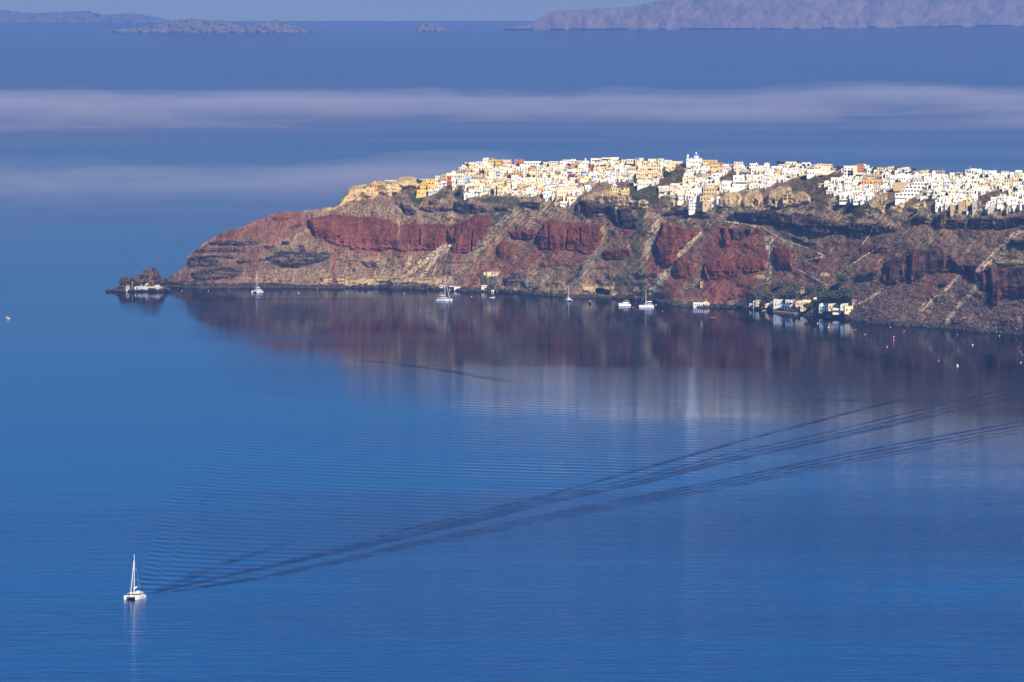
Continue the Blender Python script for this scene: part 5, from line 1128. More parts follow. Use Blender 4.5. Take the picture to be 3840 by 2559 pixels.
B('F', 395, 550, 985, 1230, 'tan', 'flat', 'right half of the tan rock-like wall under the eastern cluster', 0, 0, door=None, name='retaining_wall', cat='wall', depth=5, embed=3.5)
B('F', 570, 700, 985, 1085, 'yellow', 'flat', 'bright yellow house on top of the dark doorway', 0, 0, door=None)
B('F', 585, 705, 1085, 1230, 'ivory', 'flat', 'pale house with one huge dark doorway under the yellow house', 1, 1, door=None, ww=4.2, wh=5.0, embed=3.5)
B('F', 700, 805, 970, 1225, 'grey', 'flat', 'tall bare concrete tower right of the yellow house', 1, 1, door=None, embed=3.5)
B('F', 1030, 1300, 1090, 1190, 'grey', 'flat', 'long grey retaining wall under the far eastern white cluster', 0, 0, door=None, name='retaining_wall', cat='wall', depth=4, embed=3.5)
B('F', 1100, 1215, 960, 1040, 'white', 'flat', 'white cube with a square window in the far eastern cluster', 1, 1, door=None)
B('F', 1200, 1400, 830, 960, 'white', 'step', 'white stepped house with a round arch in the far eastern cluster', 1, 3, arched=True)
B('F', 1040, 1440, 1030, 1095, 'white', 'flat', 'long white pool terrace of the far eastern cluster', 1, 7)
B('F', 1420, 1580, 1090, 1170, 'tan', 'flat', 'tan wall right of the long grey retaining wall', 0, 0, door=None, name='retaining_wall', cat='wall', depth=4, embed=3.5)
NL = len(BUILT)
# ------------------------------------------------------------------ the other houses
LAND = [(2072 - 460, 700, 'yellow cave house'), (1685, 677, 'narrow red orange house'), (1753, 672, 'light blue house'), (1869, 695, 'yellow tower house'), (1824, 600, 'western summit'),
 (1945, 608, 'twin brown vaults'), (1924, 655, 'orange house with red roof'), (1998, 616, 'long restaurant block'), (2197, 600, 'round skyline tower'), (2222, 627, 'red arched facade'), (2178, 668, 'pink church'),
 (2228, 663, 'paler blue dome'), (2120, 745, 'long brown wall'), (2047, 745, 'narrow white spur'), (2325, 715, 'house on rock ledge'), (2391, 596, 'blue skyline dome'), (2420, 660, 'cream hotel'),
 (2602, 598, 'big blue dome church'), (2500, 665, 'brown scrub hill'), (2660, 740, 'tan tower block'), (2604, 780, 'lowest white house'), (2669, 672, 'red flowering bush'), (2735, 622, 'long pink house'),
 (2785, 688, 'white restaurant'), (2927, 648, 'yellow awning'), (3022, 620, 'two skyline arches'), (3184, 645, 'six dark arches'), (3226, 630, 'terracotta hotel'), (3100, 700, 'little ravine'),
 (3268, 680, 'apricot hotel'), (3358, 640, 'cypress pair'), (3415, 720, 'five-terrace hotel'), (3382, 697, 'large tan wall'), (3535, 650, 'sandy farmhouse'), (3640, 640, 'antenna masts'), (3553, 684, 'two blue arches'),
 (3633, 770, 'yellow and concrete tower'), (3580, 780, 'tan rock wall'), (3795, 650, 'big rounded skyline house'), (3760, 750, 'far eastern cluster'), (3480, 780, 'low eastern dark cliff')]
def inpoly(P, x, y):
    c = False
    for i in range(len(P)):
        a, b = P[i], P[(i + 1) % len(P)]
        if (a[1] > y) != (b[1] > y) and x < (b[0] - a[0]) * (y - a[1]) / (b[1] - a[1]) + a[0]: c = not c
    return c
ZONE = [(1750, dict(white=4, ivory=3, cream=2, tan=2, palepink=1)), (2010, dict(white=5, ivory=4, cream=3, tan=2, palepink=1, orange=.7, paleyellow=1)), (2330, dict(white=9, ivory=3.5, bluewhite=1, cream=1.5, tan=.7, orange=.3, pink=.2)),
        (2560, dict(cream=5, ivory=4, white=4)), (3130, dict(white=10, ivory=1.5, bluewhite=1.2, cream=.6)), (3600, dict(white=10, bluewhite=2, ivory=1, cream=.5)), (4200, dict(white=9, ivory=2.5, bluewhite=2, cream=1.2))]
def pick(d):
    t = RNG.random() * sum(d.values())
    for k, v in d.items():
        t -= v
        if t <= 0: return k
    return k
EXCL = [px('C', [(430,700),(560,520),(720,380),(960,360),(940,480),(860,640),(650,690),(520,700)]), px('C', [(1540,640),(1700,520),(1830,400),(1930,400),(1900,590),(1700,600)]),
        px('F', [(830,900),(1000,800),(1350,730),(1300,800),(1150,900),(1040,1010),(900,1080)]), px('E', [(590,830),(640,730),(880,735),(760,850),(560,1050)]), px('D', [(1440,400),(1640,350),(1850,350),(1850,460),(1500,560)])]
cand = []
y = 618.0
while y < 800:
    x = 1640 + RNG.uniform(0, 20)
    while x < 4050:
        wpx = RNG.choice([14, 16, 18, 20, 22, 25, 29, 34]) * RNG.uniform(.85, 1.1); hpx = RNG.uniform(11, 20)
        cx = x + wpx / 2; yb = y + RNG.uniform(-5, 5)
        x += wpx * RNG.uniform(.86, 1.02)
        if not any(inpoly(P, cx, yb) and inpoly(P, cx, yb - 5) for P in TOWN) or any(inpoly(P, cx, yb) for P in EXCL): continue
        sky = np.interp(cx, tx, ty)
        if yb - hpx < sky - 13: hpx = max(9, yb - sky + 12)
        if yb < sky + 3: continue
        ov = 0
        for (a, b, c, d) in RECTS:
            ix = min(b, x) - max(a, cx - wpx / 2); iy = min(d, yb) - max(c, yb - hpx)
            if ix > 0 and iy > 0: ov = max(ov, ix * iy / (wpx * hpx))
        if ov > .38: continue
        cand.append((cx - wpx / 2, cx + wpx / 2, yb - hpx, yb))
    y += 12.5
QUAY_HOUSES = 24
cand.sort(key=lambda q: -(q[1] - q[0]) * (q[3] - q[2]) * (1 if q[1] < 3845 else .01))
n_ind = max(85, 296 - QUAY_HOUSES - NL)
print('landmarks', NL, 'candidates', len(cand))
kinds = dict(flat=3.6, vault=2.8, vaultx=2.0, step=2.4, dome=1.1)
FILL = []
for i, (a, b, c, d) in enumerate(cand[:n_ind]):
    cx = (a + b) / 2; col = pick(next(z[1] for z in ZONE if cx < z[0])); kd = pick(kinds); dr = pick(dict(blue=3, brown=2, grey=2, red=.6, green=.5))
    rr = 2 if d - c > 19 and RNG.random() < .4 else 1; nc = 2 if b - a < 20 else RNG.choice([2, 3, 3, 4])
    tr = RNG.random() < .45; pg = RNG.random() < .10; ch = RNG.random() < .15
    r = building('house', 'house', None, a, b, c, d, col, kd, rows=rr, cols=nc, door=dr, terrace=tr, pergola=shade_m if pg else None, chimney=ch, arched=RNG.random() < .3, group='houses of the clifftop village', register=False)[0]
    FILL.append((r, col, kd, dr, rr * nc, tr, pg, ch, cx, (c + d) / 2))
ORD = ['', 'second ', 'third ', 'fourth ', 'fifth ', 'sixth ', 'seventh ', 'eighth ', 'ninth ', 'tenth ', 'eleventh ', 'twelfth ', 'thirteenth ', 'fourteenth ', 'fifteenth ', 'sixteenth ']
groups = {}
for f in FILL:
    r, col, kd, dr, nw, tr, pg, ch, cx, cy = f
    l = min(LAND, key=lambda q: (q[0] - cx) ** 2 + 2.2 * (q[1] - cy) ** 2); dx, dy = cx - l[0], cy - l[1]
    di = ('right of' if dx > 0 else 'left of') if abs(dx) > 1.2 * abs(dy) else ('below' if dy > 0 else 'above')
    cn = dict(white='white', cream='cream', ivory='cream', tan='sandy', palepink='pale pink', bluewhite='bluish white', paleyellow='pale yellow').get(col, col)
    kn = dict(flat='flat-roofed', vault='vaulted', vaultx='long-vaulted', step='stepped', dome='domed')[kd]
    ex = ' and dark pergola' if pg else (' and chimney' if ch else (' and terrace' if tr else ''))
    desc = f"{cn} {kn} house with {dr} door{ex}"
    groups.setdefault((desc, di, l[2]), []).append((dx * dx + dy * dy, r))
for (desc, di, l), v in groups.items():
    v.sort(key=lambda q: q[0])
    for k, (_, r) in enumerate(v):
        r['label'] = (f"{desc}, {ORD[k]}nearest {di} the {l}" if k else f"{desc}, {'nearest ' if len(v) > 1 else 'just '}{di} the {l}")
for f in FILL:
    t_ = f[0]['label'].split()
    if len(t_) > 16: f[0]['label'] = f[0]['label'].replace(' house with', ' with').replace('flat-roofed', 'flat') if len(t_) == 17 else f[0]['label'].replace(' house with', ' with').replace(' and dark pergola', ', pergola')
# the rest and the yards, stairs and low walls between: too small to pick apart
class Heap:
    def __init__(s): s.V = []; s.F = []
    def box(s, p, w, d, h, yaw, z0=-3.0):
        c, n = math.cos(yaw), math.sin(yaw); k = len(s.V)
        for zz in (z0, h):
            for xx, yy in ((-w / 2, 0), (w / 2, 0), (w / 2, d), (-w / 2, d)): s.V.append((p.x + xx * c - yy * n, p.y + xx * n + yy * c, p.z + zz))
        s.F += [(k, k + 1, k + 5, k + 4), (k + 1, k + 2, k + 6, k + 5), (k + 2, k + 3, k + 7, k + 6), (k + 3, k, k + 4, k + 7), (k + 4, k + 5, k + 6, k + 7)]
    def done(s, name, m):
        me = pymesh(name, s.V, s.F); me.materials.append(m); return link(name, me, 'stuff')
small = {'white': Heap(), 'cream': Heap(), 'dark': Heap()}
for (a, b, c, d) in cand[n_ind:]:
    g = ground((a + b) / 2, d, 1.0); k = PXM(g.y); w_ = (b - a) / k; h_ = (d - c) / k; yw = RNG.uniform(-.4, .1)
    small['cream' if RNG.random() < (.36 if a < 2560 else .15) else 'white'].box(g, w_ * .85, min(7, w_ * .8), h_, yw)
    if RNG.random() < .22:
        sm_ = small['white' if c > 640 and a > 2560 else 'cream']; k0 = len(sm_.V); cy_, sn_ = math.cos(yw), math.sin(yw); r_w = w_ * .42
        for yy_ in (0, min(7, w_ * .8)):
            for t_ in range(7):
                an = math.pi * t_ / 6; xx_ = -r_w * math.cos(an); sm_.V.append((g.x + xx_ * cy_ - yy_ * sn_, g.y + xx_ * sn_ + yy_ * cy_, g.z + h_ + r_w * .75 * math.sin(an)))
        sm_.F += [(k0 + t_, k0 + t_ + 1, k0 + t_ + 8, k0 + t_ + 7) for t_ in range(6)] + [tuple(range(k0, k0 + 7))]
    for q in range(1 if w_ < 6 else 2):
        ox_ = (q + .5) / (1 if w_ < 6 else 2) * w_ * .85 - w_ * .425; small['dark'].box(Vector((g.x + ox_ * math.cos(yw) + .1 * math.sin(yw), g.y + ox_ * math.sin(yw) - .1 * math.cos(yw), g.z)), RNG.uniform(.8, 1.1), .12, RNG.uniform(1.9, 2.4), yw, RNG.choice([.0, .8, .8]))
for i in range(900):
    P = RNG.choice(TOWN); xs_ = [p[0] for p in P]; ys_ = [p[1] for p in P]; x = RNG.uniform(min(xs_), max(xs_)); yy = RNG.uniform(min(ys_), max(ys_))
    if not inpoly(P, x, yy) or any(inpoly(E_, x, yy) for E_ in EXCL) or yy < np.interp(x, tx, ty) + 4: continue
    g = ground(x, yy, 1.2); yw = RNG.uniform(-.5, .5)
    t_ = RNG.random()
    if t_ < .06: small['dark'].box(g, RNG.uniform(1, 3.0), .8, RNG.uniform(1.2, 2.2), yw)
    else: small['cream' if RNG.random() < (.36 if x < 2560 else .15) else 'white'].box(g, RNG.uniform(1.5, 7), RNG.uniform(.4, 3.5), RNG.uniform(.8, 2.4), yw)
small['white'].done('small_white_walls', wm('white')); small['cream'].done('small_cream_walls', wm('ivory')); small['dark'].done('dark_doorways', shade_m)
# masts
for x, y0, y1, l in ((3520 + 645 / 5.6, 622, 638, 'left thin antenna mast on the white vaulted skyline house'), (3520 + 672 / 5.6, 622, 638, 'right thin antenna mast on the white vaulted skyline house'), (3520 + 1188 / 5.6, 627, 645, 'lone thin antenna mast on the eastern skyline'), (2380 + 1797 / 5.115, 604, 617, 'thin antenna mast above the long pink house'), (1960 + 268 / 5.115, 600, 607, 'short flagpole on the long white restaurant block')):
    g = ground(x, max(y1, np.interp(x, tx, ty) + 1), 3); p = Vector(world(x, y1, g.y)); r = empty('antenna', p, 0, l, 'antenna'); k = PXM(g.y)
    part('mast', DRUM, wm('grey'), r, (0, 0, -3), (.11, .11, (y1 - y0) / k + 3)); part('crossbar', BOX, wm('grey'), r, (0, -.1, (y1 - y0) / k * .8), (1.1, .1, .1))
# ------------------------------------------------------------------ the little harbour under the cliff
G8 = dict(group='houses of the harbour hamlet')
def H(*a, **k): k.setdefault('group', 'houses of the harbour hamlet'); k.setdefault('lift', .5); k.setdefault('front', True); k.setdefault('embed', 1.2); return B(8, *a, **k)
H(142, 222, 288, 352, 'white', 'flat', 'leftmost small white harbour house by the water', 1, 2, yaw=-.45)
H(216, 290, 245, 372, 'white', 'flat', 'white harbour house with a blue balcony, left end', 2, 2, win=doorm['blue'], door='blue', yaw=-.45)
H(262, 356, 222, 330, 'cream', 'flat', 'cream two-storey harbour house behind the blue balcony', 2, 2, door=None, yaw=-.45)
H(436, 536, 282, 352, 'ivory', 'vault', 'small vaulted harbour house left of the big white cube', 1, 2, yaw=-.45, arched=True)
H(535, 590, 250, 340, 'tan', 'flat', 'narrow sandy harbour house touching the big white cube', 2, 1, yaw=-.4)
H(586, 760, 206, 372, 'white', 'flat', 'big plain white cube, the tallest harbour building', 1, 2, door=None, yaw=-.55, depth=7.5, ww=.8)
H(586, 650, 312, 376, 'bluewhite', 'flat', 'turquoise fronted ground floor at the big white cube', 1, 2, win=mat('turquoise_paint', (.05, .35, .42), .5), door='green', yaw=-.3, lift=3)
H(806, 990, 222, 325, 'white', 'flat', 'white harbour house with a blue porch right of the big cube', 2, 3, win=doorm['blue'], door='red', yaw=-.4, pergola=doorm['blue'])
H(990, 1165, 232, 330, 'cream', 'vault', 'cream harbour house with a round arch in the middle', 1, 2, yaw=-.4, arched=True)
H(1120, 1300, 222, 300, 'ivory', 'vaultx', 'long cream vaulted harbour building behind the tree', 1, 3, yaw=-.3)
H(1300, 1482, 212, 305, 'tan', 'flat', 'sandy ruined harbour building right of the long vault', 1, 3, door=None, yaw=-.2)
H(1080, 1222, 252, 412, 'ivory', 'flat', 'cream two-storey harbour house directly left of the round tree', 2, 3, yaw=-.5, win=doorm['grey'])
H(1424, 1625, 282, 442, 'white', 'twin', 'white harbour house with twin round gables', 2, 4, arched=True, door='green', yaw=-.4)
H(1592, 1810, 288, 405, 'cream', 'vaultx', 'long cream vault right of the twin round gables', 1, 3, yaw=-.35)
H(1815, 1965, 286, 400, 'white', 'vault', 'white vaulted harbour house with a blue arch, right end', 1, 1, win=doorm['blue'], arched=True, ww=2, door=None, yaw=-.5)
H(1672, 1895, 375, 470, 'white', 'flat', 'white tavern with dark awning at the right of the harbour', 1, 5, pergola=shade_m, yaw=-.3, lift=2)
H(1895, 2060, 332, 460, 'cream', 'flat', 'apricot wall house, rightmost of the harbour', 1, 2, door=None, yaw=.1)
B(8, 1418, 1480, 130, 200, 'white', 'vault', 'white chapel on the slope above the harbour roofs', 1, 1, name='chapel', cat='chapel')
B(8, 1482, 1525, 95, 165, 'white', 'dome', 'white domed turret of the chapel beside the big trees', 1, 1, door=None, name='chapel', cat='chapel')
B(8, 1330, 1425, 170, 210, 'white', 'flat', 'white ramp wall leading up to the harbour chapel', 0, 0, door=None, name='boundary_wall', cat='wall', depth=2)
B(8, 1085, 1165, 42, 100, 'tan', 'flat', 'small lone tan stone hut on the slope above the harbour', 1, 1, door=None, name='hut', cat='hut')
# quays
def quay(crop, pts, name, label, col, h=1.3, cat='pier'):
    P = [on_sea(*p) for p in px(crop, pts)]; n = len(P)
    V = [(p.x, p.y, p.z - 2) for p in P] + [(p.x, p.y, p.z + h) for p in P]
    F = [tuple(range(n, 2 * n))] + [(i, (i + 1) % n, (i + 1) % n + n, i + n) for i in range(n)]
    me = pymesh(name, V, F); me.materials.append(mat('quay_' + name + str(col[0]), col, .9, .2, .3)); o = link(name, me, None, label, cat); return o
quay(8, [(578,462),(975,494),(1045,482),(1160,470),(1150,440),(900,405),(640,400),(578,425)], 'pier', 'wide grey concrete pier with dark face in front of the big white cube', (.22, .19, .17), 1.5)
quay(8, [(375,432),(560,412),(600,398),(440,398)], 'slipway', 'pale concrete slipway left of the wide pier', (.38, .34, .30), .5, 'slipway')
quay(8, [(1530,528),(1680,542),(1740,520),(1700,500),(1560,506)], 'pier', 'short low pier with dark front at the right of the harbour', (.26, .23, .20), 1.0)
quay(8, [(1000,478),(1240,470),(1700,502),(1940,500),(1900,470),(1500,440),(1060,440)], 'quay', 'reddish earth quay in front of the harbour houses', (.24, .13, .10), .8, 'quay')
# awnings, umbrella, small things on the quay
for x, y, w_, l in ((740, 372, 9, 'left blue cloth awning at the waterfront restaurant'), (840, 372, 6, 'right deeper blue awning at the waterfront restaurant')):
    g = ground(CR[8][0] + x / 4.902, CR[8][1] + y / 4.902, 5); r = empty('awning', g, -.2, l, 'awning')
    part('canopy', BOX, mat('blue_cloth', (.05, .20, .55), .8) if w_ < 9 else mat('pale_blue_cloth', (.25, .42, .68), .8), r, (0, 0, 2.6), (w_, 4, .25), rx=.12)
    for s in (-1, 0, 1): part('post', DRUM, white_gel, r, (s * w_ * .45, .2, -1), (.09, .09, 3.6))
g = ground(CR[8][0] + 1025 / 4.902, CR[8][1] + 412 / 4.902, 3); r = empty('parasol', g, 0, 'closed bright blue parasol on the quay left of the cream two-storey house', 'parasol')
part('pole', DRUM, wm('grey'), r, (0, 0, -1), (.08, .08, 2.5)); part('canopy', CONE, mat('bright_blue_cloth', (.03, .12, .6), .8), r, (0, 0, 1.0), (1.2, 1.2, 2.0))
# boathouses and huts along the foot of the cliff
def BH(c, x0, x1, y0, y1, col, kind, label, rows=1, cols=2, **k): k.setdefault('group', 'boathouses at the foot of the cliff'); k.setdefault('name', 'boathouse'); k.setdefault('cat', 'boathouse'); k.setdefault('lift', 1.0); k.setdefault('front', True); return B(c, x0, x1, y0, y1, col, kind, label, rows, cols, **k)
BH(12, 340, 500, 575, 690, 'white', 'vaultx', 'white boathouse with two dark arches behind the sailing catamaran', 1, 2, arched=True, door=None, ww=3.4, wh=2.6)
BH(12, 490, 700, 585, 680, 'ivory', 'flat', 'cream boathouse wing with pale arches right of the two dark arches', 1, 3, arched=True, win=wm('bluewhite'), door=None, ww=2.6)
BH(12, 60, 215, 540, 625, 'ivory', 'flat', 'small low boathouse left of the catamaran mast', 1, 2, door='blue')
BH(12, 1355, 1460, 165, 225, 'palepink', 'flat', 'small pinkish shed left of the yellow cliffside cottage', 0, 0, door=None, name='cottage', cat='cottage')
BH(12, 1465, 1590, 152, 240, 'paleyellow', 'flat', 'yellow cottage on a terrace halfway down the cliff', 0, 0, door=None, name='cottage', cat='cottage')
BH(12, 1600, 1755, 155, 240, 'palepink', 'flat', 'pinkish cottage with a white door beside the yellow cottage', 1, 3, door=None, name='cottage', cat='cottage')
BH(12, 1285, 1480, 545, 620, 'ivory', 'flat', 'ruined pale boathouse with gaps above the rocky foot', 1, 4, door=None)
BH(12, 1425, 1490, 665, 700, 'white', 'flat', 'tiny white shed near the blue door boathouse', 0, 0, door=None)
BH(12, 1580, 1820, 685, 775, 'ivory', 'flat', 'long cream boathouse with one round arch and brown door', 1, 4, arched=True, door='red')
BH(12, 1745, 1835, 640, 700, 'cream', 'dome', 'small orange white dome on the long cream boathouse', 0, 0, door=None)
BH(12, 1505, 1560, 685, 740, 'lightblue', 'flat', 'small blue painted boat shed left of the round arch', 0, 0, door=None)
BH(1, 505, 520, 1455, 1475, 'white', 'flat', 'tiny white hut alone on the shore under the tan strata', 1, 1, door=None, name='hut', cat='hut')
BH(1, 434, 460, 1475, 1493, 'red', 'flat', 'tiny red hut on the shore left of the tiny white hut', 1, 1, door=None, name='hut', cat='hut')
BH(1, 250, 330, 1476, 1488, 'ivory', 'flat', 'low pale stone shelter in front of a dark cave on the shore', 1, 3, door=None, name='hut', cat='hut')
BH(7, 1980, 2110, 348, 412, 'white', 'flat', 'white pillared boathouse on the red shore', 1, 5, door=None, arched=True)
BH(7, 2100, 2200, 335, 395, 'ivory', 'gable', 'ivory gabled shed right of the pillared boathouse', 1, 2)
BH(7, 2080, 2115, 60, 130, 'tan', 'flat', 'small pale ruin on the red scree above the pillared boathouse', 1, 1, door=None, name='hut', cat='hut')
BH(8, 2030, 2120, 212, 280, 'stone', 'flat', 'roofless stone hut right of the big trees', 1, 2, door=None, name='hut', cat='hut')
BH(8, 75, 135, 340, 362, 'white', 'flat', 'low white wall at the far left of the harbour hamlet', 0, 0, door=None, name='boundary_wall', cat='wall')
# ------------------------------------------------------------------ chapel on the rock islet
def IB(x0, x1, y0, y1, col, kind, label, rows=0, cols=0, **k): return B(13, x0, x1, y0, y1, col, kind, label, rows, cols, gnd=islet, group='buildings on the rock islet', **k)
IB(520, 1700, 505, 560, 'grey', 'flat', 'long terrace wall with white coping on the rock islet', name='terrace_wall', cat='wall', depth=4, roofcol='white', door=None, yaw=0, lift=1.5)
IB(890, 1140, 345, 512, 'white', 'vault', 'small white chapel on the rock islet terrace', 1, 1, name='chapel', cat='chapel', door='grey', yaw=-.35, lift=.5)
IB(650, 880, 350, 500, 'grey', 'gable', 'grey-roofed white annex left of the islet chapel', roofcol='grey', name='annex', cat='hut', door=None, yaw=-.2, lift=.3)
IB(1450, 1750, 395, 500, 'grey', 'gable', 'low grey-roofed building right of the islet chapel', roofcol='grey', name='annex', cat='hut', door=None, lift=.3)
IB(1780, 1905, 500, 610, 'cream', 'flat', 'small sandy hut at the right end of the islet', 1, 1, name='hut', cat='hut', door=None)
g = px(5, [(250,1178),(290,1216)]); building('hut', 'hut', 'small grey gabled hut on the left part of the islet', g[0][0], g[1][0], g[0][1], g[1][1], 'grey', 'gable', rows=1, cols=1, door=None, gnd=islet, group='buildings on the rock islet')
q = islet(480 + 232 / 14.706, 1040 + 600 / 14.706, 1); r = empty('flagpole', q, 0, 'thin white flagpole left of the islet chapel', 'flagpole')
part('pole', TAPER, white_gel, r, (0, 0, -1), (.16, .16, 7.8)); part('crossbar', BOX, white_gel, r, (0, 0, 5.6), (1.0, .1, .1))
quay(13, [(400,770),(560,775),(900,790),(1040,755),(900,725),(520,722)], 'jetty', 'pale landing jetty at the waterline of the rock islet', (.55, .45, .33), .7, 'jetty')
# curved white stair on the islet
V = []; F = []
for i in range(12):
    f = i / 11; xx = 480 + (450 - 70 * math.sin(f * math.pi * .9)) / 14.706; yy = 1040 + (560 + 150 * f) / 14.706
    q = islet(xx, yy, 1.6); V += [(q.x - .5, q.y, q.z), (q.x + .7, q.y, q.z + .2), (q.x + .7, q.y + 1, q.z + .9), (q.x - .5, q.y + 1, q.z + .7)]
for i in range(11):
    for k in range(4): F.append((i * 4 + k, i * 4 + (k + 1) % 4, (i + 1) * 4 + (k + 1) % 4, (i + 1) * 4 + k))
me = pymesh('stair', V, F); me.materials.append(wm('white')); link('staircase', me, None, 'curved white stair wall from the islet jetty to the terrace', 'stairs')

# ------------------------------------------------------------------ footpaths: strips of pale paving with a low wall
def path(crop, pts, wpx, label=None):
    P = px(crop, pts); Q = []
    for a in range(len(P) - 1):
        n = max(2, int(math.dist(P[a], P[a + 1]) / 2.5))
        Q += [(P[a][0] + (P[a + 1][0] - P[a][0]) * k / n, P[a][1] + (P[a + 1][1] - P[a][1]) * k / n + RNG.uniform(-.3, .3)) for k in range(n)]
    Q.append(P[-1]); V = []
    for x, y in Q:
        h = wpx / 2 * RNG.uniform(.75, 1.15); a = ground(x, y + h, 1.0); b = ground(x, y - h, 1.0); b.y = max(b.y, a.y + .6); V += [(a.x, a.y, a.z - 1.0), (a.x, a.y, a.z + .1), (b.x, b.y + .3, b.z + .1)]
    me = mesh_np('footpath', V, grid_faces(len(Q), 3)); me.materials.append(mat('path_paving', (.50, .40, .27), .95, .25, .4)); link('footpath', me, 'structure')
path(3, [(470,665),(520,700),(640,778),(740,812),(860,850),(940,885),(1020,922)], 3.8)
path(3, [(1020,926),(920,945),(840,962),(945,1018)], 2.6)
path(3, [(790,1045),(880,1085),(960,1130),(1020,1160),(1050,1195)], 4.2)
path(3, [(1499,550),(1450,600),(1435,660),(1420,720),(1390,760),(1340,825)], 3.2)
path(3, [(1499,840),(1380,910),(1300,965),(1215,1020)], 2.2)
path(3, [(100,618),(200,628),(300,640),(380,660),(460,668)], 2.6)
path(3, [(935,340),(900,392)], 1.8)
path(1, [(838,470),(830,520)], 2.0)
# ------------------------------------------------------------------ trees, palms and single shrubs
def leafball(n, seed, flat=.8, spread=1.0):
    """many small leaf-clump faces spread through an uneven crown about 1 m in radius"""
    rs = np.random.RandomState(seed); lobes = rs.normal(0, .38, (7, 3)); lobes[:, 2] = np.abs(lobes[:, 2]) * .8; lr = rs.uniform(.38, .62, 7)
    V = []; F = []
    for i in range(n):
        k = rs.randint(7); d = rs.normal(0, 1, 3); d /= np.linalg.norm(d); r = lr[k] * rs.uniform(.55, 1.08) ** .5
        c = lobes[k] + d * r; c[2] *= flat; u = rs.normal(0, 1, 3); u /= np.linalg.norm(u); v = np.cross(u, rs.normal(0, 1, 3)); v /= np.linalg.norm(v) + 1e-6; s = rs.uniform(.07, .16)
        b = len(V); V += [tuple(c + u * s), tuple(c + v * s), tuple(c - u * s), tuple(c - v * s)]; F.append((b, b + 1, b + 2, b + 3))
    return pymesh('crown', V, F)
CROWNS = [leafball(1100, k) for k in range(5)]
def tree(crop, x, yb, wpx, hpx, label, m=leaf_m, k=0, name='tree', group=None, gnd=None, trunk=True, cat='tree'):
    ox, oy, s = CR[crop]; X, Y = ox + x / s, oy + yb / s; g = (gnd or ground)(X, Y, 1.5); q = PXM(g.y); w_ = wpx / s / q; h_ = hpx / s / q
    r = empty(name, g, RNG.uniform(0, 6), label, cat, group)
    if trunk:
        part('trunk', TAPER, bark_m, r, (0, 0, -1.5), (.12 * w_ ** .5 + .05, .12 * w_ ** .5 + .05, h_ * .6 + 1.5))
        for a in (0, 2.1, 4.2): part('branch', TAPER, bark_m, r, (0, 0, h_ * .25), (.06, .06, h_ * .45), rz=a, rx=.6)
    part('crown', CROWNS[k % 5], m, r, (0, 0, h_ * (.52 if trunk else .3)), (w_ * .60, w_ * .60, h_ * .64)); return r
tree(8, 830, 205, 160, 140, 'round dark tree, left half of the clump above the cream harbour roofs', k=0)
tree(8, 940, 210, 180, 150, 'round dark tree, right half of the clump above the cream harbour roofs', k=1)
tree(8, 1270, 110, 130, 95, 'dark tree beside the small lone tan stone hut', k=2)
tree(8, 1530, 250, 200, 180, 'dark tree behind the white chapel turret', k=3)
tree(8, 1670, 270, 260, 215, 'second large dark tree right of the harbour chapel', k=4)
tree(8, 1810, 275, 270, 225, 'tallest dark tree of the big clump behind the harbour', k=0)
tree(8, 1960, 265, 240, 205, 'rightmost dark tree of the big clump behind the harbour', k=1)
tree(8, 1300, 425, 205, 155, 'round green tree at the waterfront between the harbour houses', k=2)
tree(8, 1450, 450, 60, 50, 'small green bush at the foot of the twin round gables', k=3, trunk=False, name='bush', cat='bush')
tree(8, 20, 350, 150, 110, 'dark shrub clump at the far left of the harbour', k=3, name='bush', trunk=False, cat='bush')
tree(8, -60, 345, 130, 90, 'second dark shrub clump farther left of the harbour', k=4, name='bush', trunk=False, cat='bush')
tree(8, 390, 320, 80, 60, 'grey green shrub behind the harbour between cream house and small vault', k=4, name='bush', trunk=False, cat='bush')
tree(3, 638, 1205, 50, 55, 'dark green tree alone on the scree left of the harbour path', k=1)
tree(3, 1150, 1200, 60, 70, 'dark tree left of the lower path bend above the harbour', k=2)
tree(3, 1180, 1160, 70, 80, 'taller dark tree beside the lower path bend', k=3)
tree(3, 895, 1250, 60, 60, 'dark tree below the lower zigzag path', k=0)
tree(3, 208, 1300, 30, 28, 'small green bush on the red scree above the shore', k=1, name='bush', trunk=False, cat='bush')
tree('C', 625, 520, 120, 95, 'lone dark green tree on the brown hill beside the cream hotel', k=1)
tree('C', 885, 345, 60, 65, 'small round dark tree left of the big church', k=2)
tree('C', 820, 345, 30, 50, 'thin small tree left of the round dark tree by the church', k=3)
tree('C', 945, 330, 40, 60, 'dark shrub touching the bell tower', k=4)
tree('C', 1455, 610, 100, 75, 'dark bush with red flowers below the tall yellow house', k=2)
tree('C', 1510, 590, 55, 65, 'red flowering bush right beside the dark bush', mat('red_blossom', (.30, .03, .06), .9, .3), k=0, name='bush', cat='bush', trunk=False)
tree('C', 1680, 600, 40, 60, 'small dark cypress on the sliding brown hill', k=3)
tree('C', 20, 680, 70, 120, 'dark tree at the left foot of the cream hotel', k=0)
tree('B', 2165, 690, 70, 120, 'dark tree between the white slope and the cream hotel', k=1)
tree('B', 110, 570, 60, 90, 'dark tree between the tall cream house and narrow orange house', k=1)
tree('A', 1905, 545, 70, 50, 'dark tree in front of the orange house with red roof', k=2)
tree('A', 2265, 570, 45, 90, 'dark tree right of the white house with window grid', k=3)
tree('A', 745, 760, 90, 80, 'grey green tree below the red orange house', leaf_dry, k=4)
tree('A', 970, 880, 90, 150, 'slender dark tree left of the lowest gabled house', k=0)
tree('A', 1705, 490, 70, 60, 'dark tree above the small blue dome chapel', k=4)
tree('A', 165, 660, 80, 75, 'dark shrub on the ridge left of the yellow cave house', k=1)
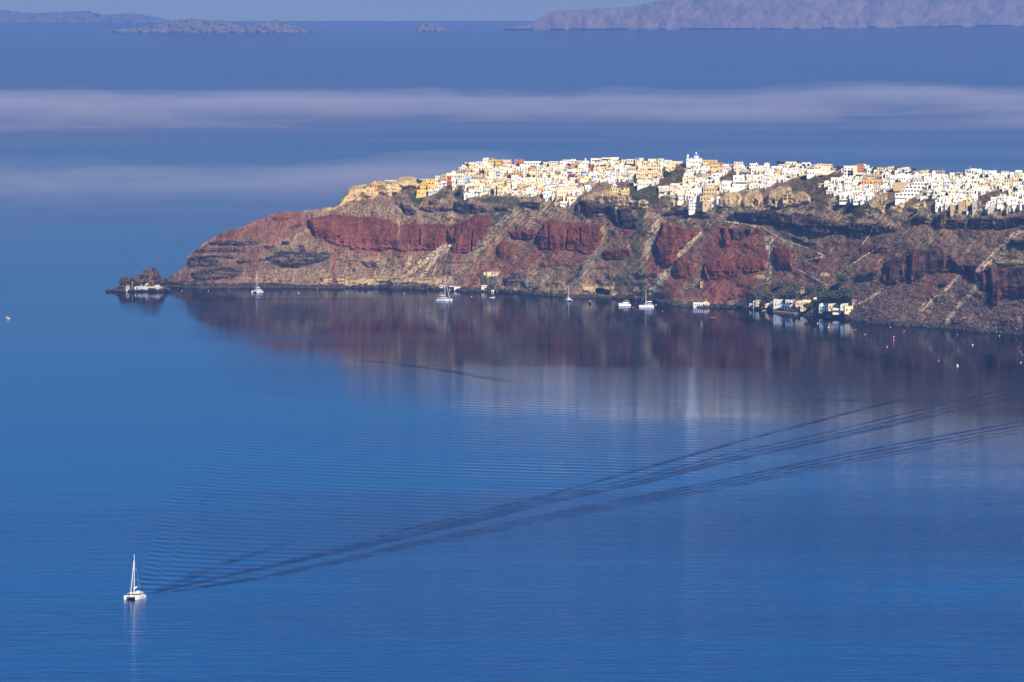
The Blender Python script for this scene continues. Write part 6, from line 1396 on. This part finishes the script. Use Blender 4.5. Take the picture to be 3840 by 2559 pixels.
tree('B', 355, 350, 50, 90, 'dark tree between the restaurant and the cream skyline house', k=2)
tree('B', 1860, 260, 60, 75, 'dark tree on the skyline left of the cream dome church', k=3)
tree('B', 650, 860, 40, 50, 'dark round tree on the brown spur', k=2)
tree('B', 700, 870, 45, 60, 'second dark tree on the brown spur', k=0)
tree('D', 600, 210, 90, 75, 'dark reddish tree group on the skyline, left one', mat('dark_red_leaves', (.10, .045, .035), .9, .4), k=0)
tree('D', 690, 195, 80, 50, 'dark reddish tree group on the skyline, right one', mat('dark_red_leaves', (.10, .045, .035), .9, .4), k=1)
tree('D', 985, 165, 60, 40, 'small dark tree right of the cream vaulted skyline house', k=2)
tree('D', 1780, 275, 120, 50, 'dark tree left of the white hotel with six arches', k=3)
tree('D', 805, 470, 55, 60, 'round dark tree among white houses of the middle slope', k=4)
tree('D', 1470, 700, 80, 60, 'dark bush at the small ravine', k=1)
tree('D', 1960, 735, 50, 45, 'round dark bush on the white hotel slope', k=3)
tree('E', 330, 380, 90, 110, 'dark ragged tree on the skyline right of the tent', k=3)
tree('E', 765, 400, 35, 140, 'left cypress of the skyline pair', k=0)
tree('E', 800, 390, 30, 130, 'right cypress of the skyline pair', k=1)
tree('E', 1180, 350, 100, 60, 'dark feathery tree behind the sandy farmhouse', k=2)
tree('E', 1545, 410, 110, 65, 'dark bush between the two sandy farmhouses', k=3)
tree('E', 1190, 1240, 130, 110, 'large dark round shrub on the cliff below the terraced hotel', k=4, trunk=False, name='bush', cat='bush')
tree('E', 1510, 950, 80, 90, 'dark brown tree right below the terraced hotel', k=0)
tree('E', 1380, 870, 60, 60, 'dark green tree at the right corner of the terraced hotel', k=1)
tree('F', 530, 760, 110, 110, 'dark tree in the middle of the eastern white slope', k=2)
tree('F', 620, 790, 60, 80, 'dark brown tree right of the dark tree on the eastern slope', leaf_dry, k=3)
tree('F', 1720, 590, 80, 80, 'dark bush near the right edge of the eastern slope', k=4)
tree('F', 1620, 780, 110, 90, 'dark shrub in the cutting near the right edge', k=0)
# the palm on the western slope
g = ground(CR['A'][0] + 1885 / 5.115, CR['A'][1] + 870 / 5.115, 2.5); r = empty('palm_tree', g, 0, 'tall ragged palm tree right of the yellow tower house', 'palm')
part('trunk', TAPER, bark_m, r, (0, 0, -1.5), (.35, .35, 7.6))
FR = pymesh('frond', [(0, -.12, 0), (0, .12, 0), (.8, .2, .35), (.8, -.2, .35), (1.6, .16, .3), (1.6, -.16, .3), (2.3, .03, -.3), (2.3, -.03, -.3)], [(0, 1, 2, 3), (3, 2, 4, 5), (5, 4, 6, 7)])
for i in range(14): part('frond', FR, leaf_dry, r, (0, 0, 6.0), (.8, 1.6, 1), rz=i * .449, ry=RNG.uniform(-.5, .5))

# ------------------------------------------------------------------ low scrub and boulders: too many to count
def lumps(name, pts, sizes, m, seed, squash=.7, col=None):
    rs = np.random.RandomState(seed)
    t = (1 + 5 ** .5) / 2; ico = np.array([(-1, t, 0), (1, t, 0), (-1, -t, 0), (1, -t, 0), (0, -1, t), (0, 1, t), (0, -1, -t), (0, 1, -t), (t, 0, -1), (t, 0, 1), (-t, 0, -1), (-t, 0, 1)]) / 1.9
    fc = np.array([(0, 11, 5), (0, 5, 1), (0, 1, 7), (0, 7, 10), (0, 10, 11), (1, 5, 9), (5, 11, 4), (11, 10, 2), (10, 7, 6), (7, 1, 8), (3, 9, 4), (3, 4, 2), (3, 2, 6), (3, 6, 8), (3, 8, 9), (4, 9, 5), (2, 4, 11), (6, 2, 10), (8, 6, 7), (9, 8, 1)])
    n = len(pts); P = np.asarray(pts)[:, None, :]; S_ = np.asarray(sizes)[:, None, None]
    V = P + ico[None] * S_ * rs.uniform(.6, 1.3, (n, 12, 1)) * np.array([1.15, 1, squash])
    F = (fc[None] + 12 * np.arange(n)[:, None, None]).reshape(-1, 3)
    me = mesh_np(name, V.reshape(-1, 3), F); me.materials.append(m); o = link(name, me, 'stuff'); return o
flatD, flatX, flatY, flatZ = GD.ravel(), PX.ravel(), PY.ravel(), PZ.ravel()
rs = np.random.RandomState(77)
intown = np.zeros(GX.size, bool)
for P in TOWN: s = np.nonzero(gy < 800)[0]; intown[s] |= sdf_poly(P, gx[s], gy[s]) > 0
area = np.broadcast_to(((YS - YT) / NR)[None, :], GX.shape).ravel(); area = area / area.max()
clump = sstep(fbm(gx / 16, gy / 12, 3, 501), -.1, .5)
wgt_ = np.maximum(VEG, .06) * (.25 + clump) * area * (1 - .85 * KC) * (~intown); wgt_ /= wgt_.sum()
idx = rs.choice(GX.size, 8000, p=wgt_); sz = rs.uniform(.35, .85, len(idx)) * (1 + .5 * clump[idx])
scrub_m = mat('scrub_foliage', (.075, .078, .045), 1.0, .45, .15)
lumps('scrub', np.stack([flatX[idx], flatY[idx] - .2, flatZ[idx] + .25], -1), sz, scrub_m, 1)
# boulders along the waterline and over the eastern scree
k = rs.randint(0, len(XS), 4200); r_ = np.abs(rs.normal(0, 1, len(k))); rowi = np.clip((r_ * np.interp(XS[k], [600, 1200, 2000, 3200, 3900], [7, 4, 3.5, 4, 6])).astype(int), 0, NR - 1)
p1 = np.stack([PX[rowi, k], PY[rowi, k] - rs.uniform(0, 3.0, len(k)), PZ[rowi, k] - .1], -1)
rockl = mat('black_lava_boulders', (.045, .04, .045), .95, .6, .2)
lumps('shore_boulders', p1, rs.uniform(.5, 1.9, len(k)), rockl, 2, .8)
w2 = area * (gx > 3000) * (gy > 1050) * (1 - KC) + area * .12 * (gy > 850) * (1 - KC); w2 /= w2.sum(); i2 = rs.choice(GX.size, 3800, p=w2)
lumps('scree_boulders', np.stack([flatX[i2], flatY[i2], flatZ[i2]], -1), rs.uniform(.25, .7, len(i2)) * rs.choice([1, 1, 1, 1.8], len(i2)), mat('mauve_boulders', (.15, .10, .092), .95, .5, .3), 3, .8)
i3 = rs.choice(GX.size, 500, p=w2); lumps('pale_boulders', np.stack([flatX[i3], flatY[i3] - .3, flatZ[i3] + .2], -1), rs.uniform(.25, .6, len(i3)), mat('pale_boulders', (.42, .34, .27), .95, .2, .3), 4, .8)
xs_, by_, yt_, D_i = ISL; kk = rs.randint(2, len(xs_) - 2, 420); ss = np.array([islet(xs_[q] , by_[q] - abs(rs.normal(0, 3)), 1.0) for q in kk])
lumps('islet_boulders', ss, rs.uniform(.5, 1.7, len(kk)), rockl, 5, .8)
# ------------------------------------------------------------------ boats
def loft(name, secs, closed=True, smooth=True):
    n = len(secs[0]); V = [p for s in secs for p in s]; F = []
    for i in range(len(secs) - 1):
        for k in range(n - (0 if closed else 1)): F.append((i * n + k, i * n + (k + 1) % n, (i + 1) * n + (k + 1) % n, (i + 1) * n + k))
    F.append(tuple(range(n - 1, -1, -1))); F.append(tuple(range((len(secs) - 1) * n, len(secs) * n)))
    return pymesh(name, V, F, smooth)
def hull_mesh(L, W, fb, bow=.12, rise=.25, stern=.75):
    secs = []
    for t in np.linspace(0, 1, 12):
        x = -L / 2 + L * t; wd = W / 2 * (stern + (1 - stern) * min(1, t * 3)) * (1 if t < .55 else max(bow, math.cos((t - .55) / .45 * math.pi / 2) ** .7)); top = fb + rise * t ** 2
        if t < .1: top -= fb * .45 * (1 - t / .1)
        xb = x + (.0 if t < .95 else .0)
        secs.append([(x, -wd, top), (x, wd, top), (x, wd * .96, top * .45), (x, wd * .55, -.15), (x, 0, -.4), (x, -wd * .55, -.15), (x, -wd * .96, top * .45)])
    return loft('hull', secs, True, False)
HULL_C = hull_mesh(14.4, 1.7, 1.75, .10, .35); HULL_M = hull_mesh(11, 3.6, 1.5, .05, .7, .9); HULL_S = hull_mesh(6, 2.0, .7, .05, .35, .85)
def rbox(name, sx_, sy_, sz_, b, top=.0):
    """box with rounded plan corners and inset top"""
    pl = [(sx_ - b, -sy_), (sx_, -sy_ + b), (sx_, sy_ - b), (sx_ - b, sy_), (-sx_ + b, sy_), (-sx_, sy_ - b), (-sx_, -sy_ + b), (-sx_ + b, -sy_)]
    V = [(x, y, 0) for x, y in pl] + [(x, y, sz_ * .7) for x, y in pl] + [(x * (1 - top), y * (1 - top), sz_) for x, y in pl]; n = 8
    F = [tuple(range(n - 1, -1, -1))] + [(i * n + k, i * n + (k + 1) % n, (i + 1) * n + (k + 1) % n, (i + 1) * n + k) for i in range(2) for k in range(n)] + [tuple(range(2 * n, 3 * n))]
    return pymesh(name, V, F)
CABIN = rbox('cabin', 3.6, 2.5, 1.15, 1.0, .06); STRIP = rbox('window_band', 3.66, 2.56, .62, 1.05, 0); ROOF = rbox('cabin_roof', 4.6, 3.0, .38, 1.3, .10); DECK = rbox('bridge_deck', 5.2, 3.4, .85, .6, .0)
def rod(name, a, b, r, m, parent, n=8, taper=1.0):
    a = Vector(a); b = Vector(b); d = b - a; q = d.to_track_quat('Z', 'Y')
    o = part(name, TAPER if taper < 1 else DRUM, m, parent, a, (r, r, d.length)); o.rotation_euler = q.to_euler(); return o
sail_m = mat('sail_cover_cloth', (.70, .68, .60), .8, .05); net_m = mat('trampoline_net', (.35, .35, .36), .9); wire_m = mat('steel_wire', (.5, .5, .52), .3, .05, 1, .6)
def catamaran(p, head, label, s=1.0, mast=22.5, genoa=True, boom_up=.32, flag=False, boomside=0, grp=None):
    r = empty('catamaran', p, head, label, 'catamaran', grp); r.scale = (s, s, s)
    for y in (-3.05, 3.05):
        h = part('hull', HULL_C, white_gel, r, (0, y, 0), (1, 1, 1))
        for x in (-2.6, -.6, 1.6): part('hull_window', BOX, dark_m, h, (x, -.87 if y < 0 else .80, .95), (1.1, .07, .28))
    part('bridge_deck', DECK, white_gel, r, (-1.2, 0, .95), (1, 1, 1)); part('crossbeam', BOX, white_gel, r, (6.0, -3.0, 1.55), (.25, 6.0, .22))
    part('trampoline', BOX, net_m, r, (4.9, -2.3, 1.62), (2.1, 4.6, .05)); part('cabin', CABIN, white_gel, r, (-.9, 0, 1.8), (1, 1, 1)); part('window_band', STRIP, dark_m, r, (-.9, 0, 2.1), (1, 1, 1))
    part('cabin_roof', ROOF, white_gel, r, (-1.6, 0, 2.92), (1, 1, 1)); part('helm_seat', BOX, white_gel, r, (-2.6, .2, 3.2), (.8, 1.6, .7))
    part('cockpit_bench', BOX, white_gel, r, (-6.3, -2.2, 1.5), (.7, 4.4, .75)); part('dinghy', BALL, mat('grey_rubber', (.45, .45, .46), .6), r, (-7.1, 0, 1.6), (.55, 1.7, .4))
    ms = rod('mast', (.8, 0, 3.1), (.5, 0, mast), .20, alu, r, taper=.6)
    rod('boom', (.6, 0, 4.9), (-5.6, boomside, 4.9 + boom_up), .16, alu, r); sb = part('sail_bag', BALL, sail_m, r, (-2.4, boomside * .5, 5.35 + boom_up * .5), (3.2, .33, .42))
    sb.rotation_euler = (0, math.atan2(boom_up, 6.2), 0)
    if genoa: rod('furled_sail', (6.1, 0, 1.9), (.9, 0, mast * .86), .17, sail_m, r)
    else: rod('forestay', (6.1, 0, 1.9), (.9, 0, mast * .86), .05, wire_m, r)
    for zf in (.42, .68):
        part('spreader', BOX, alu, r, (.65, -1.3, mast * zf), (.12, 2.6, .08))
    for y in (-1, 1): rod('shroud', (-.6, y * 3.3, 1.9), (.6, y * 1.25, mast * .68), .035, wire_m, r); rod('shroud', (.6, y * 1.25, mast * .68), (.55, 0, mast * .9), .03, wire_m, r)
    for y in (-3.6, 3.6):
        rod('guard_rail', (5.8, y, 2.65), (-5.6, y, 2.45), .03, wire_m, r)
        for x in (-5, -2, 1, 4): rod('stanchion', (x, y, 1.8), (x, y, 2.55), .03, wire_m, r)
    if flag: part('flag', BOX, mat('blue_flag', (.05, .15, .5), .8), r, (-7.0, 2.6, 3.4), (.05, .9, .6))
    return r
def person(parent_name, p, z, sit, top, label, head=0):
    """a small figure, one continuous skinned body"""
    h = .45 if sit else .92
    vs = [(0, 0, h), (0, 0, h + .28), (0, 0, h + .50), (0, 0, h + .60), (0, .02, h + .74)] ; ed = [(0, 1), (1, 2), (2, 3), (3, 4)]; rad = [.16, .15, .18, .07, .115]
    for s in (-1, 1):
        b = len(vs); vs += [(s * .2, 0, h + .50), (s * .26, .05, h + .25), (s * .22, .22, h + .08)]; ed += [(2, b), (b, b + 1), (b + 1, b + 2)]; rad += [.065, .05, .04]
        b = len(vs)
        if sit: vs += [(s * .11, .05, h - .02), (s * .13, .42, h), (s * .13, .46, h - .42), (s * .13, .6, h - .43)]
        else: vs += [(s * .10, 0, h - .06), (s * .12, .03, h - .46), (s * .12, -.02, .05), (s * .12, .14, .03)]
        ed += [(0, b), (b, b + 1), (b + 1, b + 2), (b + 2, b + 3)]; rad += [.10, .07, .05, .05]
    me = bpy.data.meshes.new('body'); me.from_pydata(vs, ed, []); me.update()
    o = link('person', me, None, label, 'person', 'people aboard the foreground catamaran'); o.location = p; o.location.z = p.z + z; o.rotation_euler = (0, 0, head)
    o.modifiers.new('skin', 'SKIN')
    for i, q in enumerate(rad): me.skin_vertices[0].data[i].radius = (q, q)
    me.skin_vertices[0].data[0].use_root = True
    m = o.modifiers.new('sub', 'SUBSURF'); m.levels = 1; m.render_levels = 1
    me.materials.append(top); return o
UH = math.atan2(-uv_.y, -uv_.x)                  # heading of the boat that made the long wake
b1 = catamaran(BOAT, UH, 'large white catamaran under way at lower left, trailing a long wake', 1.0, 22.8, True, .5, boomside=-.8)
skin_m = mat('tanned_skin', (.45, .24, .16), .7); shirt_m = mat('pale_shirt', (.6, .5, .45), .8); navy_m = mat('navy_shirt', (.04, .05, .12), .8)
def onboat(x, y): c, s = math.cos(UH), math.sin(UH); return Vector((BOAT.x + x * c - y * s, BOAT.y + x * s + y * c, BOAT.z))
for x, y, z, sit, m, l in ((4.4, 1.6, 1.67, True, skin_m, 'person sunbathing on the left side of the foreground catamaran net'), (4.0, -.6, 1.67, True, shirt_m, 'person in a pale shirt seated mid net of the foreground catamaran'),
                           (3.6, -2.3, 1.75, False, skin_m, 'person standing by the right bow rail of the foreground catamaran'), (-3.3, 1.0, 3.25, False, navy_m, 'person in navy standing at the helm on the cabin roof'),
                           (-5.2, -2.9, 1.8, True, shirt_m, 'person sitting at the stern of the foreground catamaran')):
    person('', onboat(x, y), z, sit, m, l, UH - math.pi / 2)
def at_c(c, x, y): ox, oy, s = CR[c]; return on_sea(ox + x / s, oy + y / s)
catamaran(at_c(6, 181, 274), math.radians(-115), 'white catamaran with one tall mast anchored at left under the headland', .92, 23, False, .2)
catamaran(at_c(6, 2146, 362), math.radians(-32), 'white catamaran with furled sail left of the white boathouses', .98, 25, True, .6)
catamaran(at_c(7, 262, 330), math.radians(-75), 'white catamaran anchored bow-on in the bay centre', .80, 19, False, .2)
catamaran(at_c(7, 1340, 415), math.radians(183), 'white catamaran with white sail bag right of the motor yacht', .95, 20.5, False, .5)
def motoryacht(p, head, label):
    r = empty('motor_yacht', p, head, label, 'motor yacht')
    for y in (-2.0, 2.0): part('hull', HULL_M, white_gel, r, (0, y, 0), (1, .55, 1.15))
    part('bridge_deck', BOX, white_gel, r, (-.6, -2.2, .9), (8.4, 4.4, .95)); part('cabin', CABIN, white_gel, r, (-.4, 0, 1.8), (.8, .85, 1.2)); part('window_band', STRIP, dark_m, r, (-.4, 0, 2.15), (.8, .85, 1))
    part('cabin_roof', ROOF, white_gel, r, (-1.0, 0, 3.15), (.78, .8, 1)); part('windscreen', BOX, dark_m, r, (1.2, -1.6, 3.4), (.12, 3.2, .6)); part('bimini', ROOF, white_gel, r, (-1.2, 0, 5.0), (.45, .6, .5))
    for y in (-1.5, 1.5): rod('bimini_post', (-2.5, y, 3.3), (-2.2, y, 5.0), .06, wire_m, r)
    rod('radio_mast', (-3.0, 0, 3.3), (-3.2, 0, 6.4), .05, wire_m, r); return r
motoryacht(at_c(7, 1040, 394), math.radians(188), 'white twin-hulled motor yacht without mast in the bay')
def smallboat(p, head, label, hull, s=1.0, cabin=None, awn=None, name='motor_boat', cat='motorboat'):
    r = empty(name, p, head, label, cat); r.scale = (s, s, s)
    part('hull', HULL_S, hull, r, (0, 0, 0), (1, 1, 1)); part('deck', BOX, mat('pale_deck', (.55, .42, .28), .7), r, (-.6, -.8, .62), (3.4, 1.6, .06))
    part('thwart', BOX, mat('dark_wood', (.10, .05, .03), .7), r, (.2, -.85, .72), (.35, 1.7, .1)); part('outboard', BOX, shade_m, r, (-3.2, -.25, .2), (.4, .5, .9))
    if cabin: part('cabin', BOX, cabin, r, (-.3, -.6, .7), (1.6, 1.2, 1.25)); part('windscreen', BOX, dark_m, r, (.55, -.55, 1.2), (.06, 1.1, .5))
    if awn: part('awning', BOX, awn, r, (-1.0, -.9, 2.3), (2.6, 1.8, .1)); [rod('post', (x, y, .7), (x, y, 2.3), .04, wire_m, r) for x in (-2.1, .1) for y in (-.8, .8)]
    return r
smallboat(at_c(7, 562, 366), math.radians(-80), 'small dark wooden fishing boat with a brown cabin in the bay', mat('dark_blue_hull', (.03, .04, .09), .5), 1.25, mat('varnished_wood', (.30, .14, .06), .5), mat('white_awning_cloth', (.7, .66, .58), .8), 'fishing_boat', 'fishing boat')
smallboat(on_sea(28, 1197), math.radians(-50), 'small white motorboat speeding near the left edge', white_gel, 1.1, wm('white'), shade_m)
smallboat(on_sea(2675, 1192), math.radians(10), 'red rowing boat moored off the red scree', mat('red_hull', (.35, .07, .04), .6), .85, None, None, 'rowing_boat', 'rowing boat')
smallboat(at_c(8, 1205, 505), math.radians(5), 'small dark rowing boat beside the wide pier', mat('black_hull', (.03, .03, .035), .6), .9, None, None, 'rowing_boat', 'rowing boat')
smallboat(at_c(12, 1610, 918), math.radians(-12), 'pair-like slim white dinghy moored below the round arch boathouse', white_gel, .8, None, None, 'dinghy', 'dinghy')
smallboat(at_c(7, 1572, 377), math.radians(20), 'tiny dark rowing boat right of the catamaran with white sail bag', mat('black_hull', (.03, .03, .035), .6), .6, None, None, 'rowing_boat', 'rowing boat')
# buoys
BUOYW = mat('white_buoy', (.80, .80, .78), .4, .03); BUOYO = mat('orange_buoy', (.75, .14, .04), .4, .05); BUOYY = mat('yellow_buoy', (.75, .55, .2), .4, .05); BUOYP = mat('pink_buoy', (.65, .2, .25), .4, .05)
BMESH = lathe('float', [(.05, -.45), (.35, -.38), (.5, 0), (.35, .38), (.12, .5), (.12, .75)], 12)
def buoy(c, x, y, m, s, label, pole=False):
    r = empty('buoy', at_c(c, x, y), 0, label, 'buoy', 'mooring buoys in the bay'); s *= .78; part('float', BMESH, m, r, (0, 0, .2 * s), (s, s, s)); part('ring', DRUM, wire_m, r, (0, 0, .75 * s), (.1 * s, .1 * s, .35 * s))
    if pole: part('pole', DRUM, BUOYW, r, (0, 0, .8 * s), (.07, .07, 1.6)); part('top_mark', BALL, BUOYW, r, (0, 0, 1.0 * s + 1.6), (.5, .5, .5))
for a in [(6, 812, 240, BUOYO, 1.5, 'orange buoy near the tan strata shore, leftmost orange one'), (6, 614, 282, BUOYW, 1.3, 'white buoy right of the tall-masted catamaran'), (6, 1721, 286, BUOYW, 1.0, 'small white buoy left of the white boathouses'),
          (6, 1977, 275, BUOYW, .9, 'small white buoy above the sailing catamaran deck'), (5, 828, 1237, BUOYW, 1.0, 'white buoy right beside the rock islet'), (5, 1099, 1238, BUOYW, .9, 'second white buoy right of the islet'), (5, 1304, 1235, BUOYW, .8, 'third white buoy right of the islet'),
          (7, 1150, 422, BUOYP, 1.2, 'pink buoy between the motor yacht and the catamaran'), (7, 1562, 474, BUOYP, 1.3, 'pink buoy right of the catamaran with white sail bag'), (7, 1470, 384, BUOYW, 1.0, 'white buoy touching the stern side of that catamaran'),
          (7, 2182, 478, BUOYY, 1.2, 'yellow buoy below the pillared boathouse'), (8, 492, 578, BUOYO, 1.5, 'orange buoy off the pale slipway'), (8, 545, 552, BUOYO, .8, 'small red buoy near the orange one off the slipway'),
          (8, 1402, 660, BUOYW, 1.3, 'white buoy off the harbour, nearest the houses'), (8, 1602, 735, BUOYY, 2.0, 'large yellowish buoy off the twin round gables'), (8, 2100, 772, BUOYW, .9, 'small white buoy right of the large yellowish buoy'),
          (8, 2275, 860, BUOYW, .9, 'small white buoy farther right of the large yellowish buoy'), (12, 1010, 895, BUOYW, 1.1, 'white buoy off the dark cleft rock'), (11, 588, 96, BUOYO, 1.4, 'orange buoy close to the eastern shore'),
          (11, 437, 224, BUOYO, 1.9, 'large orange buoy with a white topped pole', True), (11, 340, 322, BUOYW, 1.2, 'white buoy left below the pole-topped orange buoy'), (11, 1375, 142, BUOYO, 1.3, 'orange buoy off the long pale scree'),
          (11, 1597, 297, BUOYW, 1.5, 'white buoy in the pale cliff reflection'), (11, 1992, 160, BUOYW, 1.0, 'small white buoy nearest the right shore boulders'), (11, 1097, 526, BUOYO, 1.5, 'orange buoy left of the large white one'),
          (11, 1375, 604, BUOYW, 2.2, 'largest white buoy, at lower right of the bay'), (11, 2305, 398, BUOYP, 1.3, 'dull pink buoy at the right edge'), (11, 2330, 440, BUOYW, .9, 'tiny white buoy under the dull pink one'),
          (11, 2307, 554, BUOYW, 1.2, 'white buoy lowest at the right edge'), (11, 15, 138, BUOYW, 1.0, 'white buoy left of all the eastern orange buoys'), (11, 392, 30, BUOYW, .9, 'small white buoy hard by the eastern boulders')]: buoy(*a)
# foam at the sterns
def foam(pts, w_, name='foam'):
    V = []
    for i, (p, q) in enumerate(pts): V += [(p.x, p.y, p.z + .35)] ; V += [(q.x, q.y, q.z + .35)]
    me = mesh_np(name, V, grid_faces(len(pts), 2)); me.materials.append(foam_m); link(name, me, 'stuff')
pp = []
for i in range(14):
    f = i / 13; c = onboat(-7.3 - 11 * f, -3.05); s = .75 * (1 - f) + .12; n = Vector((-math.sin(UH), math.cos(UH), 0)) * s; j = Vector((random.uniform(-.1, .1), random.uniform(-.1, .1), 0)); pp.append((c - n + j, c + n + j))
foam(pp, 1)
